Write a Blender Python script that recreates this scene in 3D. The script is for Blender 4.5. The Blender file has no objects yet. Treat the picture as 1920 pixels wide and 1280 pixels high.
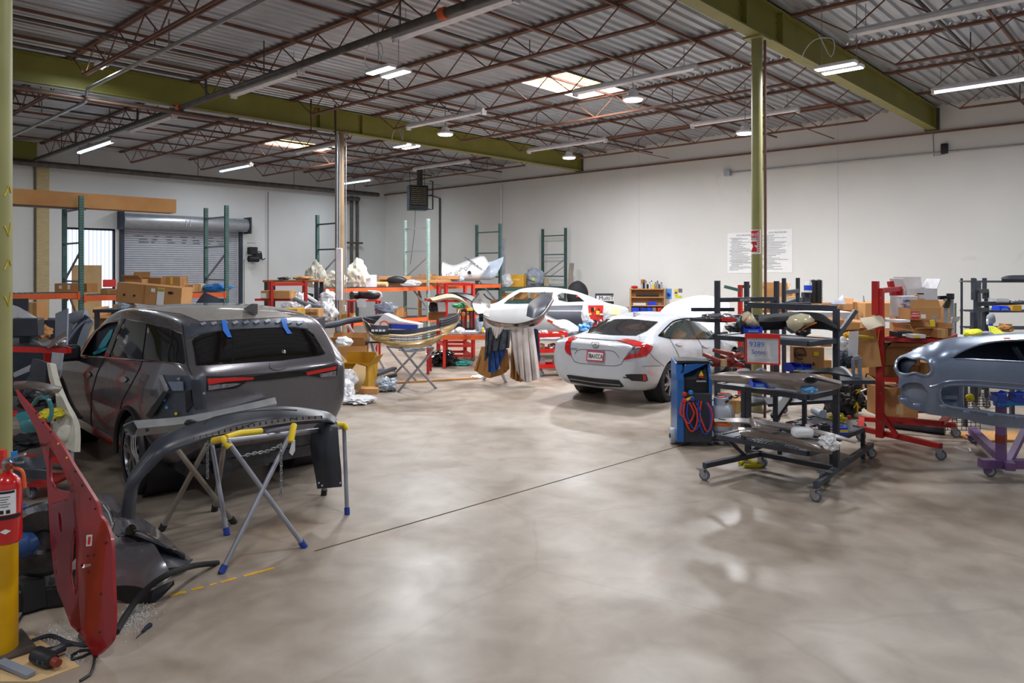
import bpy,bmesh,math,random
from mathutils import Vector,Matrix,noise
from mathutils.bvhtree import BVHTree
from mathutils.geometry import delaunay_2d_cdt
C=bpy.context.scene.collection
R=math.radians
random.seed(7)
# ---- camera model: the photographer's spot is the world origin, X runs along the roof beams, Y along the joists
FOC,EYE,CX,HY=1370.0,2.2,960.0,505.0
RT=Vector((0.6827,-0.7307,0));FW=Vector((0.7307,0.6827,0));CAMZ=math.atan2(RT.y,RT.x)
def P(x,y,Z):
    return RT*((x-CX)/FOC*Z)+FW*Z+Vector((0,0,EYE-(y-HY)/FOC*Z))
def F(x,y):
    p=P(x,y,EYE*FOC/(y-HY));p.z=0;return p
def Zf(y):return EYE*FOC/(y-HY)
def S(x,z,Z):
    p=P(x,HY,Z);p.z=z;return p
def PL(pts,Z=None):return [P(p[0],p[1],p[2] if len(p)>2 else Z) for p in pts]

PM={}
def mat4(loc=(0,0,0),rz=0.0,rot=None):
    m=Matrix.Translation(Vector(loc))
    return m @ (rot.to_4x4() if rot is not None else Matrix.Rotation(rz,4,'Z'))
def tag(o,label=None,cat=None,group=None,kind=None):
    if label:o['label']=label
    if cat:o['category']=cat
    if group:o['group']=group
    if kind:o['kind']=kind
    return o
def T(name,label,cat,loc=(0,0,0),rz=0.0,group=None):
    o=bpy.data.objects.new(name,None);C.objects.link(o)
    o.empty_display_size=0.1;o.location=Vector(loc);o.rotation_euler=(0,0,rz)
    PM[o.name]=mat4(loc,rz)
    return tag(o,label,cat,group)
def inv(o):return PM[o.name].inverted()
def dup(root,loc,rz,label=None,group=None):
    r=root.copy();C.objects.link(r);r.location=Vector(loc);r.rotation_euler=(0,0,rz)
    PM[r.name]=mat4(loc,rz)
    if label:r['label']=label
    if group:r['group']=group
    for ch in list(root.children):
        c=ch.copy();C.objects.link(c);c.parent=r
        for g in list(ch.children):
            d=g.copy();C.objects.link(d);d.parent=c
    return r

class MB:
    def __init__(s):s.v=[];s.f=[]
    def add(s,vs,fs):
        n=len(s.v);s.v+=[Vector(v) for v in vs];s.f+=[tuple(i+n for i in f) for f in fs];return s
    def box(s,c,d,m=None):
        x,y,z=d[0]/2,d[1]/2,d[2]/2;c=Vector(c)
        vs=[Vector((sx*x,sy*y,sz*z)) for sz in (-1,1) for sy in (-1,1) for sx in (-1,1)]
        if m is not None:vs=[m @ v for v in vs]
        return s.add([v+c for v in vs],[(0,2,3,1),(4,5,7,6),(0,1,5,4),(2,6,7,3),(0,4,6,2),(1,3,7,5)])
    def bar(s,a,b,w,h=None,up=(0,0,1)):
        a=Vector(a);b=Vector(b);h=h or w;d=(b-a).normalized();u=Vector(up)
        if abs(d.dot(u))>.98:u=Vector((1,0,0)) if abs(d.x)<.9 else Vector((0,1,0))
        r=d.cross(u).normalized()*w/2;u=r.cross(d).normalized()*h/2
        return s.add([a-r-u,a+r-u,a+r+u,a-r+u,b-r-u,b+r-u,b+r+u,b-r+u],
                     [(3,2,1,0),(4,5,6,7),(0,1,5,4),(1,2,6,5),(2,3,7,6),(3,0,4,7)])
    def tube(s,pts,r,n=8,closed=False,cap=True):
        pts=[Vector(p) for p in pts];m=len(pts);rs=r if isinstance(r,(list,tuple)) else [r]*m
        rows=[];prev=None
        for i,p in enumerate(pts):
            a=pts[(i-1) % m] if (i or closed) else p;b=pts[(i+1) % m] if (i<m-1 or closed) else p
            d=(b-a).normalized() if (b-a).length>1e-9 else Vector((0,0,1))
            if prev is None:
                u=Vector((0,0,1)) if abs(d.z)<.9 else Vector((1,0,0));prev=d.cross(u).normalized()
            prev=(prev -d*prev.dot(d));prev=prev.normalized() if prev.length>1e-6 else d.orthogonal().normalized()
            q=d.cross(prev)
            rows.append([p+(prev*math.cos(t)+q*math.sin(t))*rs[i] for t in [2*math.pi*k/n for k in range(n)]])
        k=len(s.v);s.v+=[v for row in rows for v in row]
        for i in range(m if closed else m-1):
            j=(i+1) % m
            for t in range(n):
                u=(t+1) % n;s.f.append((k+i*n+t,k+i*n+u,k+j*n+u,k+j*n+t))
        if cap and not closed:
            s.f.append(tuple(k+t for t in reversed(range(n))));s.f.append(tuple(k+(m-1)*n+t for t in range(n)))
        return s
    def lathe(s,prof,n=20,m=None,c=(0,0,0),cap=True):
        k=len(s.v);c=Vector(c)
        for (r,z) in prof:
            for t in range(n):
                a=2*math.pi*t/n;v=Vector((r*math.cos(a),r*math.sin(a),z))
                s.v.append((m @ v if m is not None else v)+c)
        for i in range(len(prof)-1):
            for t in range(n):
                u=(t+1) % n;s.f.append((k+i*n+t,k+i*n+u,k+(i+1)*n+u,k+(i+1)*n+t))
        if cap:s.f.append(tuple(k+t for t in reversed(range(n))));s.f.append(tuple(k+(len(prof)-1)*n+t for t in range(n)))
        return s
    def grid(s,rows):
        k=len(s.v);n=len(rows[0]);s.v+=[Vector(p) for r in rows for p in r]
        for i in range(len(rows)-1):
            for j in range(n-1):s.f.append((k+i*n+j,k+i*n+j+1,k+(i+1)*n+j+1,k+(i+1)*n+j))
        return s
    def prism(s,poly,off):
        n=len(poly);k=len(s.v);off=Vector(off);poly=[Vector(p) for p in poly]
        s.v+=poly+[p+off for p in poly]
        s.f.append(tuple(k+i for i in range(n)));s.f.append(tuple(k+n+i for i in reversed(range(n))))
        for i in range(n):
            j=(i+1) % n;s.f.append((k+j,k+i,k+n+i,k+n+j))
        return s
    def blob(s,c,d,sub=3,amp=.15,freq=2.0,seed=0,m=None,flat=None):
        bm=bmesh.new();bmesh.ops.create_icosphere(bm,subdivisions=sub,radius=1.0);off=Vector((seed*7.1,seed*3.3,seed*1.7))
        vs=[]
        for v in bm.verts:
            n=noise.noise(v.co*freq+off)+.5*noise.noise(v.co*freq*2.3+off)-.9*abs(noise.noise(v.co*freq*3.1+off))+.5*abs(noise.noise(v.co*freq*6.3+off))
            q=v.co*(1+amp*n);q=Vector((q.x*d[0]/2,q.y*d[1]/2,q.z*d[2]/2))
            if flat is not None:q.z=max(q.z,-d[2]/2*flat)
            vs.append((m @ q if m is not None else q)+Vector(c))
        fs=[tuple(v.index for v in f.verts) for f in bm.faces];bm.free()
        return s.add(vs,fs)
    def obj(s,name,m,parent=None,world=False,bev=0,thick=0,smooth=35,fix=True):
        vs=s.v
        if parent is not None and world:
            i=inv(parent) if parent.name in PM else Matrix();vs=[i @ v for v in vs]
        me=bpy.data.meshes.new(name);me.from_pydata([tuple(v) for v in vs],[],s.f)
        if fix:
            bm=bmesh.new();bm.from_mesh(me);bmesh.ops.recalc_face_normals(bm,faces=bm.faces);bm.to_mesh(me);bm.free()
        return link(name,me,m,parent,bev,thick,smooth,world)
def link(name,me,m,parent=None,bev=0,thick=0,smooth=35,world=False):
    me.update()
    if thick:
        cs,ns=[v.co.copy() for v in me.vertices],[Vector(n.vector) for n in me.vertex_normals];fs=[tuple(p.vertices) for p in me.polygons];k=len(cs);e=set()
        for f in fs:
            for i,j in zip(f,f[1:]+f[:1]):e.add((i,j))
        fs+=[tuple(i+k for i in reversed(f)) for f in fs]+[(j,i,i+k,j+k) for i,j in e if (j,i) not in e]
        nm=me.name;bpy.data.meshes.remove(me);me=bpy.data.meshes.new(nm);me.from_pydata([c+n*thick/2 for c,n in zip(cs,ns)]+[c-n*thick/2 for c,n in zip(cs,ns)],[],fs);me.update()
    if smooth:
        me.shade_smooth();me.set_sharp_from_angle(angle=R(smooth))
    if not me.materials:me.materials.append(M[m] if isinstance(m,str) else m)
    elif len(me.materials)>1:me.materials[0]=M[m]
    o=bpy.data.objects.new(name,me);C.objects.link(o)
    if parent is not None:
        o.parent=parent
        if world and parent.name in PM:PM[o.name]=PM[parent.name].copy()
        elif parent.name in PM:PM[o.name]=PM[parent.name].copy()
    if bev:
        b=o.modifiers.new('bevel','BEVEL');b.width=bev;b.segments=2;b.limit_method='ANGLE';b.angle_limit=R(40)
    return o
def recenter(o):
    vs=[v.co for v in o.data.vertices]
    c=Vector(((min(v.x for v in vs)+max(v.x for v in vs))/2,(min(v.y for v in vs)+max(v.y for v in vs))/2,min(v.z for v in vs)))
    o.data.transform(Matrix.Translation(-c));o.location=o.location+c;PM[o.name]=Matrix.Translation(o.location);return o
def one(mb,name,m,label,cat,group=None,**k):
    return tag(recenter(mb.obj(name,m,**k)),label,cat,group)

def cr(pts,n,closed=False):
    pts=[Vector(p) for p in pts];m=len(pts)
    if m==2:return [pts[0].lerp(pts[1],i/(n-1)) for i in range(n)]
    dense=[];seg=m if closed else m-1
    for i in range(seg):
        p0=pts[(i-1) % m] if (i or closed) else pts[0]*2-pts[1];p1=pts[i];p2=pts[(i+1) % m]
        p3=pts[(i+2) % m] if (i+2<m or closed) else pts[-1]*2-pts[-2]
        for k in range(16):
            t=k/16;dense.append(.5*((2*p1)+(p2-p0)*t+(2*p0-5*p1+4*p2-p3)*t*t+(3*p1-p0-3*p2+p3)*t**3))
    dense.append(pts[0].copy() if closed else pts[-1].copy())
    L=[0]
    for a,b in zip(dense,dense[1:]):L.append(L[-1]+(b-a).length)
    out=[];j=0;cnt=n if not closed else n+1
    for i in range(cnt):
        t=L[-1]*i/(cnt-1)
        while j<len(L)-2 and L[j+1]<t:j+=1
        q=(t-L[j])/max(1e-9,L[j+1]-L[j]);out.append(dense[j].lerp(dense[j+1],min(1,q)))
    return out[:n]
def skin(curves,n=24,k=4,smooth_across=True):
    cs=[cr(c,n) for c in curves]
    if len(cs)==2 or not smooth_across:
        rows=[]
        for a,b in zip(cs,cs[1:]):
            for i in range(k):rows.append([p.lerp(q,i/k) for p,q in zip(a,b)])
        rows.append(cs[-1])
    else:
        m=(len(cs)-1)*k+1;cols=[cr([c[i] for c in cs],m) for i in range(n)]
        rows=[[cols[i][j] for i in range(n)] for j in range(m)]
    return MB().grid(rows)
def fill(poly,step,holes=()):
    vs=[Vector(p) for p in poly];es=[(i,(i+1) % len(poly)) for i in range(len(poly))]
    def ins(p,pl):
        c=False;j=len(pl)-1
        for i in range(len(pl)):
            a,b=pl[i],pl[j]
            if (a[1]>p[1])!=(b[1]>p[1]) and p[0]<(b[0]-a[0])*(p[1]-a[1])/(b[1]-a[1])+a[0]:c=not c
            j=i
        return c
    d=[]
    def dens(pl):
        o=[]
        for a,b in zip(pl,list(pl[1:])+[pl[0]]):
            a=Vector(a);b=Vector(b);k=max(1,int((b-a).length/step))
            o+=[a.lerp(b,i/k) for i in range(k)]
        return o
    vs=dens(poly);n0=len(vs);es=[(i,(i+1) % n0) for i in range(n0)]
    hs=[]
    for h in holes:
        hd=dens(h);k=len(vs);es+=[(k+i,k+(i+1) % len(hd)) for i in range(len(hd))];vs+=hd;hs.append(h)
    xs=[p[0] for p in poly];ys=[p[1] for p in poly];x=min(xs)+step/2
    while x<max(xs):
        y=min(ys)+step/2
        while y<max(ys):
            if ins((x,y),poly) and not any(ins((x,y),h) for h in hs):vs.append(Vector((x,y)))
            y+=step
        x+=step
    r=delaunay_2d_cdt(vs,es,[],0,1e-5);V2,F2=r[0],r[2];out=[]
    for f in F2:
        c=sum((V2[i] for i in f),Vector((0,0)))/len(f)
        if ins(c,poly) and not any(ins(c,h) for h in hs):out.append(tuple(f))
    return V2,out
def spline2(pts,n):return [tuple(p)[:2] for p in cr([(a,b,0) for a,b in pts],n,True)]
def text_mesh(s,size,ext=.002,align='CENTER'):
    c=bpy.data.curves.new('t','FONT');c.body=s;c.size=size;c.extrude=ext;c.align_x=align;c.align_y='CENTER';c.resolution_u=2
    o=bpy.data.objects.new('t',c);C.objects.link(o);dg=bpy.context.evaluated_depsgraph_get()
    me=bpy.data.meshes.new_from_object(o.evaluated_get(dg));bpy.data.objects.remove(o);bpy.data.curves.remove(c);return me
def letters(name,s,size,m,origin,right,up,parent=None,ext=.002,sx=1.0,align='CENTER'):
    me=text_mesh(s,size,ext,align);r=Vector(right).normalized();u=Vector(up);u=(u-r*u.dot(r)).normalized();n=r.cross(u)
    mm=Matrix((r*sx,u,n)).transposed().to_4x4();mm.translation=Vector(origin)
    if parent is not None and parent.name in PM:mm=PM[parent.name].inverted() @ mm
    me.transform(mm);me.name=name
    return link(name,me,m,parent,smooth=0)
def evaluated(o):
    dg=bpy.context.evaluated_depsgraph_get();return bpy.data.meshes.new_from_object(o.evaluated_get(dg))
def boolcut(me,cutters):
    o=bpy.data.objects.new('t',me);C.objects.link(o);tmp=[o]
    for mb in cutters:
        c=bpy.data.objects.new('c',bpy.data.meshes.new('c'));c.data.from_pydata([tuple(v) for v in mb.v],[],mb.f)
        bm=bmesh.new();bm.from_mesh(c.data);bmesh.ops.recalc_face_normals(bm,faces=bm.faces);bm.to_mesh(c.data);bm.free()
        C.objects.link(c);tmp.append(c);b=o.modifiers.new('b','BOOLEAN');b.operation='DIFFERENCE';b.object=c;b.solver='EXACT'
    r=evaluated(o)
    for t in tmp:bpy.data.objects.remove(t)
    return r
def cone_cut(pix,Z0,Z1,im=None):
    n=len(pix);vs=[P(x,y,Z0) for x,y in pix]+[P(x,y,Z1) for x,y in pix]
    if im is not None:vs=[im @ v for v in vs]
    return MB().add(vs,[tuple(range(n)),tuple(reversed(range(n,2*n)))]+[((i+1) % n,i,n+i,n+(i+1) % n) for i in range(n)])
M={}
def lin(c):
    if isinstance(c,str):
        c=c.lstrip('#');c=[int(c[i:i+2],16)/255 for i in (0,2,4)]
    return tuple((x/12.92 if x<=.04045 else ((x+.055)/1.055)**2.4) for x in c)+(1,)
def mat(name,col,rough=.6,metal=0.,var=.12,scale=6.,coat=0.,col2=None,bump=0.,bscale=60.,spec=.5,trans=0.,alpha=1.,ior=1.45,rvar=.1,thr=None,coord='Object',stretch=None):
    m=bpy.data.materials.new(name);m.use_nodes=True;n=m.node_tree.nodes;l=m.node_tree.links;b=n['Principled BSDF']
    tc=n.new('ShaderNodeTexCoord');src=tc.outputs[coord]
    if stretch:
        mp=n.new('ShaderNodeMapping');mp.inputs['Scale'].default_value=stretch;l.new(src,mp.inputs[0]);src=mp.outputs[0]
    nz=n.new('ShaderNodeTexNoise');nz.inputs['Scale'].default_value=scale;nz.inputs['Detail'].default_value=5;l.new(src,nz.inputs['Vector'])
    rp=n.new('ShaderNodeValToRGB');c=lin(col)
    a,z=thr if thr else (.3,.7);rp.color_ramp.elements[0].position=a;rp.color_ramp.elements[1].position=z
    if col2 is not None:c0,c1=c,lin(col2)
    else:c0=tuple(x*(1-var) for x in c[:3])+(1,);c1=tuple(min(1,x*(1+var)) for x in c[:3])+(1,)
    rp.color_ramp.elements[0].color=c0;rp.color_ramp.elements[1].color=c1
    l.new(nz.outputs[0],rp.inputs[0]);l.new(rp.outputs[0],b.inputs['Base Color'])
    mr=n.new('ShaderNodeMapRange');mr.inputs[3].default_value=max(0.02,rough-rvar*rough);mr.inputs[4].default_value=min(1,rough+rvar*rough)
    l.new(nz.outputs[0],mr.inputs[0]);l.new(mr.outputs[0],b.inputs['Roughness'])
    b.inputs['Metallic'].default_value=metal;b.inputs['Coat Weight'].default_value=coat;b.inputs['Coat Roughness'].default_value=.06
    b.inputs['Specular IOR Level'].default_value=spec;b.inputs['IOR'].default_value=ior
    b.inputs['Transmission Weight'].default_value=trans;b.inputs['Alpha'].default_value=alpha
    if bump:
        n2=n.new('ShaderNodeTexNoise');n2.inputs['Scale'].default_value=bscale;n2.inputs['Detail'].default_value=3;l.new(src,n2.inputs['Vector'])
        bp=n.new('ShaderNodeBump');bp.inputs['Strength'].default_value=bump;bp.inputs['Distance'].default_value=.01
        l.new(n2.outputs[0],bp.inputs['Height']);l.new(bp.outputs[0],b.inputs['Normal'])
    M[name]=m;return m
def emis(name,col,st):
    m=bpy.data.materials.new(name);m.use_nodes=True;n=m.node_tree.nodes;l=m.node_tree.links;b=n['Principled BSDF']
    b.inputs['Base Color'].default_value=lin(col);b.inputs['Emission Color'].default_value=lin(col);b.inputs['Emission Strength'].default_value=st
    M[name]=m;return m
def floor_mat():
    m=bpy.data.materials.new('concrete');m.use_nodes=True;n=m.node_tree.nodes;l=m.node_tree.links;b=n['Principled BSDF']
    tc=n.new('ShaderNodeTexCoord');o=tc.outputs['Object']
    def nz(sc,det=6,dist=0.):
        t=n.new('ShaderNodeTexNoise');t.inputs['Scale'].default_value=sc;t.inputs['Detail'].default_value=det;t.inputs['Distortion'].default_value=dist;l.new(o,t.inputs['Vector']);return t.outputs[0]
    def ramp(f,els):
        r=n.new('ShaderNodeValToRGB');e=r.color_ramp.elements
        while len(e)<len(els):e.new(.5)
        for k,(p,c) in zip(e,els):k.position=p;k.color=lin(c)
        l.new(f,r.inputs[0]);return r.outputs[0]
    def mix(a,c,f,mode='MIX'):
        x=n.new('ShaderNodeMix');x.data_type='RGBA';x.blend_type=mode
        l.new(a,x.inputs[6]);l.new(c,x.inputs[7])
        if isinstance(f,float):x.inputs[0].default_value=f
        else:l.new(f,x.inputs[0])
        return x.outputs[2]
    base=ramp(nz(.35,8,.6),[(.3,'#8a7b6c'),(.5,'#a09284'),(.68,'#b3a89c')])
    fine=ramp(nz(3.2,8,.4),[(.3,'#75685b'),(.55,'#a3978a'),(.75,'#b9b0a6')])
    c=mix(base,fine,.42)
    stain=ramp(nz(.55,6,1.5),[(.60,'#000000'),(.78,'#ffffff')])
    rust=n.new('ShaderNodeRGB');rust.outputs[0].default_value=lin('#8f6f52')
    sc=n.new('ShaderNodeMath');sc.operation='MULTIPLY';sc.inputs[1].default_value=.75;l.new(stain,sc.inputs[0])
    c=mix(c,rust.outputs[0],sc.outputs[0])
    spk=ramp(nz(38,2),[(.72,'#000000'),(.80,'#ffffff')])
    dk=n.new('ShaderNodeRGB');dk.outputs[0].default_value=lin('#77695b')
    s2=n.new('ShaderNodeMath');s2.operation='MULTIPLY';s2.inputs[1].default_value=.35;l.new(spk,s2.inputs[0])
    c=mix(c,dk.outputs[0],s2.outputs[0])
    # hairline cracks
    vo=n.new('ShaderNodeTexVoronoi');vo.feature='DISTANCE_TO_EDGE';vo.inputs['Scale'].default_value=.23;
    nn=n.new('ShaderNodeTexNoise');nn.inputs['Scale'].default_value=1.5;l.new(o,nn.inputs['Vector'])
    ad=n.new('ShaderNodeMix');ad.data_type='VECTOR';ad.inputs[0].default_value=.12;l.new(o,ad.inputs[4]);l.new(nn.outputs[1],ad.inputs[5]);l.new(ad.outputs[1],vo.inputs['Vector'])
    ck=ramp(vo.outputs[0],[(0.,'#ffffff'),(.0012,'#000000')])
    s3=n.new('ShaderNodeMath');s3.operation='MULTIPLY';s3.inputs[1].default_value=.22;l.new(ck,s3.inputs[0])
    c=mix(c,dk.outputs[0],s3.outputs[0])
    l.new(c,b.inputs['Base Color'])
    mr=n.new('ShaderNodeMapRange');mr.inputs[1].default_value=.3;mr.inputs[2].default_value=.7;mr.inputs[3].default_value=.28;mr.inputs[4].default_value=.52;l.new(nz(.9,7,.5),mr.inputs[0]);l.new(mr.outputs[0],b.inputs['Roughness'])
    b.inputs['Specular IOR Level'].default_value=.45
    M['concrete']=m
def wall_mat(name,c1,c2,c3):
    m=mat(name,c1,.8,col2=c2,scale=.35,bump=.08,bscale=25,rvar=.05)
    n=m.node_tree.nodes;l=m.node_tree.links;b=n['Principled BSDF']
    t=n.new('ShaderNodeTexNoise');t.inputs['Scale'].default_value=1.1;t.inputs['Detail'].default_value=9;t.inputs['Distortion'].default_value=1.5
    tc=n.new('ShaderNodeTexCoord');l.new(tc.outputs['Object'],t.inputs['Vector'])
    r=n.new('ShaderNodeValToRGB');r.color_ramp.elements[0].position=.66;r.color_ramp.elements[1].position=.8
    r.color_ramp.elements[0].color=(0,0,0,1);r.color_ramp.elements[1].color=(.5,.5,.5,1);l.new(t.outputs[0],r.inputs[0])
    x=n.new('ShaderNodeMix');x.data_type='RGBA';old=b.inputs['Base Color'].links[0].from_socket
    l.new(r.outputs[0],x.inputs[0]);l.new(old,x.inputs[6]);x.inputs[7].default_value=lin(c3);l.new(x.outputs[2],b.inputs['Base Color'])
floor_mat()
wall_mat('wall_white','#dbdad7','#e6e5e2','#cfccc6')
wall_mat('wall_cool','#d6d6d8','#e4e4e5','#c2c2c4')
mat('deck','#a9adb3',.38,.55,col2='#c9ccd2',scale=2.5,rvar=.3,stretch=(.4,6,1))
mat('joist','#6b4a3e',.6,col2='#85604f',scale=4)
mat('olive','#85813a',.5,col2='#959046',scale=1.5)
mat('olive_column','#8c8a58',.45,col2='#a09e68',scale=2)
mat('brown_column','#7d6748',.5,col2='#94795a',scale=2)
mat('yellow_paint','#dca608',.42,col2='#f0b912',scale=5)
mat('pipe','#4a4542',.5,.3,col2='#66605b',scale=5)
mat('galv','#b9bcc0',.35,.75,scale=9)
mat('zinc','#a0a3a8',.32,.85,scale=14)
mat('chrome','#d9dadd',.1,1.,var=.03)
mat('fixture_white','#e3e3e8',.45)
emis('tube_light','#d8f4ff',7);emis('led','#ffffff',14);emis('tube_blue','#e6e9ff',7);emis('sky_glow','#fff6e6',6);emis('window_glow','#dff0ff',3.2)
mat('skylight_mesh','#d9a15e',.5)
mat('cardboard','#b98550',.85,col2='#c79461',scale=3,bump=.05,bscale=40)
mat('cardboard_light','#cba878',.85,col2='#d8b98c',scale=3)
mat('cardboard_dark','#96683a',.85,col2='#a87847',scale=3)
mat('cardboard_gold','#b88a1f',.8,col2='#c79a30',scale=3)
mat('cardboard_inside','#a98a62',.9)
mat('box_white','#d3d3d8',.7);mat('paper','#f1f1f2',.7,var=.04);mat('paper_brown','#9a6a37',.8,col2='#b07f47',scale=5,bump=.4,bscale=9)
mat('tape','#cfa86c',.3);mat('ink','#26242a',.7);mat('ink_blue','#2456b8',.6);mat('ink_grey','#6d6f78',.8);mat('blue_stripe','#2440b0',.5);mat('orange_stripe','#e2622f',.5)
mat('rack_green','#49706a',.5,col2='#5d857e',scale=7);mat('rack_pale','#93aca6',.5,col2='#a8bfb9',scale=7);mat('rack_dark','#31504d',.5,col2='#426460',scale=7)
mat('rack_orange','#dd5a26',.45,col2='#ea6a31',scale=4);mat('brace','#9a9ba6',.45,.3)
mat('cart_red','#a51f1c',.4,col2='#bd2c26',scale=5);mat('red_light','#d8322c',.4);mat('tool_red','#d4261f',.35);mat('cart_grey','#3a3e47',.45,.3,col2='#4c505a',scale=5);mat('cart_edge','#5b606b',.45,.3)
mat('black_plastic','#1b1c1f',.42,col2='#2a2b2f',scale=5);mat('black_gloss','#0a0a0c',.08,coat=.6);mat('rubber','#1f1f21',.8,col2='#303032',scale=8);mat('tyre','#232325',.75,col2='#39393b',scale=4);mat('grey_plastic','#5c6068',.45,col2='#6d717a',scale=4);mat('dark_plastic','#2f323a',.4,col2='#3f424b',scale=4)
mat('slate_plastic','#2c3039',.38,col2='#3d414b',scale=3,rvar=.3)
mat('suv_paint','#6b686d',.27,.45,coat=1.,var=.05);mat('suv_dusty','#8d8781',.55,.2,col2='#9f9a94',scale=22,coat=.2)
mat('suv_inner','#4b505b',.4,.4,col2='#5c626e',scale=6)
mat('white_paint','#c3c7cf',.28,coat=1.,var=.02);mat('primer_white','#bcbec0',.55,var=.05);mat('primer_cream','#d8c894',.6,col2='#e2d6ac',scale=4);mat('primer_dark','#3b3e49',.4,col2='#4a4d59',scale=3)
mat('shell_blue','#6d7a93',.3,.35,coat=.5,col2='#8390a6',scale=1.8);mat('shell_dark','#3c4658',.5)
mat('tan_paint','#b99c68',.4,.15,coat=.4,var=.06);mat('red_paint','#6e1520',.32,.3,coat=.6,col2='#83202c',scale=2);mat('red_bright','#8e161b',.33,coat=.4)
mat('silver_paint','#b9b4b1',.35,.5,coat=.5);mat('mauve_paint','#7a706d',.33,.4,coat=.6,col2='#8a807c',scale=2);mat('pale_body','#c9c4b4',.5,col2='#dcd8cc',scale=5)
mat('lamp_red','#c8141a',.12,coat=1.,spec=.6,var=.15);mat('lamp_dark_red','#7d0f18',.12,coat=1.);mat('lamp_clear','#a7a4ac',.12,.4,coat=1.,col2='#5b5660',scale=40);mat('lamp_yellowed','#cbbd94',.18,.0,coat=1.,col2='#e0d6b8',scale=12);mat('amber','#d57a2c',.25)
mat('glass_dark','#0b0d10',.04,spec=.7,coat=1.,var=.02);mat('glass_green','#3e4a49',.05,spec=.6,coat=1.,alpha=.55);mat('glass_tint','#16181b',.05,spec=.6,coat=1.)
mat('teal','#2fa3b5',.4,col2='#49bccb',scale=3);mat('teal_film','#3d8790',.2,alpha=.8,coat=.3);mat('film','#d6d8dd',.25,alpha=.62,coat=.4,bump=.5,bscale=14);mat('bag_white','#dfe0e4',.4,col2='#eff0f2',scale=6,bump=.35,bscale=10,coat=.3);mat('bag_cream','#dcd7c8',.45,col2='#e9e5d8',scale=5,bump=.4,bscale=8);mat('bag_blue','#aebbcb',.35,coat=.4,bump=.4,bscale=12)
mat('blue_tape','#1c6fd8',.55);mat('bin_blue','#2145d6',.35);mat('machine_blue','#1d5fa5',.35,coat=.3);mat('clamp_blue','#1c3a9c',.35,coat=.3);mat('azure','#2f82d2',.4);mat('purple','#6a4d80',.45,col2='#7d5a86',scale=3);mat('hose_red','#d6402f',.45);mat('hose_blue','#2d46a4',.45);mat('yellow','#e8c51e',.5,col2='#f0d23a',scale=5);mat('yellow_cloth','#ddd02a',.7,col2='#b8ae20',scale=9,bump=.3,bscale=12);mat('hivis','#dfe02a',.7,col2='#c2c41c',scale=8)
mat('cyl_grey','#a2a9b4',.45,col2='#b2b8c2',scale=6);mat('orange_label','#dd6426',.55);mat('steel_dark','#3b3c40',.4,.7,col2='#55565a',scale=10,bump=.3,bscale=25);mat('engine','#26282a',.5,.5,col2='#4a4c4e',scale=14,bump=.8,bscale=30)
mat('wood','#c08a52',.6,col2='#d09b62',scale=3,stretch=(1,12,12));mat('wood_grey','#7b7168',.8,col2='#8f857b',scale=4);mat('brick','#b5a078',.8,col2='#c8b48c',scale=4,stretch=(1,1,6))
mat('denim','#1e3a6e',.85,col2='#2c4f8c',scale=9,bump=.3,bscale=30);mat('fleece','#2b2e36',.95,col2='#4a4e57',scale=14,bump=.6,bscale=40);mat('cloth_grey','#b9aca8',.8,col2='#cfc6c2',scale=4,bump=.3,bscale=12);mat('navy','#1c2740',.8)
mat('seat_grey','#7c8391',.55,col2='#8b92a0',scale=4);mat('seat_dark','#333b49',.6);mat('door_grey','#b3b5c0',.5,.15,var=.06);mat('coil_grey','#a9acb5',.35,.55)
mat('red_plastic','#cf2720',.35);mat('extinguisher','#c81a1c',.25,coat=.8);mat('copper_red','#8c3d31',.45,.2);mat('glass_bits','#dfe6ea',.15,coat=.5);mat('black_cloth','#232427',.75,bump=.3,bscale=14);mat('beige_board','#b5a88f',.7);mat('gun_blue','#274c86',.4);mat('lcd_blue','#5f9bd8',.5)
mat('green','#1d8a54',.5);mat('mint','#46b3a6',.5);mat('nitrile','#5b9fd0',.5);mat('bottle_clear','#d7dadf',.15,alpha=.6,coat=.5);mat('line_yellow','#c89a2c',.7,col2='#d9aa38',scale=20);mat('joint','#5b5046',.9);mat('scuff','#6a6258',.7)
mat('bumper_brown','#3a3230',.3,.2,coat=.6,col2='#483e3b',scale=2)
sc=bpy.context.scene
cam=bpy.data.objects.new('camera',bpy.data.cameras.new('camera'));C.objects.link(cam);sc.camera=cam
cam.location=(0,0,EYE);cam.rotation_euler=(R(90),0,CAMZ);cam.data.sensor_width=36;cam.data.lens=FOC/1920*36
cam.data.shift_y=-(640-HY)/1920;cam.data.clip_end=200
sc.view_settings.view_transform='Standard';sc.view_settings.look='None';sc.view_settings.gamma=1;sc.view_settings.use_curve_mapping=False
sc.view_settings.exposure=-1.12
w=bpy.data.worlds.new('sky');sc.world=w;w.use_nodes=True
w.node_tree.nodes['Background'].inputs[0].default_value=(.86,.92,1,1);w.node_tree.nodes['Background'].inputs[1].default_value=.75
def struct(o,name=None):o['kind']='structure';return o
WX,WY,DECK,H=21.2,28.0,6.40,5.80
X0,Y0=-9.0,-9.0
fm=MB();fm.box(((X0+WX)/2,(Y0+WY)/2,-.1),(WX-X0+.4,WY-Y0+.4,.2));struct(fm.obj('floor','concrete',smooth=0))
struct(MB().box((WX+.1,(Y0+WY)/2,3.3),(.2,WY-Y0+.4,6.6)).obj('wall_right','wall_white',smooth=0))
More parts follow.
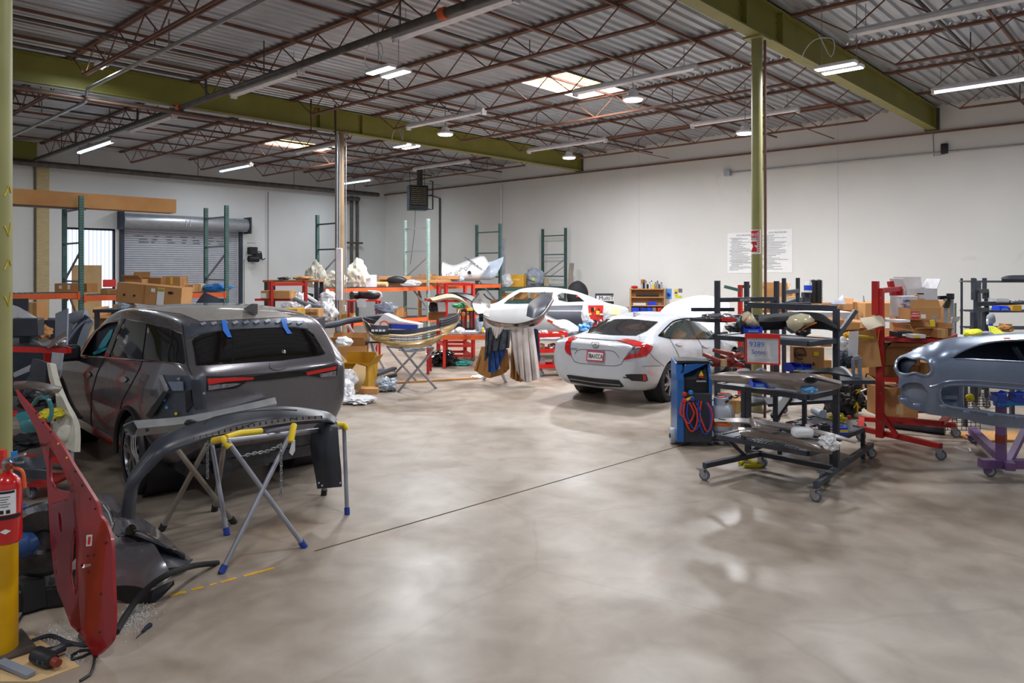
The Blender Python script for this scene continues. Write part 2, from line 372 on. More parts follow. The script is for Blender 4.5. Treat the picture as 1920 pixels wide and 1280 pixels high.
# left wall with the openings of the barred window and the roller door
def wall_left_mesh(wins):
    mb=MB();xs=sorted({X0,WX+.2}|{v for w_ in wins for v in w_[:2]})
    for a,b in zip(xs,xs[1:]):
        zs=[(w_[2],w_[3]) for w_ in wins if w_[0]<=a and b<=w_[1]];z=0
        for (p,q) in sorted(zs)+[(6.6,6.6)]:
            if p>z:mb.box(((a+b)/2,WY+.1,(z+p)/2),(b-a,.2,p-z))
            z=q
    return mb
DX0,DX1,DZ1=9.62,13.9,3.75
WI=(7.75,9.3,.25,3.6)
struct(wall_left_mesh([WI,(DX0,DX1,0,DZ1)]).obj('wall_left','wall_cool',smooth=0))
# corrugated deck with skylight openings
SKY=[(12.05,14.3,9.75,11.05),(12.05,14.3,21.5,22.8)]
dk=MB();pit=.21
def ribs(x0,x1,y0,y1):
    n=int(round((y1-y0)/pit));n=max(n,1);p=(y1-y0)/n;prof=[]
    for i in range(n):
        y=y0+i*p;prof+=[(y,.045),(y+p*.30,.045),(y+p*.42,0),(y+p*.88,0)]
    prof.append((y1,.045));dk.grid([[(x,y,DECK+z) for y,z in prof] for x in (x0,x1)])
ribs(X0,12.05,Y0,WY);ribs(14.3,WX,Y0,WY);ys=[Y0]+[v for s_ in SKY for v in s_[2:]]+[WY]
for a,b in zip(ys[::2],ys[1::2]):ribs(12.05,14.3,a,b)
struct(dk.obj('ceiling','deck',smooth=0,thick=.004))
for i,(a,b,c,d) in enumerate(SKY):
    o=struct(MB().box(((a+b)/2,(c+d)/2,DECK+.32),(b-a,d-c,.02)).obj('window_%d' % (i+3),'sky_glow',smooth=0))
    k=MB()
    for q in ((a,(c+d)/2,.02,d-c),(b,(c+d)/2,.02,d-c)):k.box((q[0],q[1],DECK+.16),(q[2],q[3],.34))
    for q in (c,d):k.box(((a+b)/2,q,DECK+.16),(b-a,.02,.34))
    k.obj('skylight_curb','fixture_white',o,smooth=0)
    k=MB()
    for j in range(1,9):k.bar((a+(b-a)*j/9,c,DECK+.05),(a+(b-a)*j/9,d,DECK+.05),.02)
    for j in range(1,6):k.bar((a,c+(d-c)*j/6,DECK+.06),(b,c+(d-c)*j/6,DECK+.06),.02)
    k.obj('safety_mesh','skylight_mesh',o,smooth=0)
# primary beams
def ibeam(y,x0,x1,z0,z1,m,fw=.22):
    mb=MB();L=(x1-x0);c=(x0+x1)/2
    mb.box((c,y,z0+.012),(L,fw,.024));mb.box((c,y,z1-.012),(L,fw,.024));mb.box((c,y,(z0+z1)/2),(L,.016,z1-z0-.04))
    return mb
for (y,lab) in ((16.42,'long olive steel beam running above the storage racks to the far wall'),(4.95,'olive steel beam crossing the upper right corner over the white column sign')):
    t=T('roof_beam',lab,'beam',(6,y,H))
    ibeam(y,X0,WX-.02,H,6.36,'olive').obj('beam_web','olive',t,world=True,smooth=0)
    for x in (10.3,11.6,1.3,WX-.06):
        b=MB();b.box((x,y-.02,(H+6.36)/2),(.02,.16,.5))
        for k in range(5):
            for s_ in (-1,1):b.box((x-.05,y+s_*.02,H+.08+k*.1),(.03,.02,.03))
        b.obj('splice_plate','olive',t,world=True,smooth=0)
    b=MB();b.box((WX-.03,y,H+.26),(.05,.34,.56));b.obj('end_plate','pipe',t,world=True,smooth=0)
t=T('roof_beam','dim olive steel beam high at the far left edge above the roller door wall','beam',(2,27.6,H));ibeam(27.45,X0,6.8,H-.15,6.3,'olive').obj('beam_web','olive',t,world=True,smooth=0)
# open web joists every eight feet
def joist(x,y0,y1):
    mb=MB();zt,zb=6.37,5.90
    for s_ in (-.028,.028):
        mb.bar((x+s_,y0,zt),(x+s_,y1,zt),.045,.05)
        mb.bar((x+s_,y0+1.0,zb),(x+s_,y1-1.0,zb),.035,.04)
    n=int(round((y1-y0-2.0)/1.15));p=(y1-y0-2.0)/n
    up=[y0+.35]+[y0+1.0+p*(i+.5) for i in range(n)]+[y1-.35];dn=[y0+1.0+p*i for i in range(n+1)]
    for i in range(n+1):
        mb.tube([(x,up[i],zt-.03),(x,dn[i],zb)],.013,5);mb.tube([(x,dn[i],zb),(x,up[i+1],zt-.03)],.013,5)
    return mb
for k in range(-3,8):
    x=4.6+2.45*k-.0
    if x>WX:continue
    for (a,b) in ((-6.5,4.95),(4.95,16.42),(16.42,WY-.05)):
        if k<-1 and a<0:continue
        struct(joist(x,a,b).obj('roof_joist','joist',smooth=30))
br=[]
for y in (-4,-1.5,.6,2.4,6.6,8.3,10.1,11.9,13.6,15.2,18.0,20.2,22.4,24.6,26.6):
    struct(MB().bar((X0,y,6.33),(WX-.05,y,6.33),.04,.05).obj('bridging_bar','joist',smooth=0))
for y in (1.6,7.4,12.7,20.6,24.0):
    struct(MB().bar((X0,y,5.87),(WX-.05,y,5.87),.05,.012).obj('bridging_bar','joist',smooth=0))
# wall joints, tie rails and floor joint
jm=MB()
for y in (20.43,13.87,7.31,.75):jm.box((WX-.006,y,3.2),(.012,.025,6.4))
struct(jm.obj('trim_1','wall_cool',smooth=0))
struct(MB().bar((WX-.06,-2,5.72),(WX-.06,WY,5.72),.05).obj('trim_2','joist',smooth=0))
a,b=F(590,1033),F(1260,840);d=(b-a).normalized()
struct(MB().bar(a+Vector((0,0,-.002)),b+d*3+Vector((0,0,-.002)),.012,.01).obj('trim_3','joint',smooth=0))
# round columns
def column(loc,r,m,name,lab,z0=0,z1=H):
    t=T(name,lab,'column',loc)
    MB().lathe([(r,z0),(r,z1-.03)],28).obj('shaft',m,t)
    MB().box((0,0,z1-.015),(.36,.3,.03)).obj('cap_plate',m,t,smooth=0)
    MB().box((0,0,.01),(.34,.34,.02)).obj('base_plate','pipe',t,smooth=0)
    return t
COL1,COL2=Vector((10.94,16.42,0)),Vector((10.913,4.979,0))
c1=column(COL1,.12,'brown_column','steel_column','brown steel column behind the dark car with white downpipe strapped to it')
c2=column(COL2,.083,'olive_column','steel_column','olive steel column with a red striped fire sign in front of the right wall')
# ---- cars: a lofted body, hollowed and cut, with lamps, glass and seams laid on its surface
EYEP=Vector((0,0,EYE))
def zoomed(x0,y0,s):return lambda*p:[(x0+a/s,y0+b/s) for a,b in p]
def cage_body(st,crease=(),level=3,thick=.03,inner=True):
    n=len(st[0][1]);vs=[];fs=[];cre=[]
    for y,pts in st:
        for x,z in pts:vs.append((x,y,z))
        for x,z in reversed(pts[1:-1]):vs.append((-x,y,z))
    L=2*n-2;k=len(st)
    for i in range(k-1):
        for j in range(L):fs.append((i*L+j,i*L+(j+1) % L,(i+1)*L+(j+1) % L,(i+1)*L+j))
    for b in (0,(k-1)*L):
        for i in range(n-1):
            r0,r1=b+i,b+i+1;l0,l1=(b+(L-i) % L),b+L-i-1
            f=[r0,r1,l1,l0] if i not in (0,n-2) else ([r0,r1,l1] if i==0 else [r0,r1,l0])
            fs.append(tuple(f))
    me=bpy.data.meshes.new('cage');me.from_pydata(vs,[],fs)
    bm=bmesh.new();bm.from_mesh(me);bmesh.ops.recalc_face_normals(bm,faces=bm.faces)
    lay=bm.edges.layers.float.get('crease_edge') or bm.edges.layers.float.new('crease_edge')
    for e in bm.edges:
        a,b=(v.index for v in e.verts)
        ra,rb=(min(v % L,L-v % L) for v in (a,b));
        if ra==rb and ra in dict(crease) and a//L!=b//L:e[lay]=dict(crease)[ra]
    bm.to_mesh(me);bm.free()
    for k_ in ('suv_paint','seat_dark'):me.materials.append(M[k_])
    o=bpy.data.objects.new('t',me);C.objects.link(o)
    s=o.modifiers.new('s','SUBSURF');s.levels=level;s.render_levels=level
    full=evaluated(o)
    bm=bmesh.new();bm.from_mesh(full);bvh=BVHTree.FromBMesh(bm);bm.free()
    if thick:
        d=o.modifiers.new('d','SOLIDIFY');d.thickness=thick;d.offset=-1;d.material_offset=1 if inner else 0
        full=evaluated(o)
    bpy.data.objects.remove(o)
    return full,bvh
def traced(name,pix,bvh,m,root,off=.004,step=5,thick=.003,parent=None):
    im=inv(root);o=im @ EYEP;V2,F2=fill(pix,step);vs=[];miss=[];ts=[]
    for i,v in enumerate(V2):
        d=((im @ P(v[0],v[1],1.0))-o).normalized();h=bvh.ray_cast(o,d)
        if h[0] is None:vs.append(None);miss.append((i,d))
        else:
            n=h[1] if h[1].dot(d)<0 else -h[1];ts.append(h[3]);vs.append(h[0]+n*off)
    ta=sum(ts)/max(1,len(ts)) if ts else 8
    for i,d in miss:
        h=bvh.find_nearest(o+d*ta);n=h[1] if h[1].dot(d)<0 else -h[1];vs[i]=h[0]+n*off
    mb=MB().add(vs,F2)
    return mb.obj(name,m,parent or root,thick=thick,smooth=50)
def along(pix,bvh,root,d):
    im=inv(root);o=im @ EYEP;r=[]
    for q in pix:
        v=((im @ P(q[0],q[1],1.0))-o).normalized();h=bvh.ray_cast(o,v);r.append([o,v,h[3] if h[0] is not None else None])
    ok=[x[2] for x in r if x[2]];return [x[0]+x[1]*((x[2] or max(ok))+d) for x in r]
def zlin(x,xa,za,xb,zb):return 1/(1/za+(1/zb-1/za)*(x-xa)/(xb-xa))
def tilt_cut(pix,xa,a0,a1,xb,b0,b1,im):
    n=len(pix);vs=[im @ P(x,y,zlin(x,xa,a0,xb,b0)) for x,y in pix]+[im @ P(x,y,zlin(x,xa,a1,xb,b1)) for x,y in pix]
    return MB().add(vs,[tuple(range(n)),tuple(reversed(range(n,2*n)))]+[((i+1) % n,i,n+i,n+(i+1) % n) for i in range(n)])
def inner(name,pix,root,dd,m,th=.02):
    return MB().prism([P(x,y,zlin(x,150,9.2,222,8.35)+dd) for x,y in pix],FW*th).obj(name,m,root,world=True,bev=.004)
def band(pts,w,closed=False):
    l,r=[],[];n=len(pts)
    for i,p in enumerate(pts):
        a=Vector(pts[max(0,i-1)]);b=Vector(pts[min(n-1,i+1)]);d=(b-a).normalized();q=Vector((-d.y,d.x))*w/2;p=Vector(p)
        l.append(tuple(p+q));r.append(tuple(p-q))
    return l+r[::-1]
def sline(pts,n=14):return [(v.x,v.y) for v in cr([(a,b,0) for a,b in pts],n)]
def wheel(root,x,y,z,r,w,side,rim='zinc',spokes=5,rr=.66,twin=True,name='wheel'):
    t=bpy.data.objects.new(name,None);C.objects.link(t);t.parent=root;t.location=(x,y,z);t.empty_display_size=.1
    mx=Matrix.Rotation(R(90)*side,3,'Y');q=rr*r
    ty=MB().lathe([(q,-w/2),(r*.93,-w/2+.005),(r*.985,-w/2+.03),(r,-w/4),(r,-.012),(r*.985,-.01),(r*.985,.01),(r,.012),(r,w/4),(r*.985,w/2-.03),(r*.93,w/2-.005),(q,w/2)],40,mx,cap=False);ty.obj('tyre','tyre',t)
    rm=MB().lathe([(q,-w/2),(q*.98,w/2-.01),(q*.93,w/2-.012),(q*.9,w/2-.05),(q*.88,-w/2+.05)],40,mx,cap=False);rm.obj('rim',rim,t)
    MB().lathe([(q*.9,w/2-.11),(.01,w/2-.11)],30,mx).obj('brake_disc','steel_dark',t)
    sp=MB();sp.lathe([(.07,w/2-.05),(.065,w/2-.012),(.03,w/2-.006)],16,mx)
    for k in range(spokes):
        for s_ in ((-1,1) if twin else (0,)):
            a=2*math.pi*k/spokes;b=a+s_*.2
            sp.bar(mx @ Vector((.05*math.cos(a),.05*math.sin(a),w/2-.025)),mx @ Vector((q*.94*math.cos(b),q*.94*math.sin(b),w/2-.02)),.035 if twin else .05,.03,up=mx @ Vector((0,0,1)))
    sp.obj('spoke_set',rim,t);return t
def arch(y,z,r,x0,x1,n=28):
    mb=MB();mb.lathe([(r,x0),(r,x1)],n,Matrix.Rotation(R(90),3,'Y'),(0,y,z));return mb
def sec(zb,zsh,zbelt,zr,zt,wl,wsh,wb,wr):
    return [(0,zb),(wl*.85,zb),(wl,zb+.09),(wsh,zb+.09+(zsh-zb-.09)*.5),(wsh,zsh),(wb,zbelt),(wb+(wr-wb)*.55,zbelt+(zr-zbelt)*.6),(wr,zr),(wr*.6,zr+(zt-zr)*.75),(0,zt)]
# ------------------------------------------------------------------ dark grey SUV
suv=T('suv','dark grey SUV with rear bumper removed and two blue tape strips on its back window','car',(3.65,7.58,0),R(-3.4))
st=[(-1.14,sec(.62,.95,1.14,1.19,1.21,.58,.70,.70,.60)),(-1.10,sec(.56,1.0,1.22,1.29,1.31,.66,.78,.78,.66)),
      (-.95,sec(.46,1.05,1.31,1.44,1.47,.72,.83,.83,.68)),(-.76,sec(.38,1.06,1.34,1.61,1.67,.80,.92,.87,.70)),
      (-.60,sec(.32,1.07,1.34,1.70,1.76,.88,.97,.90,.71)),(0,sec(.27,1.08,1.32,1.755,1.81,.92,.985,.91,.74)),
      (.9,sec(.25,1.05,1.28,1.775,1.825,.92,.985,.91,.745)),(1.6,sec(.25,1.03,1.22,1.72,1.775,.92,.985,.91,.71)),
      (1.95,sec(.25,1.02,1.19,1.60,1.67,.92,.98,.90,.70)),(2.35,sec(.25,1.0,1.16,1.39,1.45,.92,.98,.90,.74)),(2.75,sec(.25,.98,1.11,1.18,1.23,.92,.98,.89,.76)),
      (3.2,sec(.25,.93,1.06,1.12,1.16,.9,.97,.88,.68)),(3.7,sec(.28,.82,.96,1.02,1.05,.8,.88,.78,.55)),(3.92,sec(.34,.72,.82,.88,.9,.55,.62,.55,.4))]
me,sv=cage_body(st,{5:.35,7:.3,4:.2}.items())
z1=zoomed(80,560,3.37);z2=zoomed(200,540,4.0)
fw_=z1((246,354),(285,285),(335,210),(400,158),(478,142),(468,190),(430,290),(398,367))
cut=[tilt_cut(fw_,150,8.3,9.2,222,7.3,8.35,inv(suv))]
for y in (0,2.9):
    for s_ in (-1,1):cut.append(arch(y,.38,.45,s_*.55 if s_>0 else -1.2,1.2 if s_>0 else -.55))
me=boolcut(me,cut);me.name='body';link('body',me,'suv_paint',suv,smooth=40)
for y in (0,2.9):
    for s_ in (-1,1):
        wheel(suv,s_*.84,y,.38,.385,.25,s_,'zinc',5,.7)
        a=[Vector((s_*.975,y+.46*math.cos(t),.38+.46*math.sin(t))) for t in [R(-8+196*i/20) for i in range(21)]]
        MB().tube(a,.028,6).obj('arch_moulding','black_plastic',suv)
        MB().lathe([(.44,0),(.44,.34),(.02,.345)],24,Matrix.Rotation(R(-90)*s_,3,'Y'),(s_*.93,y,.38),cap=False).obj('wheel_well','black_plastic',suv)
traced('door_glass',z1((432,366),(470,262),(527,132),(662,158),(632,384)),sv,'glass_tint',suv,.009)
traced('quarter_glass',z1((640,383),(672,162),(800,190),(878,226),(903,400),(885,415),(780,398)),sv,'glass_tint',suv,.009)
MB().tube(along(sline(z1((236,356),(400,370),(640,391),(770,400),(903,418)),30),sv,suv,-.004),.010,6).obj('chrome_strip','chrome',suv)
MB().tube(along(sline(z1((236,346),(300,240),(370,176),(440,142),(510,127),(700,165),(874,218)),40),sv,suv,-.003),.009,6).obj('chrome_strip','chrome',suv)
traced('pillar_trim',z1((398,368),(432,285),(470,190),(508,128),(527,130),(470,262),(432,367)),sv,'black_gloss',suv,.018)
traced('rear_glass',z2((642,402),(655,380),(705,352),(900,320),(1200,303),(1400,301),(1500,314),(1550,352),(1636,494),(1590,506),(1300,542),(760,576),(672,579),(658,480)),sv,'glass_dark',suv,.009,4)
lb=traced('light_bar',z2((745,665),(1110,655),(1490,615),(1730,570),(1725,652),(1600,668),(1500,655),(1200,690),(1050,700),(980,745),(750,770)),sv,'black_gloss',suv,.008)
for p in (((750,680),(1000,668),(1100,668),(1095,685),(900,700),(760,722)),((1490,630),(1720,585),(1712,610),(1500,652))):traced('red_lens',z2(*p),sv,'red_plastic',suv,.014,parent=lb)
for p in (((757,727),(960,712),(1000,715),(930,740),(760,765)),((1590,645),(1715,620),(1715,658),(1600,668))):traced('clear_lens',z2(*p),sv,'lamp_clear',suv,.014,parent=lb)
seam='black_plastic'
traced('tailgate_seam',band(z2((568,265),(612,590),(642,660)),1.3),sv,seam,suv)
traced('tailgate_seam',band(z2((640,662),(900,662),(1200,640),(1500,610),(1728,560)),1.3),sv,seam,suv,.003)
traced('tailgate_seam',band(sline(z2((1222,560),(1225,600),(1280,618),(1340,600)),12),.8),sv,seam,suv)
traced('door_seam',band(z1((632,388),(610,450),(560,540),(505,640),(490,700)),1.0),sv,seam,suv)
traced('door_seam',band(z1((392,372),(345,470),(308,600),(305,760),(318,850)),1.0),sv,seam,suv)
for q in ((285,478),(515,508)):
    h=traced('door_handle',spline2(z1((q[0]-26,q[1]),(q[0],q[1]-20),(q[0]+26,q[1]+2),(q[0],q[1]+22)),12),sv,'chrome',suv,.012,3)
traced('inner_panel',z2((405,650),(560,655),(745,662),(745,930),(350,990),(300,960),(345,880),(470,775)),sv,'suv_inner',suv,.006)
for p,m_,o_ in ((((485,700),(590,698),(595,765),(520,765)),'shell_blue',.03),(((330,950),(455,770),(490,780),(370,965)),'black_plastic',.04),(((640,690),(700,690),(720,900),(660,900)),'dark_plastic',.02),
                  (((405,655),(430,650),(480,760),(465,775)),'brace',.02),(((600,770),(640,760),(650,880),(610,930)),'black_plastic',.015)):
    traced('bracket',z2(*p),sv,m_,suv,o_,thick=.012)
for c in ((540,935),(450,835),(425,860),(470,890),(725,785),(560,678)):traced('clip',spline2(z2((c[0]-12,c[1]),(c[0],c[1]-12),(c[0]+12,c[1]),(c[0],c[1]+12)),8),sv,'yellow' if c[0] in (540,) else 'lcd_blue' if c[0]<500 else 'brace',suv,.03)
traced('tailgate_header',z2((575,285),(640,262),(1000,240),(1480,248),(1510,305),(1400,292),(900,312),(690,343),(640,370),(605,380)),sv,'suv_inner',suv,.004)
for i in range(10):
    x=700+i*80;y=272-i*3 if i<6 else 250+(i-6)*4
    traced('clip',z2((x,y),(x+35,y-14),(x+50,y+2),(x+15,y+16)),sv,'brace',suv,.012)
for p in (((860,255),(892,250),(907,310),(935,378),(905,379),(870,330)),((1300,238),(1346,238),(1350,300),(1385,350),(1350,353),(1318,300))):
    o=traced('blue_tape_strip',z2(*p),sv,'blue_tape',suv,.02,3,.001)
traced('dusty_roof',z2((300,160),(520,140),(800,130),(1100,138),(1250,160),(1400,215),(1000,235),(700,250),(560,195)),sv,'suv_dusty',suv,.003,6,.002)
MB().prism([(0,-.62,1.74),(0,-.36,1.79),(0,-.56,1.85),(0,-.63,1.855)],(.05,0,0)).obj('antenna_fin','suv_paint',suv,bev=.008)
MB().lathe([(.03,0),(.028,.03),(.012,.05)],14,Matrix.Rotation(R(80),3,'X'),(.13,-1.0,1.38)).obj('wiper_nub','chrome',suv)
ub=MB();ub.box((0,-.98,.52),(1.3,.12,.16));ub.box((-.55,-1.08,.52),(.12,.14,.12));ub.box((.55,-1.08,.52),(.12,.14,.12));ub.box((0,-.6,.36),(1.5,.7,.12));ub.obj('rear_crossmember','steel_dark',suv,bev=.01)
MB().tube([(-.45,-1.0,.36),(-.45,-.4,.36),(-.2,0,.34)],.1,10).obj('exhaust_box','steel_dark',suv)
mr=MB().box((-1.06,2.02,1.22),(.24,.14,.19));mr.obj('mirror','black_plastic',suv,bev=.04)
MB().bar((-1.0,2.05,1.15),(-.86,2.1,1.12),.06,.05).obj('mirror_arm','black_plastic',suv)
inner('cabin_shade',fw_,suv,.005,'seat_dark')  # dark sheet added behind the open window, stands for the shaded cabin
for pg in (((345,318),(372,268),(425,196),(446,190),(430,240),(398,300),(370,316)),((312,340),(350,322),(405,306),(402,322),(360,346),(322,356))):inner('airbag',z1(*pg),suv,-.06,'teal',.05)
MB().blob((-.4,1.1,1.0),(.5,.5,.9),3,.05,1,5).obj('front_seat','seat_dark',suv)
MB().box((-.92,1.5,.37),(.02,2.1,.09)).obj('sill_sticker','chrome',suv)
# ------------------------------------------------------------------ white sedan
sed=T('sedan','white four door sedan with its hood raised and red wraparound tail lamps','car',(10.62,7.24,0),R(-86.2))
def sec2(zb,zsh,zbelt,zr,zt,wl,wsh,wb,wr):return sec(zb,zsh,zbelt,zr,zt,wl,wsh,wb,wr)
st=[(-1.06,sec2(.42,.72,.93,.97,.99,.52,.62,.58,.48)),(-1.02,sec2(.30,.74,.97,1.01,1.02,.68,.80,.76,.62)),(-.86,sec2(.24,.78,1.0,1.04,1.045,.78,.885,.82,.66)),
      (-.56,sec2(.2,.80,.99,1.06,1.075,.82,.90,.83,.66)),(-.25,sec2(.2,.80,.97,1.13,1.18,.84,.905,.82,.62)),(.2,sec2(.2,.79,.96,1.29,1.37,.84,.90,.82,.57)),
      (.55,sec2(.2,.79,.95,1.36,1.425,.84,.90,.81,.56)),(1.05,sec2(.2,.78,.94,1.385,1.44,.84,.90,.81,.56)),(1.5,sec2(.2,.77,.93,1.33,1.39,.84,.90,.81,.57)),
      (2.0,sec2(.2,.75,.9,1.12,1.18,.84,.90,.80,.62)),(2.35,sec2(.2,.74,.87,.95,.985,.84,.895,.8,.68)),(3.0,sec2(.2,.68,.8,.85,.87,.8,.86,.76,.6)),(3.45,sec2(.22,.55,.66,.7,.72,.6,.68,.6,.45)),(3.6,sec2(.3,.48,.55,.6,.62,.4,.45,.4,.3))]
me,cv=cage_body(st,{5:.4,7:.25,4:.3}.items())
z3=zoomed(1030,540,4.923)
rg=z3((350,404),(400,355),(535,294),(760,294),(990,318),(895,393),(800,434),(560,428))
sg1=z3((1045,440),(1090,378),(1150,322),(1225,295),(1255,295),(1345,462),(1110,457))
sg2=z3((1295,305),(1380,325),(1450,375),(1498,425),(1515,463),(1368,464))
im=inv(sed)
cut=[cone_cut(rg,9.5,13.55,im),tilt_cut(sg1,1242,11.4,13.0,1305,12.2,13.9,im),tilt_cut(sg2,1290,12.3,13.7,1340,12.8,14.6,im)]
for y in (0,2.7):
    for s_ in (-1,1):cut.append(arch(y,.33,.37,.5 if s_>0 else -1.1,1.1 if s_>0 else -.5))
me=boolcut(me,cut);me.name='body';link('body',me,'white_paint',sed,smooth=40)
for y in (0,2.7):
    for s_ in (-1,1):
        wheel(sed,s_*.77,y,.325,.325,.22,s_,'zinc',5,.7)
        MB().lathe([(.365,0),(.365,.3),(.02,.305)],24,Matrix.Rotation(R(-90)*s_,3,'Y'),(s_*.85,y,.33),cap=False).obj('wheel_well','black_plastic',sed)
traced('rear_glass',z3((334,411),(405,352),(530,289),(760,289),(1004,314),(900,396),(800,440),(560,433)),cv,'glass_tint',sed,.009,4)
traced('door_glass',sg1,cv,'glass_green',sed,.005,4);traced('door_glass',sg2,cv,'glass_green',sed,.005,4)
wt=sline(z3((1006,440),(1040,405),(1090,352),(1150,305),(1260,282),(1330,287),(1400,306),(1480,365),(1530,462)),26)
traced('window_trim',band(wt,2.4),cv,'black_gloss',sed,.006);traced('window_trim',band(z3((1006,440),(1110,464),(1350,469),(1530,469)),1.6),cv,'black_gloss',sed,.006)
traced('pillar_trim',z3((1230,290),(1295,300),(1370,466),(1345,466)),cv,'black_gloss',sed,.004);traced('pillar_trim',z3((1010,440),(1060,400),(1050,448)),cv,'black_gloss',sed,.004);traced('pillar_trim',z3((1110,350),(1122,345),(1118,460),(1106,458)),cv,'black_gloss',sed,.004)
tl=traced('tail_lamp',z3((615,485),(720,475),(790,487),(952,540),(937,580),(890,627),(680,662),(740,612),(815,600),(832,560),(740,520)),cv,'lamp_red',sed,.012,3,.008)
traced('clear_lens',z3((778,538),(832,560),(815,604),(690,655),(735,590)),cv,'lamp_clear',sed,.010,3,.008,parent=tl)
tl=traced('tail_lamp',z3((147,560),(152,510),(180,465),(215,448),(263,462),(215,483),(188,530),(203,622),(160,595)),cv,'lamp_red',sed,.012,3,.008)
traced('spoiler_lip',z3((265,462),(330,448),(480,452),(640,480),(700,492),(480,478),(330,466)),cv,'white_paint',sed,.012,3,.01)
for p,w_ in ((((205,470),(193,540),(205,630),(240,682),(330,697),(625,716),(690,655)),1.0),(((830,440),(838,470),(832,490)),.7),(((905,560),(960,640),(1060,720)),.6),
              (((1112,466),(1190,620),(1228,760)),.9),(((1368,468),(1408,540),(1414,640)),.9),(((860,720),(1030,715)),.5)):
    traced('panel_seam',band(sline(z3(*p),14),w_),cv,'ink_grey',sed,.003)
traced('plate_recess',band(sline(z3((235,605),(278,566),(430,572),(590,582),(645,645)),14),1.0),cv,'ink_grey',sed,.003)
M['plate_pink']=mat('plate_pink','#c0506f',.4);vd=along([z3((430,628))[0]],cv,sed,0)[0];vd=(vd-im @ EYEP).normalized()
def plate(pix,off,m,par=None):
    q_=along(pix,cv,sed,0);c_=sum(q_,Vector())/4;e1=(q_[1]-q_[0]+q_[2]-q_[3])/4;e2=(q_[3]-q_[0]+q_[2]-q_[1])/4;n_=e1.cross(e2).normalized();n_=n_ if n_.dot(vd)<0 else -n_;c_=c_+n_*off
    return MB().prism([c_-e1-e2,c_+e1-e2,c_+e1+e2,c_-e1+e2],-n_*.012).obj('licence_plate' if par is None else 'plate_face',m,par or sed,smooth=0)
pl=plate(z3((352,570),(513,583),(504,684),(347,671)),.022,'plate_pink');plate(z3((366,588),(503,599),(495,668),(360,656)),.026,'paper',pl)
def face_letters(name,s,size,m,px,root,bvh,px2,pxu,off=.006,sx=1.0,parent=None):
    im_=inv(root);o_=im_ @ EYEP
    def hit(q):
        d=((im_ @ P(q[0],q[1],1.0))-o_).normalized();h=bvh.ray_cast(o_,d)
        return (h[0],h[1] if h[1].dot(d)<0 else -h[1]) if h[0] is not None else (None,None)
    a,n=hit(px);b,_=hit(px2)
    if a is None or b is None:return None
    r=(b-a).normalized();u=n.cross(r).normalized()
    mm=PM[root.name];r3=mm.to_3x3()
    return letters(name,s,size,m,mm @ (a+n*off),r3 @ r,r3 @ u,parent or root,.002,sx)
face_letters('plate_number','3BA1CCA',.105,'ink',z3((432,628))[0],sed,cv,z3((470,631))[0],None,.032,.62,pl)
lg=traced('emblem',spline2(z3((396,502),(455,503),(458,530),(440,551),(410,549),(398,525)),20),cv,'chrome',sed,.008,3)
traced('emblem_ground',spline2(z3((403,508),(449,509),(451,529),(436,545),(414,543),(405,524)),20),cv,'white_paint',sed,.012,3,parent=lg)
face_letters('emblem_letter','H',.085,'chrome',z3((427,526))[0],sed,cv,z3((450,528))[0],None,.016,1.0,lg)
face_letters('model_letters','CIVIC',.05,'ink_grey',z3((228,561))[0],sed,cv,z3((250,563))[0],None,.008,1.1)
traced('diffuser',z3((162,800),(180,798),(420,830),(645,848),(690,905),(660,912),(450,902),(200,862)),cv,'black_plastic',sed,.01,4)
traced('diffuser_chrome',band(z3((195,832),(430,868),(660,890)),1.6),cv,'zinc',sed,.02)
vt=traced('corner_vent',z3((700,797),(760,793),(893,794),(910,848),(888,862),(760,852),(720,825)),cv,'black_plastic',sed,.006,4)
traced('reflector',z3((855,798),(880,796),(888,846),(862,850)),cv,'red_plastic',sed,.014,4,parent=vt);traced('vent_blade',z3((680,818),(760,825),(760,833),(690,828)),cv,'black_plastic',sed,.014,4,parent=vt)
for c in ((1195,525),(1440,540)):traced('door_handle',spline2(z3((c[0]-38,c[1]-8),(c[0],c[1]-22),(c[0]+38,c[1]-6),(c[0],c[1]+12)),14),cv,'white_paint',sed,.02,3,.015)
MB().prism([(0,.28,1.36),(0,.52,1.40),(0,.33,1.45),(0,.28,1.455)],(.05,0,0)).obj('antenna_fin','white_paint',sed,bev=.01)
for x in (-.38,.38):
    MB().blob((x,.75,.85),(.5,.35,.9),3,.03,1,2).obj('rear_seat' if False else 'front_seat','seat_dark',sed);MB().blob((x,.62,1.18),(.28,.14,.2),3,.02,1,2).obj('headrest','seat_dark',sed)
MB().blob((0,-.1,.8),(1.3,.5,.5),3,.03,1,4).obj('rear_bench','seat_dark',sed)
MB().box((0,1.95,.8),(1.4,.4,.25)).obj('dashboard','seat_dark',sed,bev=.05)
MB().bar((.78,2.0,.93),(1.0,1.96,.98),.22,.14).obj('mirror','black_plastic',sed,bev=.03)
hd=[[(-.74+1.48*i/10,2.3+j*.1,0) for i in range(11)] for j in range(12)]
hood=MB();rows=[]
for j in range(14):
    u=j/13;row=[]
    for i in range(15):
        v=-1+2*i/14;wdt=.74-.16*u**3;s_=1.08*u*(1-.10*v*v*u)
        row.append((wdt*v,2.35+s_*math.cos(R(38))+.09*math.sin(math.pi*u)*-.4,.99+s_*math.sin(R(38))+.10*math.sin(math.pi*u)-.07*v*v))
    rows.append(row)
hood.grid(rows);hood.obj('hood','white_paint',sed,thick=.02)
MB().tube([(.6,3.2,.84),(.45,3.05,1.4)],.012,6).obj('hood_prop','zinc',sed)
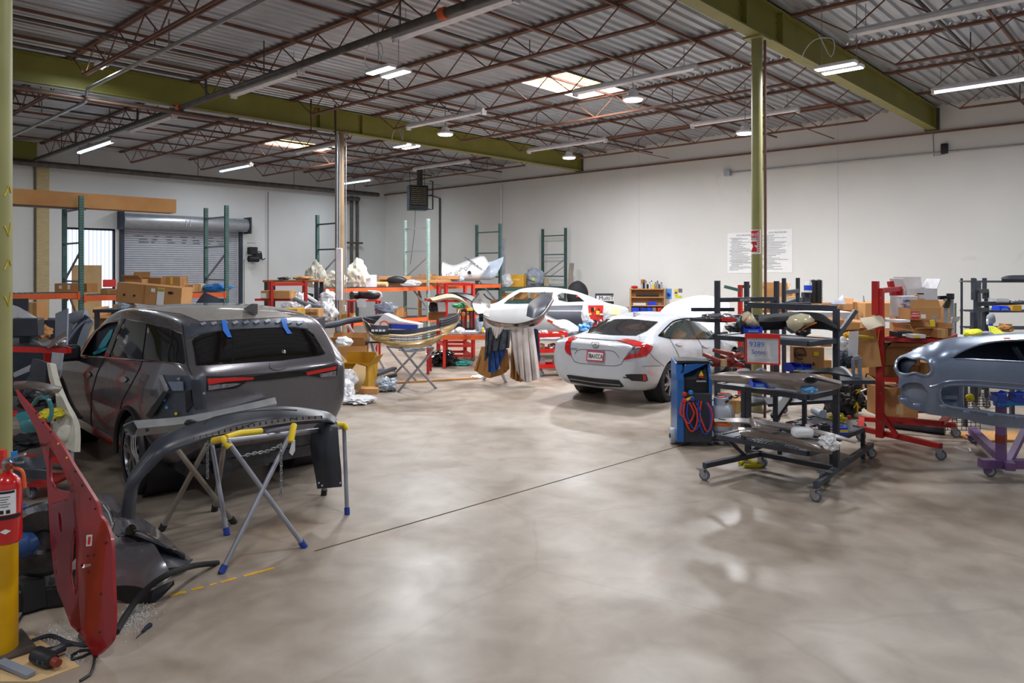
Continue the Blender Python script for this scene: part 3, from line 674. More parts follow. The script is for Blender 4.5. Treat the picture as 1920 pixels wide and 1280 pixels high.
# ------------------------------------------------------------------ bare classic coupe shell
CZ=18.3;cp_o=S(1081,.0,CZ);cp_o.z=0
coupe=T('coupe_shell','bare white classic coupe shell with dark door and cream rear quarter, no glass','car',cp_o,CAMZ+R(90)+R(4))
LF=.42
def sec3(zb,zsh,zbelt,zr,zt,wl,wsh,wb,wr):return [(x,z+LF) for x,z in sec(zb,zsh,zbelt,zr,zt,wl,wsh,wb,wr)]
st=[(-1.18,sec3(.35,.62,.78,.80,.81,.6,.74,.70,.6)),(-1.14,sec3(.28,.64,.84,.87,.875,.75,.86,.82,.7)),(-.85,sec3(.24,.66,.86,.90,.91,.82,.92,.85,.7)),
      (-.5,sec3(.22,.66,.86,1.0,1.04,.84,.93,.85,.62)),(0,sec3(.2,.66,.86,1.19,1.25,.85,.93,.84,.56)),(.5,sec3(.2,.66,.85,1.28,1.34,.85,.93,.84,.56)),(1.1,sec3(.2,.66,.85,1.29,1.35,.85,.93,.84,.56)),
      (1.5,sec3(.2,.66,.85,1.24,1.29,.85,.93,.84,.57)),(1.76,sec3(.2,.66,.85,1.05,1.08,.85,.93,.84,.62)),(2.0,sec3(.2,.66,.84,.89,.9,.85,.93,.84,.7)),(2.3,sec3(.2,.66,.83,.88,.89,.85,.93,.84,.7)),(2.42,sec3(.3,.62,.76,.8,.81,.75,.86,.8,.66))]
me,pv=cage_body(st,{5:.5,7:.4}.items(),thick=.035,inner=False)
z4=zoomed(760,340,4.0);im=inv(coupe)
o1=z4((735,918),(770,885),(860,830),(1108,832),(1100,868),(1085,918));o2=z4((1140,852),(1175,834),(1285,850),(1345,900),(1215,905),(1150,890))
cut=[cone_cut(o1,16.3,20.6,im),cone_cut(o2,16.3,20.6,im)]
for y in (0,):
    for s_ in (-1,1):cut.append(arch(y,.33+LF,.36,.5 if s_>0 else -1.2,1.2 if s_>0 else -.5))
me=boolcut(me,cut);me.name='body';link('body',me,'primer_white',coupe,smooth=40)
traced('door_skin',z4((1045,935),(1200,932),(1330,930),(1320,1060),(1200,1062),(1060,1000)),pv,'primer_dark',coupe,.01,4)
traced('quarter_patch',z4((1480,915),(1590,920),(1612,945),(1612,1000),(1530,1000),(1440,960)),pv,'primer_cream',coupe,.01,4)
traced('side_crease',band(z4((1060,972),(1320,972)),2),pv,'brace',coupe,.014)
for x in (-.5,.5):
    for y in (.3,2.0):MB().lathe([(.16,0),(.1,.1),(.05,.3),(.06,LF+.22)],10,None,(x,y,0)).obj('jack_stand','cart_red',coupe)
MB().box((0,1.75,1.02),(1.4,.12,.2)).obj('dash_panel','primer_white',coupe,bev=.03)
MB().blob((.1,.5,.98),(.9,.4,.35),2,.2,2,3).obj('dust_sheet','bag_white',coupe)
# ---- pipes, door, window, wall fittings
def RW(x,d=0):return (WX-d)/((x-CX)/FOC*.6827+.7307)
def LW(x,d=0):return (WY-d)/(-(x-CX)/FOC*.7307+.6827)
def RK(x,d=0):return (16.8+d)/(-(x-CX)/FOC*.7307+.6827)
t=T('sprinkler_main','long dark sprinkler pipe with orange couplings running under the joists','pipe',(6.7,10,5.7))
MB().tube([(6.7,-6,5.72),(6.7,27.2,5.72)],.062,14).obj('pipe_run','pipe',t,world=True)
for p in ((340,203),(822,22)):
    q=Pz_=P(p[0],p[1],FOC*(5.72-EYE)/(HY-p[1]));MB().tube([(6.7,q.y-.06,5.72),(6.7,q.y+.06,5.72)],.085,14).obj('coupling','orange_stripe',t,world=True,bev=.01)
for y in range(-4,28,4):MB().tube([(6.7,y+.5,5.72),(6.7,y+.5,6.4)],.012,6).obj('hanger_rod','pipe',t,world=True)
for y in (14.9,18.6,23.2):MB().tube([(6.7,y,5.72),(6.7,y,6.1),(6.4,y,6.1),(2.5,y,6.1)],.03,8).obj('branch_line','pipe',t,world=True)
t=T('conduit','pale conduit crossing the upper left corner under the joists','pipe',(4.8,10,5.7))
MB().tube([(4.8,-4,5.75),(4.8,15.9,5.75),(4.95,16.5,5.62),(4.95,27.9,5.62)],.035,10).obj('pipe_run','galv',t,world=True)
for y in (2,6,9,12,19,24):MB().bar((4.8,y,5.72),(4.8,y,6.2),.02).obj('strap','zinc',t,world=True)
t=T('conduit','thin pale conduit along the long olive beam, turning down the brown column','pipe',(8,16.2,5.7))
MB().tube(cr([(-6,16.25,5.74),(6,16.25,5.74),(10.4,16.25,5.74),(10.78,16.27,5.68),(10.84,16.28,5.4),(10.84,16.28,3),(10.84,16.28,1.0)],60),.02,8).obj('pipe_run','galv',t,world=True)
for k,(y,z,r) in enumerate(((16.1,5.62,.035),(15.95,5.55,.025),(16.62,5.7,.04))):
    o=one(MB().tube([(-6,y,z),(10.6-k*.8,y,z),(10.6-k*.8,y,6.40)],r,8),'water_pipe',('pipe','joist','pipe')[k],('dark pipe just under the long olive beam','reddish thin pipe hung lowest under the long olive beam','dark pipe on the far side of the long olive beam')[k],'pipe')
t=T('sprinkler_main','thick dark pipe along the top of the roller door wall','pipe',(5,27.3,5.6));MB().tube([(-5,27.35,5.62),(20.3,27.35,5.62)],.1,14).obj('pipe_run','pipe',t,world=True)
for x in (0,4,8,12,16,19):MB().tube([(x,27.35,5.6),(x,27.35,6.4)],.012,6).obj('hanger_rod','pipe',t,world=True)
t=T('riser_pipe','black pipe rising up the roller door wall just behind the brown column','pipe',(18.4,27.7,0));MB().tube(cr([(19.3,27.4,5.35),(18.8,27.5,5.35),(18.45,27.6,5.2),(18.4,27.65,4.6),(18.4,27.65,.0)],30),.085,12).obj('pipe_run','pipe',t,world=True)
t=T('riser_pipe','pair of dark pipes on the roller door wall right of the brown column','pipe',(19.3,27.8,0))
for x in (19.15,19.45):MB().tube([(x,27.8,0),(x,27.8,5.5)],.07,12).obj('pipe_run','pipe',t,world=True)
MB().box((19.3,27.75,3.4),(.8,.1,.08)).obj('pipe_clamp','pipe',t,world=True)
def wallpt(x,y,d=.0):return P(x,y,RW(x,d))
t=T('wall_conduit','grey conduit with square end box running high along the right wall','pipe',wallpt(1366,297,.05));MB().tube([(WX-.05,wallpt(1366,297).y,5.2),(WX-.05,-3,5.2)],.022,8).obj('pipe_run','zinc',t,world=True)
MB().box((WX-.07,wallpt(1366,297).y,5.2),(.13,.2,.2)).obj('junction_box','cyl_grey',t,world=True,bev=.01)
t=T('roof_drain','pale vertical conduit on the right wall behind the third rack frame from right','pipe',wallpt(941,500));MB().tube([(WX-.05,wallpt(941,500).y,1.5),(WX-.05,wallpt(941,500).y,5.6)],.04,8).obj('pipe_run','fixture_white',t,world=True)
t=T('gas_pipe','dark gas pipe dropping down the right wall beside the heater','pipe',wallpt(826,480));
yy=wallpt(826,480).y;MB().tube([(WX-.05,yy,0.0),(WX-.05,yy,5.3),(WX-.2,yy+.4,5.45),(WX-.2,yy+1.6,5.45)],.04,8).obj('pipe_run','pipe',t,world=True)
t=T('security_camera','small black wall camera high on the right wall beside the olive beam end','camera',wallpt(1772,280));q=wallpt(1772,279)
MB().box((WX-.06,q.y,q.z),(.1,.16,.26)).obj('camera_body','black_plastic',t,world=True,bev=.02);MB().tube([(WX-.12,q.y,q.z+.05),(WX-.16,q.y,q.z+.05)],.035,12).obj('camera_lens','glass_dark',t,world=True)
MB().tube([(WX-.02,q.y,q.z-.13),(WX-.02,q.y+.25,q.z-.16),(WX-.02,q.y+.27,5.75)],.008,5).obj('cable','ink_grey',t,world=True)
o=one(MB().tube(cr([S(1434,0,10.85),S(1435,2,10.85),S(1434,5.6,10.85)],12),.022,8),'conduit','joist','thin brown conduit standing just right of the olive column','pipe')
# striped fire sign on the olive column
ss=T('fire_sign','red and white striped fire sign with arrow wrapped on the olive column','sign',(COL2.x,COL2.y,2.5))
zc=P(1414,451,10.85).z;hh=.355/2*1.06
def colpt(u,v,off=.0):
    a=math.atan2(-COL2.y,-COL2.x)+u/.083;return (COL2.x+(.086+off)*math.cos(a),COL2.y+(.086+off)*math.sin(a),zc+v)
def colpatch(name,pol,m,off,parent):
    V2,F2=fill(pol,.012);return MB().add([colpt(p[0],p[1],off) for p in V2],F2).obj(name,m,parent,world=True)
pp=colpatch('sign_sheet',[(-.12,-hh),(.06,-hh),(.06,hh),(-.12,hh)],'paper',0,ss)
for k in range(11):
    z=-hh+.02+k*.032
    if z+.035<hh:colpatch('red_stripe',[(.018,z),(.045,z+.016),(.045,z+.034),(.018,z+.018)],'extinguisher',.001,ss)
colpatch('red_border',[(-.12,hh-.045),(.012,hh-.045),(.03,hh-.015),(-.12,hh-.015)],'extinguisher',.001,ss)
colpatch('red_line',[(.008,-hh+.03),(.013,-hh+.03),(.013,hh-.05),(.008,hh-.05)],'extinguisher',.002,ss)
colpatch('red_panel',[(-.12,hh-.125),(.004,hh-.125),(.004,hh-.045),(-.12,hh-.045)],'extinguisher',.0015,ss)
colpatch('arrow',[(-.12,.005),(.0,.005),(.0,-.055),(-.045,-.055),(.0,-.095),(.0,-hh+.03),(-.12,-hh+.03),(-.055,-.075),(-.075,-.03),(-.12,-.03)],'extinguisher',.001,ss)
def bend_letters(s,size,u0,v0,m):
    me=text_mesh(s,size,.0008);vs=[(colpt((v.co.x+u0),v.co.y+v0,.003+v.co.z)) for v in me.vertices];fs=[tuple(p.vertices) for p in me.polygons]
    MB().add(vs,fs).obj('sign_letters',m,ss,world=True,smooth=0)
bend_letters('FIRE',.07,-.055,hh-.085,'paper');bend_letters('HOSE',.05,-.05,hh-.15,'ink_grey')
# procedure sheets on the right wall
def sheet(l,t_,r,b,label,lines,seed,title):
    d=.012;a=wallpt(l,b,d);c=wallpt(r,t_,d);zt,zb=wallpt((l+r)/2,t_).z,wallpt((l+r)/2,b).z
    y0,y1=a.y,c.y;t=T('procedure_sheet',label,'poster',(WX-d-.004,(y0+y1)/2,zb));rng=random.Random(seed)
    MB().box((WX-d/2-.003,(y0+y1)/2,(zt+zb)/2),(d-.006,abs(y1-y0),zt-zb)).obj('paper_sheet','paper',t,world=True,smooth=0)
    W_,H_=abs(y1-y0),zt-zb
    for i in range(lines):
        z=zt-H_*(.13+.82*i/lines);ln=rng.uniform(.35,.86);ind=.07 if rng.random()<.6 else .13
        MB().box((WX-d-.001,y0-W_*(ind+ln)/2,z),(.002,W_*(ln-ind),H_*.009)).obj('text_line','ink' if rng.random()<.15 else 'ink_grey',t,world=True,smooth=0)
    letters('title',title,H_*.05,'ink_grey',(WX-d-.003,(y0+y1)/2-W_*.05,zt-H_*.07),(0,-1,0),(0,0,1),t)
sheet(1364,436,1423,512,'white procedure sheet on the right wall, left of the olive column',30,3,'D.F.R. PROCEDURE')
sheet(1424.5,430,1486,511,'white procedure sheet on the right wall, right of the olive column',26,4,'D.F.R. PROCEDURE')
# roller door
dr=MB();pr=[]
n=46;zc_=3.72
for i in range(n):
    z=.0+zc_*i/n;pr+=[(WY+.06,z),(WY+.035,z+.012),(WY+.03,z+.04),(WY+.035,z+.066)]
dr.grid([[(x,y,z) for y,z in pr] for x in (DX0-.05,DX1+.05)])
door=struct(dr.obj('door_1','door_grey',smooth=0));door['label']='grey steel roller door in the left wall'
for i,z in enumerate((3.3,3.42,3.2)):
    m_=MB();rng=random.Random(i)
    for k in range(7):m_.box((DX0+.5+k*.5+rng.random()*.2,WY+.025,z),(rng.uniform(.1,.35),.004,.035))
    m_.obj('scuff_mark','ink_grey',door,smooth=0)
for x in (DX0-.08,DX1+.08):MB().box((x,WY-.04,1.9),(.14,.1,3.8)).obj('door_guide','seat_dark',door,smooth=0)
MB().tube([(DX0-.15,WY-.3,3.95),(DX1+.2,WY-.3,3.95)],.26,24).obj('door_coil','coil_grey',door)
for x in (DX0-.2,DX1+.25):MB().box((x,WY-.3,3.95),(.05,.62,.66)).obj('coil_bracket','seat_dark',door,bev=.1)
for x in (11.6,11.75):MB().tube([(x,WY-.45,4.15),(x,WY-.58,4.0),(x,WY-.56,3.8)],.012,6).obj('strap','box_white',door)
t=T('door_operator','black chain hoist motor on the wall right of the roller door','motor',(14.3,27.7,2.8))
MB().box((14.35,27.7,2.95),(.32,.3,.3)).obj('motor_housing','black_plastic',t,world=True,bev=.03);MB().tube([(14.3,27.7,3.25),(14.3,27.7,3.27)],.17,16).obj('chain_wheel','zinc',t,world=True)
MB().tube([(14.15,27.62,2.62),(14.55,27.62,2.62)],.13,14).obj('gear_case','black_plastic',t,world=True);MB().tube(cr([(14.52,27.7,2.9),(14.72,27.7,2.9),(14.8,27.75,2.6),(14.95,27.8,2.65)],16),.02,6).obj('flex_conduit','black_plastic',t,world=True)
MB().tube([(14.0,27.7,2.6),(14.0,27.7,.8)],.012,5).obj('hand_chain','pipe',t,world=True)
q=P(483,480,LW(483,.1));o=one(MB().box(q,(.32,.14,.26)),'control_box','seat_dark','small dark control box on the left wall right of the door motor','switch box',bev=.02)
o=one(MB().tube([(15.15,27.93,.8),(15.15,27.93,5.4)],.015,6),'wall_wire','ink_grey','thin wire running down the left wall right of the roller door','cable')
# barred window beside the door
wn=struct(MB().box(((WI[0]+WI[1])/2,WY+.17,(WI[2]+WI[3])/2),(WI[1]-WI[0],.02,WI[3]-WI[2])).obj('window_1','window_glow',smooth=0))
f=MB()
for (c,d) in (((WI[0],WY+.05,1.92),(.07,.1,3.35)),((WI[1],WY+.05,1.92),(.07,.1,3.35)),(((WI[0]+WI[1])/2,WY+.05,3.6),(1.6,.1,.07)),(((WI[0]+WI[1])/2,WY+.05,1.5),(1.6,.1,.08)),(((WI[0]+WI[1])/2,WY+.05,.25),(1.6,.1,.07))):f.box(c,d)
f.obj('window_frame','seat_dark',wn,smooth=0)
b=MB()
for k in range(1,12):b.bar((WI[0]+1.55*k/12,WY+.12,.25),(WI[0]+1.55*k/12,WY+.12,3.6),.012)
b.obj('window_bars','lcd_blue',wn,smooth=0)
struct(MB().box((7.05,WY-.12,2.9),(.36,.26,5.7)).obj('trim_4','brick',smooth=0))
struct(MB().box((2.2,WY-.05,2.85),(9.2,.1,5.7)).obj('wall_left_panel','wall_white',smooth=0))
# unit heater
hq=P(785,370,29.5);rz=CAMZ+R(18)
t=T('unit_heater','dark hanging gas heater with louvred grille high in the far corner','heater',(hq.x,hq.y,hq.z-.5),rz)
MB().box((0,.25,.5),(.78,.55,1.0)).obj('housing','cart_grey',t,bev=.02);lv=MB();vv=MB()
for k in range(9):lv.bar((-.32,-.03,.24+k*.08),(.32,-.03,.24+k*.08),.012,.035)
for k in range(11):vv.bar((-.32+k*.064,-.045,.2),(-.32+k*.064,-.045,.92),.02,.012)
MB().box((0,-.026,.56),(.68,.004,.76)).obj('grille_opening','black_gloss',t);lv.obj('louvre','beige_board',t,smooth=0);vv.obj('louvre','cart_grey',t,smooth=0)
MB().tube([(.1,.3,1.0),(.1,.3,1.9)],.12,12).obj('flue_pipe','pipe',t);MB().tube([(.5,.2,1.2),(.62,.2,1.2),(.62,.2,.05),(.4,.2,.05)],.03,8).obj('gas_line','pipe',t)
for x in (-.3,.3):MB().tube([(x,.3,1.0),(x,.3,DECK-hq.z+.5)],.012,6).obj('hanger_rod','pipe',t)
MB().tube(cr([(-.1,.2,0),(-.15,.2,-1),(-.3,.25,-2.2)],12),.012,5).obj('power_cord','ink_grey',t)
# column 1 fittings
q=S(636,0,18.4);t=T('downspout_guard','white square trunking strapped to the front of the brown column','pipe',(q.x,q.y,1.4));zz=lambda y:EYE-(y-HY)/FOC*18.4
MB().box((q.x,q.y,(zz(465)+zz(563))/2),(.16,.12,zz(465)-zz(563)),Matrix.Rotation(CAMZ,3,'Z')).obj('trunking','fixture_white',t,world=True,bev=.02)
q2=S(632,0,18.5);MB().tube([(q2.x,q2.y,zz(620)),(q2.x,q2.y,5.7)],.022,8).obj('conduit_run','galv',t,world=True);q2=S(648.5,0,18.6);MB().tube([(q2.x,q2.y,zz(600)),(q2.x,q2.y,5.7)],.014,8).obj('conduit_run','galv',t,world=True)
o=one(MB().box(P(636,616,18.35),(.12,.1,.13),Matrix.Rotation(CAMZ,3,'Z')),'outlet_box','cyl_grey','small grey outlet box low on the brown column','switch box',bev=.01)
o=one(MB().box(P(646,578,18.3),(.07,.06,.16),Matrix.Rotation(CAMZ,3,'Z')),'switch_box','box_white','small white switch box on the right side of the brown column','switch box',bev=.01)
for y,lab in ((8.9,'thin dark sprinkler line crossing under the joists in front of the near skylight'),(13.1,'thin dark sprinkler line crossing just this side of the long olive beam'),(2.9,'thin dark sprinkler line crossing behind the upper right olive beam'),(20.0,'thin dark sprinkler line crossing beyond the long olive beam')):
    t=T('sprinkler_line',lab,'pipe',(8,y,6.0));MB().tube([(-6,y,6.05),(20.8,y,6.05)],.028,8).obj('pipe_run','pipe',t,world=True)
    for x in (0,5,10,15,20):MB().tube([(x,y,6.05),(x,y,6.4)],.01,6).obj('hanger_rod','pipe',t,world=True)
# ---- cartons, bags and loose parts: generic builders placed by depth
def carton(name,label,base,w,d,h,rz=CAMZ,m='cardboard',opened=None,group=None,tape=True,patch=None,cat='box',tilt=0.0,text=None,tcol='ink',tsize=None,holes=False):
    t=T(name,label,cat,base,rz,group);tl=Matrix.Rotation(tilt,3,'Y')
    if tilt:t.rotation_euler=(0,tilt,rz);PM[t.name]=Matrix.Translation(Vector(base)) @ t.rotation_euler.to_matrix().to_4x4()
    if opened is None:
        MB().box((0,0,h/2),(w,d,h)).obj('carton_body',m,t,bev=min(.008,h*.05))
        if tape:MB().box((0,0,h/2+.0015),(.05 if w<d else w+.003,.05 if w>=d else d+.003,h+.002)).obj('packing_tape','tape',t,smooth=0)
    else:
        b=MB();k=.006
        b.box((0,0,k/2),(w,d,k));b.box((0,-d/2,h/2),(w,k,h));b.box((0,d/2,h/2),(w,k,h));b.box((-w/2,0,h/2),(k,d,h));b.box((w/2,0,h/2),(k,d,h));b.obj('carton_body',m,t,smooth=0)
        for i,a in enumerate(opened):
            if a is None:continue
            L=(d if i>1 else d)*.48 if i<2 else w*.35;L=min(L,h*.8)
            if i==0:p=[(-w/2,-d/2,h),(w/2,-d/2,h)];q=Vector((0,-math.sin(R(a)),math.cos(R(a))))*L
            if i==1:p=[(w/2,d/2,h),(-w/2,d/2,h)];q=Vector((0,math.sin(R(a)),math.cos(R(a))))*L
            if i==2:p=[(-w/2,d/2,h),(-w/2,-d/2,h)];q=Vector((-math.sin(R(a)),0,math.cos(R(a))))*L
            if i==3:p=[(w/2,-d/2,h),(w/2,d/2,h)];q=Vector((math.sin(R(a)),0,math.cos(R(a))))*L
            p=[Vector(x) for x in p];c=(p[0]+p[1])/2
            MB().add([p[0],p[1],p[1].lerp(c,.06)+q,p[0].lerp(c,.06)+q],[(0,1,2,3)]).obj('flap',m,t,thick=.006,smooth=0)
    if patch:
        for (u,v,pw,ph,pm) in patch:MB().box((u*w,-d/2-.002,v*h),(pw*w,.003,ph*h)).obj('printed_label',pm,t,smooth=0)
    if holes:
        for u in (-.22,.18):MB().tube([(u*w,-d/2-.004,h*.4),(u*w,-d/2+.002,h*.4)],h*.07,12).obj('hand_hole','ink',t)
    if text:letters('printed_text',text,tsize or h*.35,tcol,PM[t.name] @ Vector((0,-d/2-.004,h*.5)),PM[t.name].to_3x3() @ Vector((1,0,0)),PM[t.name].to_3x3() @ Vector((0,0,1)),t)
    return t
def cb(l,tp,r,b,Z,d,label,m='cardboard',zb=None,name='carton',turn=0,**k):
    w=(r-l)/FOC*Z;h=(b-tp)/FOC*Z;p=P((l+r)/2,b,Z)+FW*(d/2)
    if zb is not None:p.z=zb
    return carton(name,label,p,w,d,h,CAMZ+R(turn),m,**k)
def bag(l,tp,r,b,Z,d,label,m='bag_white',name='bag',cat='bag',seed=1,amp=.22,zb=None,turn=0,flat=.75,sub=4,freq=1.8,group=None):
    w=(r-l)/FOC*Z;h=(b-tp)/FOC*Z;z=EYE-(b-HY)/FOC*Z if zb is None else zb;c=P((l+r)/2,b,Z);c.z=z+h*flat/(1+flat)
    hh=h*2/(1+flat)
    return one(MB().blob(c,(w*.93,d,hh*.93),sub,amp,freq,seed,Matrix.Rotation(CAMZ+R(turn),3,'Z'),flat),name,m,label,cat,group,smooth=55)
def sheetp(curves,name,m,label,cat,n=24,k=4,thick=.006,group=None,smooth=60,cross=True):
    return one(skin([PL(c) for c in curves],n,k,cross),name,m,label,cat,group,thick=thick,smooth=smooth)
def bars(segs,w,name,m,label,cat,h=None,bev=0):
    mb=MB()
    for a,b in segs:mb.bar(a,b,w,h or w)
    return one(mb,name,m,label,cat,bev=bev,smooth=0)
# ---- the rack row along the back
RB=16.8;RD=1.1;RH=3.72
def upright(x,label,m,diag=True,holes=True):
    t=T('rack_upright',label,'rack frame',(x,RB+RD/2,0))
    for y in (RB,RB+RD):
        p=MB();p.box((x,y,RH/2),(.085,.075,RH));p.box((x,y,.01),(.16,.13,.02));po=p.obj('post',m,t,world=True,smooth=0)
        hm=MB()
        for k in range(60):
            z=.4+k*.055
            for s_ in (-1,1):hm.box((x+s_*.018,y-.0385,z),(.012,.002,.02));hm.box((x-.0435,y+s_*.016,z),(.002,.012,.02))
        tag(hm.obj('punched_slots','ink',po,world=True,smooth=0),kind='stuff')
    zs=(.25,1.0,1.95,2.75,3.45) if diag else (.25,1.9,2.6,3.45)
    for z in zs:MB().bar((x,RB,z),(x,RB+RD,z),.035,.04).obj('cross_brace','brace' if m!='rack_dark' else 'rack_dark',t,world=True,smooth=0)
    MB().bar((x,RB,2.6),(x,RB+RD,1.95),.035,.035).obj('diagonal_brace','brace',t,world=True,smooth=0);MB().bar((x,RB+RD,1.9),(x,RB,1.0),.035,.035).obj('diagonal_brace','brace',t,world=True,smooth=0)
    return t
FX=(4.95,8.05,11.2,14.3,17.4,20.85)
upright(FX[0],'teal rack frame under the long cardboard box, right of the white wall','rack_green')
upright(FX[1],'green rack frame in front of the roller door','rack_green')
upright(FX[2],'dark green rack frame directly left of the brown column','rack_dark')
upright(FX[3],'pale green rack frame below the gas heater','rack_pale')
upright(FX[4],'green rack frame behind the printed bumper bag','rack_dark')
upright(FX[5],'dark green rack frame against the right wall, last of the row','rack_dark')
def shelf(x0,x1,z,label,m='rack_orange',deck=True):
    t=T('rack_shelf',label,'rack shelf',((x0+x1)/2,RB+RD/2,z-.12))
    for y in (RB-.03,RB+RD+.03):
        MB().box(((x0+x1)/2,y,z-.06),(x1-x0-.06,.05,.11)).obj('beam',m,t,world=True,smooth=0)
        for x in (x0+.06,x1-.06):MB().box((x,y-.03,z-.06),(.04,.012,.17)).obj('beam_clip',m,t,world=True,smooth=0)
    if deck:
        w_=MB()
        for k in range(int((x1-x0)/.1)):w_.bar((x0+.05+k*.1,RB,z),(x0+.05+k*.1,RB+RD,z),.006)
        for k in range(12):w_.bar((x0+.04,RB+k*.1,z-.006),(x1-.04,RB+k*.1,z-.006),.006)
        w_.obj('wire_deck','zinc',t,world=True,smooth=0)
ZS=1.69
shelf(1.85,FX[0],ZS+.03,'orange rack shelf at far left, ending at the teal frame')
shelf(FX[0],FX[1],ZS-.03,'orange rack shelf in front of the roller door, carrying cartons')
shelf(FX[2],FX[3],ZS,'orange rack shelf right of the brown column, carrying cream bags')
shelf(FX[3],FX[4],ZS+.03,'orange rack shelf carrying the printed bumper bag')
shelf(FX[4],FX[5],ZS-.1,'dark rack shelf behind the white coupe, upper one','rack_dark');shelf(FX[4],FX[5],1.15,'dark rack shelf behind the white coupe, lower one','rack_dark')
shelf(FX[2],FX[3],.78,'low orange rack shelf right of the brown column');shelf(FX[1],FX[2],.80,'low orange rack shelf left of the brown column');shelf(FX[3],FX[4],.75,'low orange rack shelf below the printed bumper bag')
# long carton lying across the tops
t=T('carton','very long brown carton lying high across the teal rack frame','box',(4.6,RB+.35,3.46))
for (a,b) in ((1.2,3.0),(3.0,6.95)):MB().box(((a+b)/2,RB+.36,3.64),(b-a-.006,.4,.31)).obj('carton_section','cardboard',t,world=True,bev=.006)
MB().box((2.4,RB+.158,3.64),(.05,.004,.3)).obj('packing_tape','cardboard_dark',t,world=True,smooth=0)
o=one(MB().box((4.4,RB+.36,3.468),(1.5,.04,.03)),'support_bar','brace','grey bar under the long brown carton at the teal rack frame','bar')
Z0=RK(133,.1)
cb(102,520,147,537,Z0,.4,'small brown carton on the far left rack shelf, left of the teal frame','cardboard',zb=ZS+.035,patch=[(-.25,.6,.12,.35,'paper'),(.1,.6,.1,.5,'paper')])
cb(147.5,520,163,537,Z0+.15,.4,'narrow brown carton behind the teal post on the far left shelf','cardboard_dark',zb=ZS+.035)
o=one(MB().box(P(163,560,20.3)+Vector((0,0,.0)),(.78,.04,2.3),Matrix.Rotation(R(8),3,'Z')),'cardboard_sheet','cardboard_light','tall flat cardboard sheet standing behind the teal rack frame','cardboard')
o.location.z=0.02
o=one(MB().box(S(205,1.72,25.4),(.42,.03,.26)),'red_sign','red_light','small red sign at the bottom of the barred window','sign')
Z1=RK(250,.25)
S1=ZS-.025
cb(233,519,266,546,RK(250,.5),.35,'brown carton on the roller door shelf, leftmost',zb=S1,opened=(60,20,None,None));cb(267,517,302,546,RK(285,.5),.4,'brown carton on the roller door shelf, second from left','cardboard_dark',zb=S1)
cb(304,516,338,546,RK(320,.4),.4,'brown carton with yellow tape strip on the roller door shelf',zb=S1,patch=[(.02,.75,.13,.45,'yellow')],tape=False)
cb(340,531,362,545,RK(350,.4),.35,'small low carton right of the yellow taped carton',zb=S1);cb(363,530,377,545,RK(370,.5),.3,'small light carton beside the blue bag on the shelf','cardboard_light',zb=S1)
bag(376,530,437,546,RK(405,.4),.5,'bright blue plastic sack on the roller door shelf','azure','sack',seed=3,zb=S1);bag(388,527,412,541,RK(400,.8),.4,'clear pale sack behind the blue sack on the shelf','bag_blue','sack',seed=9,zb=S1)
bag(257,526,305,545,RK(280,.1),.4,'crumpled clear bag between cartons on the roller door shelf','film',seed=5,zb=S1)
cb(188,539,219,548,RK(205,.3),.4,'thin carton on the roller door shelf beside the teal post','cardboard',zb=S1)
# items under / in front of the left racks
t=carton('carton','long two part brown carton tilted above the dark car roof, with yellow label',P(278,571,12.2)+FW*.2,1.09,.42,.33,CAMZ,'cardboard',tilt=R(5.2),patch=[(-.02,.68,.0,.0,'paper')] and [(.18,.45,.105,.82,'paper'),(.18,.82,.105,.2,'yellow'),(.06,.75,.06,.18,'paper')],tape=False)
MB().box((-.07,-.213,.165),(.006,.006,.33)).obj('box_seam','cardboard_dark',t,smooth=0)
for u in (-.41,-.24):MB().tube([(u,-.216,.13),(u,-.2,.13)],.02,10).obj('hand_hole','ink',t)
MB().blob((.36,-.212,.23),(.1,.01,.05),2,.2,2,1).obj('torn_hole','ink',t)
tb=T('workbench','dark steel bench behind the dark car, under the tilted long carton','bench',S(285,0,12.6),CAMZ);MB().box((0,0,1.5),(1.7,.6,.05)).obj('bench_top','seat_dark',tb,smooth=0)
for x in (-.8,.8):
    for y in (-.26,.26):MB().box((x,y,.75),(.06,.06,1.5)).obj('leg','cart_grey',tb,smooth=0)
MB().box((0,0,.8),(1.6,.5,.04)).obj('lower_shelf','cart_grey',tb,smooth=0)
bag(222,560,252,578,12.3,.3,'crumpled pale bag under the tilted long carton','bag_blue',seed=2,zb=1.525)
cb(178,580,226,604,14.2,.6,'brown carton standing behind the dark car, left of its roof','cardboard',zb=1.05,opened=(100,10,20,None));cb(178,604,226,704.5,14.3,.7,'larger dark carton under the carton behind the dark car','cardboard_dark',zb=.0)
sheetp([[(365,572,12.9),(383,548,13.0)],[(405,573,12.7),(412,560,12.9)],[(424,574,12.6),(420,560,12.8)]],'trim_panel','seat_dark','dark curved plastic panel standing above the dark car roof','car part',thick=.02)
t=T('step_ladder','yellow folding step frame seen above the dark car roof','ladder',S(375,0,13.6),CAMZ)
for x in (-.24,.24):MB().box((x,0,.79),(.05,.04,1.58)).obj('rail','yellow',t,smooth=0)
for z in (.5,.95,1.4):MB().box((0,0,z),(.46,.05,.03)).obj('step','yellow',t,smooth=0)
cb(348,559,372,574,15.5,.4,'brown carton under the shelf behind the yellow step frame','cardboard_dark',zb=1.15 and 0,opened=None);
cb(441,527,451,570,RK(446,-.2),.25,'tall narrow carton standing right of the green rack frame','cardboard_light',zb=0 and 0,patch=[(0,.8,.7,.12,'paper'),(0,.6,.7,.1,'paper')])
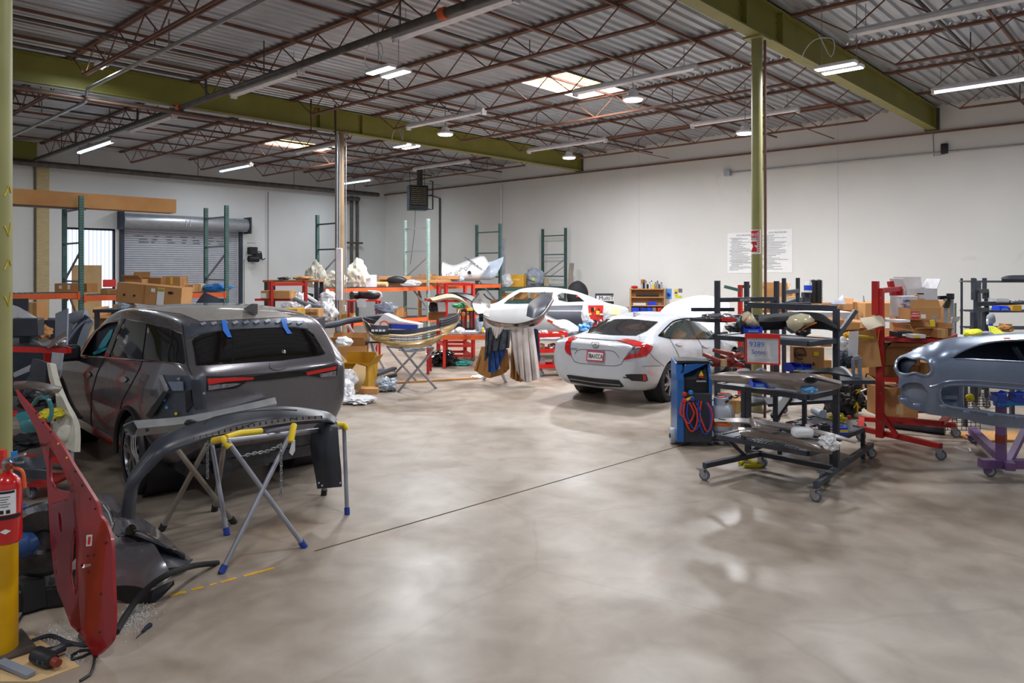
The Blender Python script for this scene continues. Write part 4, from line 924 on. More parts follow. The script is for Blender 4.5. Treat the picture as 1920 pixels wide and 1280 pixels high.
# upper shelf right of the column
Z2=RK(610,.4)
bag(574,486,612,537,RK(592,.3),.7,'tall cream wrapped part on the shelf left of the brown column','bag_cream','wrapped_part','car part',2,.34,ZS+.01,freq=1.5);bag(596,505,652,536,RK(625,.35),.6,'low cream wrapped part on the shelf behind the brown column','bag_cream','wrapped_part','car part',6,.3,ZS+.01)
bag(650,483,693,535,RK(672,.35),.6,'tall cream wrapped part on the shelf right of the brown column','bag_cream','wrapped_part','car part',4,.34,ZS+.01,freq=1.6)
cb(682,512,703,535,RK(692,.15),.4,'white carton beside the tall cream wrapped part on the shelf','box_white',zb=ZS+.01,turn=14,tape=False)
q0,q1=P(704,529,RK(712,.2)),P(726,530,RK(720,0));q0.z=q1.z=ZS+.09;o=one(MB().tube([q0,q1],.07,18),'cardboard_tube','cardboard_light','round cardboard tube end on the shelf right of the white carton','tube')
for i,(l,tp,r,b,lab) in enumerate(((712,524,860,530,'flat brown carton at the bottom of the flat stack on the shelf'),(708,518,840,524,'flat brown carton in the middle of the flat stack on the shelf'),(775,512,862,518,'flat brown carton topmost at the right of the flat stack'),(709,511,768,517,'flat brown carton topmost at the left of the flat stack'))):
    Zz=RK((l+r)/2,.35);cb(l,tp,r,b,Zz,.7,lab,'cardboard' if i else 'cardboard_light',zb=ZS+.01+(530-b)/FOC*Zz,turn=-8+3*i,tape=False)
bag(723,512,764,527,RK(743,-.02),.2,'black moulded part leaning on the flat carton stack','black_plastic','moulded_part','car part',3,.06,ZS+.1)
bag(748,517,790,530,RK(770,-.1),.2,'clear wrap trailing off the flat carton stack','film','plastic_wrap','bag',8,.25,ZS+.02);bag(845,518,872,531,RK(858,.1),.3,'pale folded sheet at the right end of the flat carton stack','bag_blue','plastic_wrap','bag',5,.12,ZS+.12)
cb(785,504,800,518,RK(795,.9),.3,'small brown carton standing behind the flat stack, left one',zb=ZS+.12);cb(801,504,815,518,RK(808,.95),.3,'small brown carton standing behind the flat stack, right one','cardboard_dark',zb=ZS+.12)
# printed bumper bag
Zp=RK(875,.25)
t=T('wrapped_bumper','bumper in a white printed plastic bag on the orange shelf','car part',S(872,ZS+.035,Zp));
cv_=[[(829,492),(850,498),(880,488),(905,482),(917,497)],[(828,508),(850,505),(876,497),(895,490),(914,500)],[(831,520),(855,520),(880,518),(900,516),(911,505)],[(838,523),(860,524),(885,524),(900,522),(908,512)]]
for i,c in enumerate(cv_):cv_[i]=[P(x,y,Zp+(.25,0,-.12,.12)[i]) for x,y in c]
back=[p+FW*.6 for p in cv_[0]]
skin(cv_+[[p+FW*.5 for p in cv_[3]],back,cv_[0]],28,3).obj('plastic_bag','bag_white',t,world=True,smooth=70)
for (x,y,s_,sz) in ((842,514,'Dia',.15),(860,508,'Diam',.15),(878,499,'Diam',.16)):letters('printed_text',s_,sz,'ink',P(x,y,Zp-.2),RT*.7+Vector((0,0,.7)),Vector((0,0,1))-RT,t)
for i in range(3):letters('printed_text','==== ===',.13,'ink',P(884+i*6,492+i*3.5,Zp-.16),RT*.8-Vector((0,0,.6)),Vector((0,0,1))+RT*.5,t)
MB().tube([P(880,511,Zp-.25),P(880,511,Zp-.2)],.06,16).obj('round_mark','ink',t,world=True)
t=one(skin([[P(x,y,Zp+.4) for x,y in c] for c in (((905,492),(922,490),(944,481)),((903,506),(925,502),(943,490)),((900,523),(925,521),(937,503)))]+[[P(x,y,Zp+.75) for x,y in ((902,523),(925,520),(937,503))]],20,4),'wrapped_bumper','bag_blue','bumper in a clear grey bag behind the printed bag on the orange shelf','car part',thick=.02,smooth=60)
cb(937,508,955,521,RK(946,.5),.4,'white carton behind the fifth rack frame on the dark shelf','box_white',zb=ZS-.09 and ZS-.09,tape=False)
bag(938,519,962,545,RK(950,.2),.4,'clear bag hanging over the gold carton on the dark shelf','film',seed=4,zb=ZS-.09)
cb(957,522,985,545,RK(970,.25),.5,'gold brown carton with pale tape on the dark shelf','cardboard_gold',zb=ZS-.095,turn=-12,patch=[(0,.6,.5,.14,'tape')])
bag(983,505,1022,541,RK(1002,.3),.5,'grey bumper piece in clear bag on the dark shelf','seat_grey','wrapped_bumper','car part',7,.3,ZS-.09,freq=1.6);o=one(MB().box(P(1000,523,RK(1000,.03)),(.12,.02,.09)),'yellow_tag','hivis','small yellow tag on the grey bagged bumper piece','tag')
cb(1020,524,1030,540,RK(1025,.3),.2,'small cream box beside the grey bagged bumper piece','beige_board',zb=ZS-.09,tape=False)
for (l,tp,r,b,d_,lab) in ((938,547,962,560,.3,'brown carton on the lower dark shelf, left'),(964,544,990,560,.4,'brown carton on the lower dark shelf, centre'),(995,550,1012,560,.3,'brown carton on the lower dark shelf, right')):cb(l,tp,r,b,RK((l+r)/2,d_),.4,lab,'cardboard',zb=1.155)
for i,(x,lab) in enumerate(((865,'brown carton behind the red frame cart, upper left'),(882,'brown carton behind the red frame cart, upper right'))):cb(x-9,536,x+7,548,RK(x,.5),.4,lab,'cardboard',zb=.80,patch=[(0,.5,.6,.3,'ink')] if i else None)
for (l,tp,r,b,z,lab,mm) in ((898,532,916,560,.76,'tall gold carton on the low shelf under the printed bag','cardboard_gold'),(917,538,932,560,.76,'tall brown carton on the low shelf under the printed bag','cardboard'),(810,536,834,560,.76,'olive gold carton on the low shelf behind the red frame cart','cardboard_gold')):cb(l,tp,r,b,RK((l+r)/2,.4),.4,lab,mm,zb=z)
o=one(MB().bar(P(787,545,RK(787,.9)),P(787,622,RK(787,.4)),.9,.02,up=RT),'cardboard_sheet','cardboard_dark','large brown cardboard sheet leaning under the orange shelf by the pale frame','cardboard');o.location.z=max(0.0,o.location.z)
cb(735,565,756,583,RK(745,.4),.4,'brown carton on the low shelf right of the column','cardboard',zb=.785);cb(738,583,760,592,RK(749,.4),.4,'dark brown carton below the others on the low shelf','cardboard_dark',zb=.785)
bars([(S(942,.0,25.6),S(945,3.3,25.9))],.09,'steel_bar','brace','tall grey bar leaning behind the fifth rack frame','bar')
bars([(S(1060,.0,25.3),S(1072,2.42,26.2))],.16,'wood_plank','wood_grey','grey wooden plank leaning on the right wall','plank',.05)
t=T('covered_seat','black cloth covered seat standing by the right wall behind the coupe','seat',S(1083,0,24.5),CAMZ);MB().blob((0,0,1.35),(.72,.5,.95),4,.05,1.2,3,None,.9).obj('cover','black_cloth',t);MB().box((0,0,.45),(.6,.5,.9)).obj('seat_base','seat_dark',t,bev=.05)
MB().box((.05,-.262,1.3),(.25,.01,.05)).obj('red_badge','red_light',t)
# things on the far wall right of the coupe
Zw=RW(1137,.15);t=T('shop_sign','framed sign with MultiTool lettering leaning on the right wall','sign',P(1138,574,Zw),CAMZ)
w_=44/FOC*Zw;h_=24/FOC*Zw
MB().box((0,0,h_/2),(w_,.05,h_)).obj('sign_frame','cart_grey',t,smooth=0);MB().box((0,-.03,h_*.62),(w_*.9,.01,h_*.42)).obj('sign_face','paper',t,smooth=0);MB().box((0,-.03,h_*.2),(w_*.9,.01,h_*.3)).obj('sign_band','ink',t,smooth=0)
letters('sign_letters','MultiTool',.2,'ink',PM[t.name] @ Vector((.1,-.045,h_*.64)),RT,(0,0,1),t)
o=T('sign_stand','low dark stand holding the framed lettering sign at the right wall','stand',S(1138,0,Zw),CAMZ);MB().box((0,.05,.42),(.8,.3,.84)).obj('stand_body','seat_dark',o,smooth=0)
o.location.z=0
t=T('chair','grey plastic chair back beside the wooden shelf','chair',S(1168,0,21.5),CAMZ+R(25));MB().box((0,0,.85),(.42,.05,.5)).obj('backrest','wood_grey',t,bev=.04);MB().box((0,-.22,.5),(.44,.42,.04)).obj('seat','wood_grey',t,bev=.01)
for x in (-.18,.18):
    for y in (-.38,-.02):MB().box((x,y,.25),(.04,.04,.5)).obj('leg','wood_grey',t,smooth=0)
Zs=RW(1214,.55);wS=62/FOC*Zs;zt_=P(1214,541,Zs).z
t=T('wooden_shelf','open pine shelf unit with cans on top against the right wall','shelf',S(1214,0,Zs),CAMZ+R(-6))
for x in (-wS/2,wS/2):MB().box((x,.15,zt_/2),(.03,.34,zt_)).obj('side_panel','wood',t,smooth=0)
zsh=[zt_-.015,P(1214,557,Zs).z,P(1214,573,Zs).z,P(1214,586,Zs).z,.2]
for z in zsh:MB().box((0,.15,z),(wS,.34,.03)).obj('shelf_board','wood',t,smooth=0)
MB().box((0,.31,zt_/2),(wS,.01,zt_)).obj('back_panel','wood',t,smooth=0)
SM=PM[t.name]
def onshelf(u,z,v=.05):return SM @ Vector((u*wS,v,z))
can_cols=['cyl_grey','ink','cyl_grey','black_plastic','box_white','paper','yellow','cyl_grey','brace','ink_grey','cyl_grey']
for i in range(11):
    c=onshelf(-.16+i*.058,zt_,.06+.05*(i % 2));hgt=.16+.05*((i*7) % 3)
    tt=T('spray_can','%s can on the pine shelf, number %s from the left in the row' % (('grey','black','silver','black capped','white','pale','yellow','grey capped','steel','dark grey','last grey')[i],('one','two','three','four','five','six','seven','eight','nine','ten','eleven')[i]),'can',c,0,'cans on the pine shelf')
    MB().lathe([(.034,0),(.034,hgt*.8),(.02,hgt*.86)],12).obj('can_body',can_cols[i],tt);MB().lathe([(.021,hgt*.86),(.02,hgt)],10).obj('cap','black_plastic' if i % 3 else 'yellow',tt)
c=onshelf(-.12,zt_,.22);o=one(MB().lathe([(.07,0),(.07,.3)],14,None,c),'paper_roll','cardboard_dark','brown paper roll standing behind the cans on the pine shelf','roll')
c=onshelf(-.38,zt_,.1);o=one(MB().blob(c+Vector((0,0,.05)),(.3,.2,.1),3,.3,3,2,None,.9),'power_tool','tool_red','red tool lying at the left end of the pine shelf top','tool')
a,b=onshelf(-.34,zsh[1]+.07),onshelf(.34,zsh[1]+.07);o=one(MB().tube([a,b],.05,12),'sanding_block','black_plastic','long black bar lying in the top bay of the pine shelf','tool')
for i,(u,m_,w2,lab) in enumerate(((-.34,'box_white',.2,'white bottle row'),(-.15,'box_white',.22,'white masking rolls'),(.14,'bin_blue',.26,'blue bin'),(.36,'wood_grey',.12,'small grey box'))):o=one(MB().box(onshelf(u,zsh[2]+.05+.02*(i==2)),(w2,.12,.08+.05*(i==2)),Matrix.Rotation(CAMZ,3,'Z')),'parts_bin',m_,lab+' in the middle bay of the pine shelf','bin',bev=.01)
for i,(u,m_,w2,lab) in enumerate(((-.37,'bin_blue',.24,'blue bin at the left'),(-.12,'clamp_blue',.22,'dark blue bin second'),(.06,'bin_blue',.16,'blue bin third'),(.2,'wood_grey',.12,'grey bottle pack'),(.36,'red_light',.14,'red box at the right'))):o=one(MB().box(onshelf(u,zsh[3]+.09),(w2,.14,.15),Matrix.Rotation(CAMZ,3,'Z')),'parts_bin',m_,lab+' in the low bay of the pine shelf','bin',bev=.01)
for i,(l,tp,r,b,m_,lab) in enumerate(((1249,541,1259,560,'lcd_blue','small blue and white poster right of the pine shelf'),(1264,542,1271,553,'yellow','small yellow and blue poster on the right wall'),(1272,541,1279,548,'ink_grey','small grey photo poster on the right wall'),(1266,554,1278,558,'hivis','small yellow note below the posters on the right wall'))):
    a,b2=wallpt(l,b,.01),wallpt(r,tp,.01);p=T('poster',lab,'poster',(WX-.01,(a.y+b2.y)/2,a.z));MB().box((WX-.006,(a.y+b2.y)/2,(a.z+b2.z)/2),(.01,abs(a.y-b2.y),b2.z-a.z)).obj('poster_sheet',m_,p,world=True,smooth=0)
    if i<2:MB().blob((WX-.012,(a.y+b2.y)/2,(a.z*.6+b2.z*.4)),(.006,abs(a.y-b2.y)*.7,(b2.z-a.z)*.4),2,.3,2,i).obj('printed_picture','bin_blue',p,world=True)
t=T('mesh_chair','grey mesh chair back standing behind the white sedan','chair',S(1282,0,20.5),CAMZ+R(20));sk=skin([[(-.26,0,.75),(0,-.06,.78),(.26,0,.9)],[(-.27,.02,1.1),(0,-.03,1.15),(.27,.02,1.32)]],10,4);sk.obj('backrest','seat_grey',t,thick=.02);MB().box((0,-.25,.5),(.5,.5,.06)).obj('seat','seat_dark',t,bev=.02);MB().tube([(0,-.25,0),(0,-.25,.5)],.04,8).obj('post','cart_grey',t)
for a in range(5):MB().bar((0,-.25,.04),(.28*math.cos(a*1.257),-.25+.28*math.sin(a*1.257),.04),.04).obj('foot','cart_grey',t)
# ---- middle of the floor: work stands, bumpers, red carts, clutter between the cars
def cart_frame(name,label,segs,m,w=.05,cat='cart',loc=None,part='frame_bar'):
    t=T(name,label,cat,loc if loc is not None else (0,0,0))
    for a,b in segs:MB().bar(a,b,w,w).obj(part,m,t,world=True,smooth=0)
    return t
def caster(t,p,r=.06,m='zinc',yaw=0.0,h=None):
    h=h or r*2+.06;rot=Matrix.Rotation(CAMZ+R(68)+yaw,3,'Z');p=Vector(p);p.z=0
    w=MB().lathe([(r*.4,-.018),(r*.9,-.02),(r,-.012),(r,.012),(r*.9,.02),(r*.4,.018)],20,rot @ Matrix.Rotation(R(90),3,'Y'),p+Vector((0,0,r)));wo=w.obj('caster_wheel','grey_plastic',t,world=True)
    MB().lathe([(r*.62,-.022),(r*.62,.022)],16,rot @ Matrix.Rotation(R(90),3,'Y'),p+Vector((0,0,r))).obj('wheel_hub','cyl_grey',wo,world=True)
    f=MB()
    for s_ in (-1,1):f.bar(p+rot @ Vector((s_*.03,0,r*.8)),p+rot @ Vector((s_*.03,.03,h-.01)),.008,r*.9)
    f.box(p+rot @ Vector((0,.03,h-.01)),(.09,.09,.012),rot);f.obj('caster_fork',m,t,world=True,smooth=0)
def legs(name,label,tubes,m,r=.016,cat='work stand',foot='clamp_blue',tape=None):
    c=sum((t_[0] for t_ in tubes),Vector())/len(tubes);c.z=0
    t=T(name,label,cat,c)
    for pts in tubes:
        o=MB().tube(pts,r,10).obj('leg',m,t,world=True)
        if foot:d=(pts[1]-pts[0]).normalized();MB().tube([pts[0],pts[0]+d*.06],r*1.35,10).obj('rubber_foot',foot,o,world=True)
    return t
# folding stand under the tan bumper
A_,B_,C_,D_=F(746,735),F(818,728),F(783,716),F(738,703)
tA,tB,tC,tD=P(812,652,13.0),P(752,652,12.9),P(726,649,13.7),P(788,650,13.9)
t=legs('folding_stand','grey folding work stand with crossed legs carrying the tan bumper',[[A_,P(782,692,13.0),P(806,664,13.0),tA],[B_,P(785,692,13.05),tB],[C_,P(752,682,13.9),tC],[D_,P(760,680,14.0),tD]],'brace',.022,foot=None)
MB().tube([tA,tD],.022,8).obj('top_bar','brace',t,world=True);MB().tube([tB,tC],.022,8).obj('top_bar','brace',t,world=True)
bag(745,648,802,664,13.3,.3,'pale wrap hanging under the tan bumper','bag_blue','plastic_wrap',seed=6,zb=.7)
# tan front bumper with dark upper grille
t=T('bumper_cover','tan front bumper cover with dark slatted upper part on a folding stand','car part',S(768,.78,13.2))
tp=[(678,590,13.9),(690,612,13.5),(725,634,13.1),(770,640,12.9),(815,627,13.0),(845,606,13.4),(861,585,14.0)]
md=[(680,606,13.85),(692,627,13.4),(725,644,12.9),(770,648,12.7),(815,638,12.8),(848,615,13.3),(861,598,14.0)]
bt=[(684,616,13.95),(700,637,13.5),(730,649,13.1),(770,653,13.0),(812,646,13.0),(848,618,13.5),(861,600,14.1)]
def strip_mesh(c1,c2,c3,name,m,parent,n=40,k=4,th=.012):return skin([PL(c1),PL(c2),PL(c3)],n,k).obj(name,m,parent,world=True,thick=th,smooth=60)
strip_mesh([(678,592,13.9),(690,618,13.5),(728,626,13.12),(770,627,12.95),(825,616,13.05),(848,605,13.4),(861,586,14.0)],[(680,602,13.85),(692,627,13.42),(725,630,13.0),(770,629.5,12.85),(823,618,12.95),(848,610,13.35),(861,592,13.95)],[(681,606,13.85),(696,631,13.42),(727,628,13.02),(770,631,12.83),(824,620,12.93),(849,612,13.35),(861,598,14.0)],'upper_lip','tan_paint',t,th=.01)
strip_mesh([(730,637,12.95),(752,641,12.8),(775,640.5,12.75),(800,636,12.8),(824,628,12.9)],[(722,641,12.95),(752,646,12.75),(775,646,12.7),(800,641,12.75),(836,625,13.0)],[(700,637,13.4),(735,648,13.0),(770,652,12.95),(812,645,13.0),(855,607,13.7)],'lower_skirt','tan_paint',t,th=.012)
for c1,c2,c3 in (([(684,612,13.7),(700,628,13.25),(731,631,12.97)],[(688,622,13.5),(706,635,13.15),(731,636,12.9)],[(700,637,13.4),(722,644,13.0),(733,642,12.92)]),([(824,616,12.96),(846,609,13.3),(861,597,13.95)],[(828,622,12.94),(848,614,13.3),(861,600,13.98)],[(836,629,13.0),(850,617,13.45),(861,602,14.0)])):skin([PL(c1),PL(c2),PL(c3)],12,3).obj('side_skirt','tan_paint',t,world=True,thick=.012)
skin([PL([(683,602,13.8),(700,609,13.3),(728,611,13.1)]),PL([(686,612,13.6),(702,620,13.2),(729,622,13.0)]),PL([(691,621,13.4),(708,627,13.15),(729,627,13.0)])],12,3).obj('fog_grille','slate_plastic',t,world=True,thick=.012)
for k in range(4):MB().box(P(699+k*7,619.5,13.05),(.045,.02,.035),Matrix.Rotation(CAMZ,3,'Z')).obj('grille_opening','bag_white',t,world=True)
skin([PL([(681,598,13.9),(684,601,13.7),(690,605,13.5)]),PL([(684,604,13.75),(688,610,13.55),(696,613,13.3)]),PL([(690,618,13.45),(696,622,13.3),(702,624,13.2)])],8,3).obj('corner_piece','slate_plastic',t,world=True,thick=.02)
skin([PL([(729,618,12.98),(770,617,12.8),(823,609,12.9)]),PL([(729,626,12.98),(770,626,12.78),(823,615,12.88)])],20,3).obj('grille_band','slate_plastic',t,world=True,thick=.012)
skin([PL([(823,597,12.95),(842,592,13.3),(857,588,13.7),(861,579,13.95)]),PL([(823,604,12.88),(842,600,13.25),(857,595,13.65),(861,590,13.95)]),PL([(823,614,12.86),(842,609,13.2),(856,604,13.6),(861,598,13.95)])],14,4).obj('slatted_corner','slate_plastic',t,world=True,thick=.012)
for k in range(3):MB().tube(cr(PL([(826,601+k*4.2,12.85),(842,597+k*4.2,13.18),(857,591+k*4.2,13.6)]),10),.012,6).obj('slat','black_plastic',t,world=True)
for y0 in (632,636.5):MB().tube(cr(PL([(731,y0,12.9),(770,y0+1,12.75),(800,y0-3,12.8),(824,y0-10,12.95)]),16),.008,6).obj('mesh_bar','slate_plastic',t,world=True)
for x in range(740,822,12):MB().tube(PL([(x,630-(max(0,x-785)*.17),12.85),(x,640-(max(0,x-785)*.2),12.8)]),.003,5).obj('mesh_bar','slate_plastic',t,world=True)
# white stand behind it with a grey sill part across
legs('folding_stand','white splattered folding stand left of the tan bumper',[[F(721,690),P(700,655,15.9),P(690,612,15.9)],[F(680,678),P(672,640,16.2),P(652,608,16.0)],[F(695,680),P(700,655,16.6),P(712,618,16.4)],[F(658,664),P(680,640,17),P(690,612,17)]],'box_white',.035,foot=None)
one(MB().tube(cr(PL([(598,612,14.8),(630,607,15.2),(660,600,15.6),(737,592,16.2)]),20),[.06]*3+[.07]*14+[.05]*3,10),'sill_part','seat_dark','long dark grey sill part lying across the white stand','car part')
one(MB().bar(P(680,598,15.6),P(735,612,15.2),.05,.09),'bracket_bar','cart_grey','dark metal bracket lying behind the tan bumper','car part')
# big white carton with blue stripe
Zc=15.2;t=T('carton','big white carton with blue and orange stripes behind the tan bumper','box',S(738,.0,Zc),CAMZ+R(-5))
t.location.z=EYE-(640-HY)/FOC*Zc;PM[t.name]=mat4(t.location,CAMZ+R(-5));wc=92/FOC*Zc;hc=52/FOC*Zc
MB().prism([(-wc/2,0,0),(wc/2,0,0),(wc/2+.03,0,hc*.62),(wc*.1,0,hc*.75),(-wc*.2,0,hc),(-wc/2,0,hc*.45)],(0,.4,0)).obj('carton_body','box_white',t,smooth=0)
MB().add([(-.15,-.004,hc*.48),(wc/2,-.004,hc*.42),(wc/2,-.004,hc*.60),(-.15,-.004,hc*.66)],[(0,1,2,3)]).obj('blue_stripe','blue_stripe',t,smooth=0)
MB().add([(-.3,-.003,hc*.69),(wc/2,-.003,hc*.63),(wc/2,-.003,hc*.645),(-.3,-.003,hc*.71)],[(0,1,2,3)]).obj('orange_stripe','orange_stripe',t,smooth=0)
MB().tube([(-.2,-.006,hc*.58),(-.2,0,hc*.58)],.1,20).obj('round_emblem','orange_stripe',t);MB().tube([(-.2,-.009,hc*.58),(-.2,-.004,hc*.58)],.07,20).obj('emblem_centre','box_white',t)
letters('printed_text','PARTS',.07,'ink_blue',PM[t.name] @ Vector((-.12,-.006,hc*.32)),RT,(0,0,1),t);letters('printed_text','QUALITY INC',.06,'ink_blue',PM[t.name] @ Vector((-.05,-.006,hc*.2)),RT,(0,0,1),t)
tb=T('parts_table','low dark table under the striped white carton','table',S(742,0,15.5),CAMZ);zt=EYE-(641-HY)/FOC*Zc;MB().box((0,.1,zt-.02),(1.5,.6,.03)).obj('table_top','cart_grey',tb)
for x in (-.7,.7):
    for y in (-.15,.35):MB().box((x,y,zt/2-.02),(.05,.05,zt-.04)).obj('leg','cart_red',tb,smooth=0)
bag(700,570,745,592,15.7,.3,'lilac grey plastic part on top of the striped carton','seat_grey','moulded_part','car part',3,.3,zb=1.25)
# red frame cart right of the pale rack frame
def red_cart():
    Zr=17.6;z=lambda y:EYE-(y-HY)/FOC*Zr
    L0,L1,R0,R1=S(836,0,Zr),S(822,0,Zr+.9),S(887,0,Zr),S(872,0,Zr+.9)
    up=lambda p,h:p+Vector((0,0,h))
    t=T('frame_cart','red steel frame cart right of the pale rack frame','cart',(L0+R1)/2)
    for p in (L0,R0,L1,R1):MB().bar(up(p,.1),up(p,z(531)),.07).obj('post','red_light',t,world=True,smooth=0)
    for h,mm in ((z(533),'frame_bar'),(z(564),'frame_bar'),(z(648),'frame_bar'),(.12,'base_bar')):
        for a,b in ((L0,R0),(L1,R1),(L0,L1),(R0,R1)):
            if h==z(564):a,b=a-RT*.35,b-RT*.3
            MB().bar(up(a,h),up(b,h),.06).obj(mm,'red_light',t,world=True,smooth=0)
    MB().box((L0+R1)/2+Vector((-.2*RT.x,-.2*RT.y,z(564)+.02)),(.9,.8,.02),Matrix.Rotation(CAMZ,3,'Z')).obj('shelf_plate','cart_grey',t,world=True)
    for p in (L0,R0,L1,R1):caster(t,p,.05)
    return t,z,L0,R0
rc,zr_,L0,R0=red_cart()
sheetp([[(806,560,17.7),(850,553,17.4),(893,585,16.9)],[(812,565,17.5),(856,560,17.2),(900,589,16.8)]],'trim_panel','beige_board','tan and black grille panel sloping down on the red frame cart','car part',thick=.05)
sheetp([[(856,552,17.5),(880,562,17.2),(900,578,16.7)],[(862,550,17.6),(886,556,17.3),(905,574,16.8)]],'trim_panel','black_plastic','black slatted grille strip beside the tan panel on the red frame cart','car part',thick=.04)
sheetp([[(818,553,17.9),(850,548,17.7),(888,551,17.6)],[(815,558,17.9),(850,553,17.7),(888,555,17.6)]],'trim_panel','dark_plastic','dark flat spoiler lying across the red frame cart','car part',thick=.06)
sheetp([[(820,566,17.5),(835,566,17.45)],[(822,584,17.5),(836,584,17.45)]],'document_sleeve','film','clear document sleeve hanging on the red frame cart','sleeve',thick=.004)
bag(846,567,876,577,17.2,.3,'green plastic sheet lying under the tan panel on the red cart','green','plastic_wrap',seed=3,zb=None);bag(803,565,822,585,18.0,.4,'black bag below the shelf of the red frame cart','black_plastic',seed=8)
bag(838,574,868,596,17.7,.4,'dark grey wrapped part on the red frame cart, below the green sheet','dark_plastic','wrapped_part','car part',4,zb=.75)
cb(803,585,834,600,18.3,.4,'reddish brown carton low beside the red frame cart','cardboard_dark',zb=.785 and None)
bag(800,648,861,677,16.8,.7,'black crumpled bumper and bags piled on the floor by the red frame cart','black_gloss','bumper_heap','car part',4,.35,.0);bag(846,664,886,675,16.8,.4,'mint green cloth on the floor below the red frame cart','mint','cloth','cloth',2,.3,.0)
# low table between the bumpers
t=T('work_table','orange edged work table with pale top between the two bumpers','table',S(875,0,16.2),CAMZ);zt=EYE-(622-HY)/FOC*16.2
MB().box((0,.3,zt-.03),(1.15,.6,.06)).obj('table_top','cyl_grey',t,bev=.01);MB().box((-.1,-.02,zt-.12),(1.2,.05,.1)).obj('front_rail','rack_orange',t,smooth=0)
for x in (-.5,.45):
    for y in (.05,.55):MB().box((x,y,zt/2-.03),(.06,.06,zt-.06)).obj('leg','red_light',t,smooth=0)
t=T('radiator_shroud','black slotted plastic frame standing on the pale table left of the dark bumper','car part',P(877,618,15.8),CAMZ)
hgt=38/FOC*15.8;w_=22/FOC*15.8
for x in (-w_/2,-w_*.15,w_*.2,w_/2):MB().box((x,0,hgt/2),(.035,.05,hgt)).obj('upright_rib','black_plastic',t,smooth=0)
for z in (.02,hgt-.02):MB().box((0,0,z),(w_,.05,.05)).obj('cross_rib','black_plastic',t,smooth=0)
one(MB().box(P(881,580,15.7),(.13,.1,.05),Matrix.Rotation(CAMZ,3,'Z')),'yellow_block','yellow','small yellow block on top of the black slotted frame','block')
bag(890,590,906,622,15.9,.2,'crumpled clear sheet standing on the pale table','bag_blue',seed=3);one(MB().lathe([(.05,0),(.05,.08),(.03,.1)],14,None,P(904,622,16.2)),'tape_can','yellow','small yellow can on the pale table beside the dark bumper','can')
bag(852,612,872,626,15.7,.3,'white crumpled paper on the left of the pale table','bag_white','paper','paper',5)
one(MB().tube([P(869,588,13.7),P(869,589,13.65)],.035,14),'marker_lamp','amber','round orange marker lamp behind the right end of the tan bumper','lamp')
# dark grey bumper, upside down on a cloth covered stand
t=T('bumper_cover','glossy dark grey bumper cover lying like a boat on a cloth covered stand','car part',S(960,.9,14.2))
skin([PL([(897,547,15.0),(885,567,14.9),(890,583,14.5),(912,598,14.0),(945,606,13.7),(980,605,13.6),(1015,590,13.8),(1037,560,14.3)]),
      PL([(900,553,15.2),(889,570,15.1),(898,587,14.7),(915,601,14.15),(948,610,13.85),(982,610,13.75),(1016,596,13.9),(1038,563,14.4)]),
      PL([(905,560,15.3),(897,583,15.0),(908,597,14.6),(922,609,14.3),(948,615,14.1),(985,614,14.0),(1015,602,14.2),(1036,566,14.6)])],40,4).obj('lower_lip','bumper_brown',t,world=True,thick=.015)
skin([PL([(897,546,15.1),(908,556,14.95),(920,562,14.8)]),PL([(886,566,14.95),(903,570,14.8),(919,575,14.65)]),PL([(892,587,14.5),(905,590,14.4),(917,595,14.35)])],14,5).obj('left_wing','silver_paint',t,world=True,thick=.015)
skin([PL([(898,557,14.9),(912,562,14.7),(919,563,14.6)]),PL([(900,592,14.45),(910,594,14.3),(917,595,14.3)])],8,3)
skin([PL([(1021,547,14.6),(1030,556,14.5),(1038,561,14.45)]),PL([(993,568,14.0),(1008,578,13.9),(1028,580,14.1)]),PL([(987,592,13.75),(1000,596,13.7),(1016,597,13.85)])],14,6).obj('right_wing','slate_plastic',t,world=True,thick=.015)
for c in ([(1010,601,13.75),(980,611,13.62),(945,612,13.7)],[(1000,604,13.7),(960,609,13.63)]):MB().tube(cr(PL(c),10),.006,5).obj('crease_line','mauve_paint',t,world=True)
MB().tube(cr(PL([(907,551,14.9),(914,558,14.8),(921,562,14.75)]),8),.014,6).obj('black_seal','black_plastic',t,world=True)
MB().box(P(902,595,14.2),(.08,.03,.16),Matrix.Rotation(CAMZ+.4,3,'Z')).obj('tow_eye_cover','black_plastic',t,world=True)
legs('folding_stand','pale splattered stand under the glossy dark bumper, legs wrapped in cloths',[[F(949,716),P(937,690,13.9),P(925,620,13.9)],[F(907,711),P(920,690,14.3),P(935,625,14.2)],[F(1010,706),P(1000,685,14.9),P(985,622,14.6)],[F(985,700),P(990,670,14.9),P(1000,625,14.8)]],'box_white',.035,foot=None)
def drape(name,label,cat,m,top,bot,mid=None,amp=.03,seed=0,thick=.012):
    a,b=cr(PL(top),20),cr(PL(bot),20);rows=[]
    for j in range(14):
        u=j/13;row=[]
        for i in range(20):
            p=a[i].lerp(b[i],u);w_=math.sin(i*1.3+seed)*.6+math.sin(i*2.7+seed*2+u*2)*.5
            row.append(p-FW*(amp*w_*(.3+.7*u)))
        rows.append(row)
    return one(MB().grid(rows),name,m,label,cat,thick=thick,smooth=70)
drape('paper_drape','brown kraft paper wrapped low round the left stand legs','paper','paper_brown',[(903,650,14.2),(930,648,13.9),(952,655,13.85)],[(889,694,14.25),(915,708,13.95),(945,700,13.9),(955,690,13.95)],amp=.05,seed=2)
drape('jacket','dark fleece jacket hanging from the stand under the glossy dark bumper','clothing','fleece',[(911,616,13.75),(925,613,13.7),(945,617,13.65),(956,618,13.7)],[(909,676,13.7),(922,660,13.65),(938,656,13.6),(954,652,13.65)],amp=.06,seed=1,thick=.03)
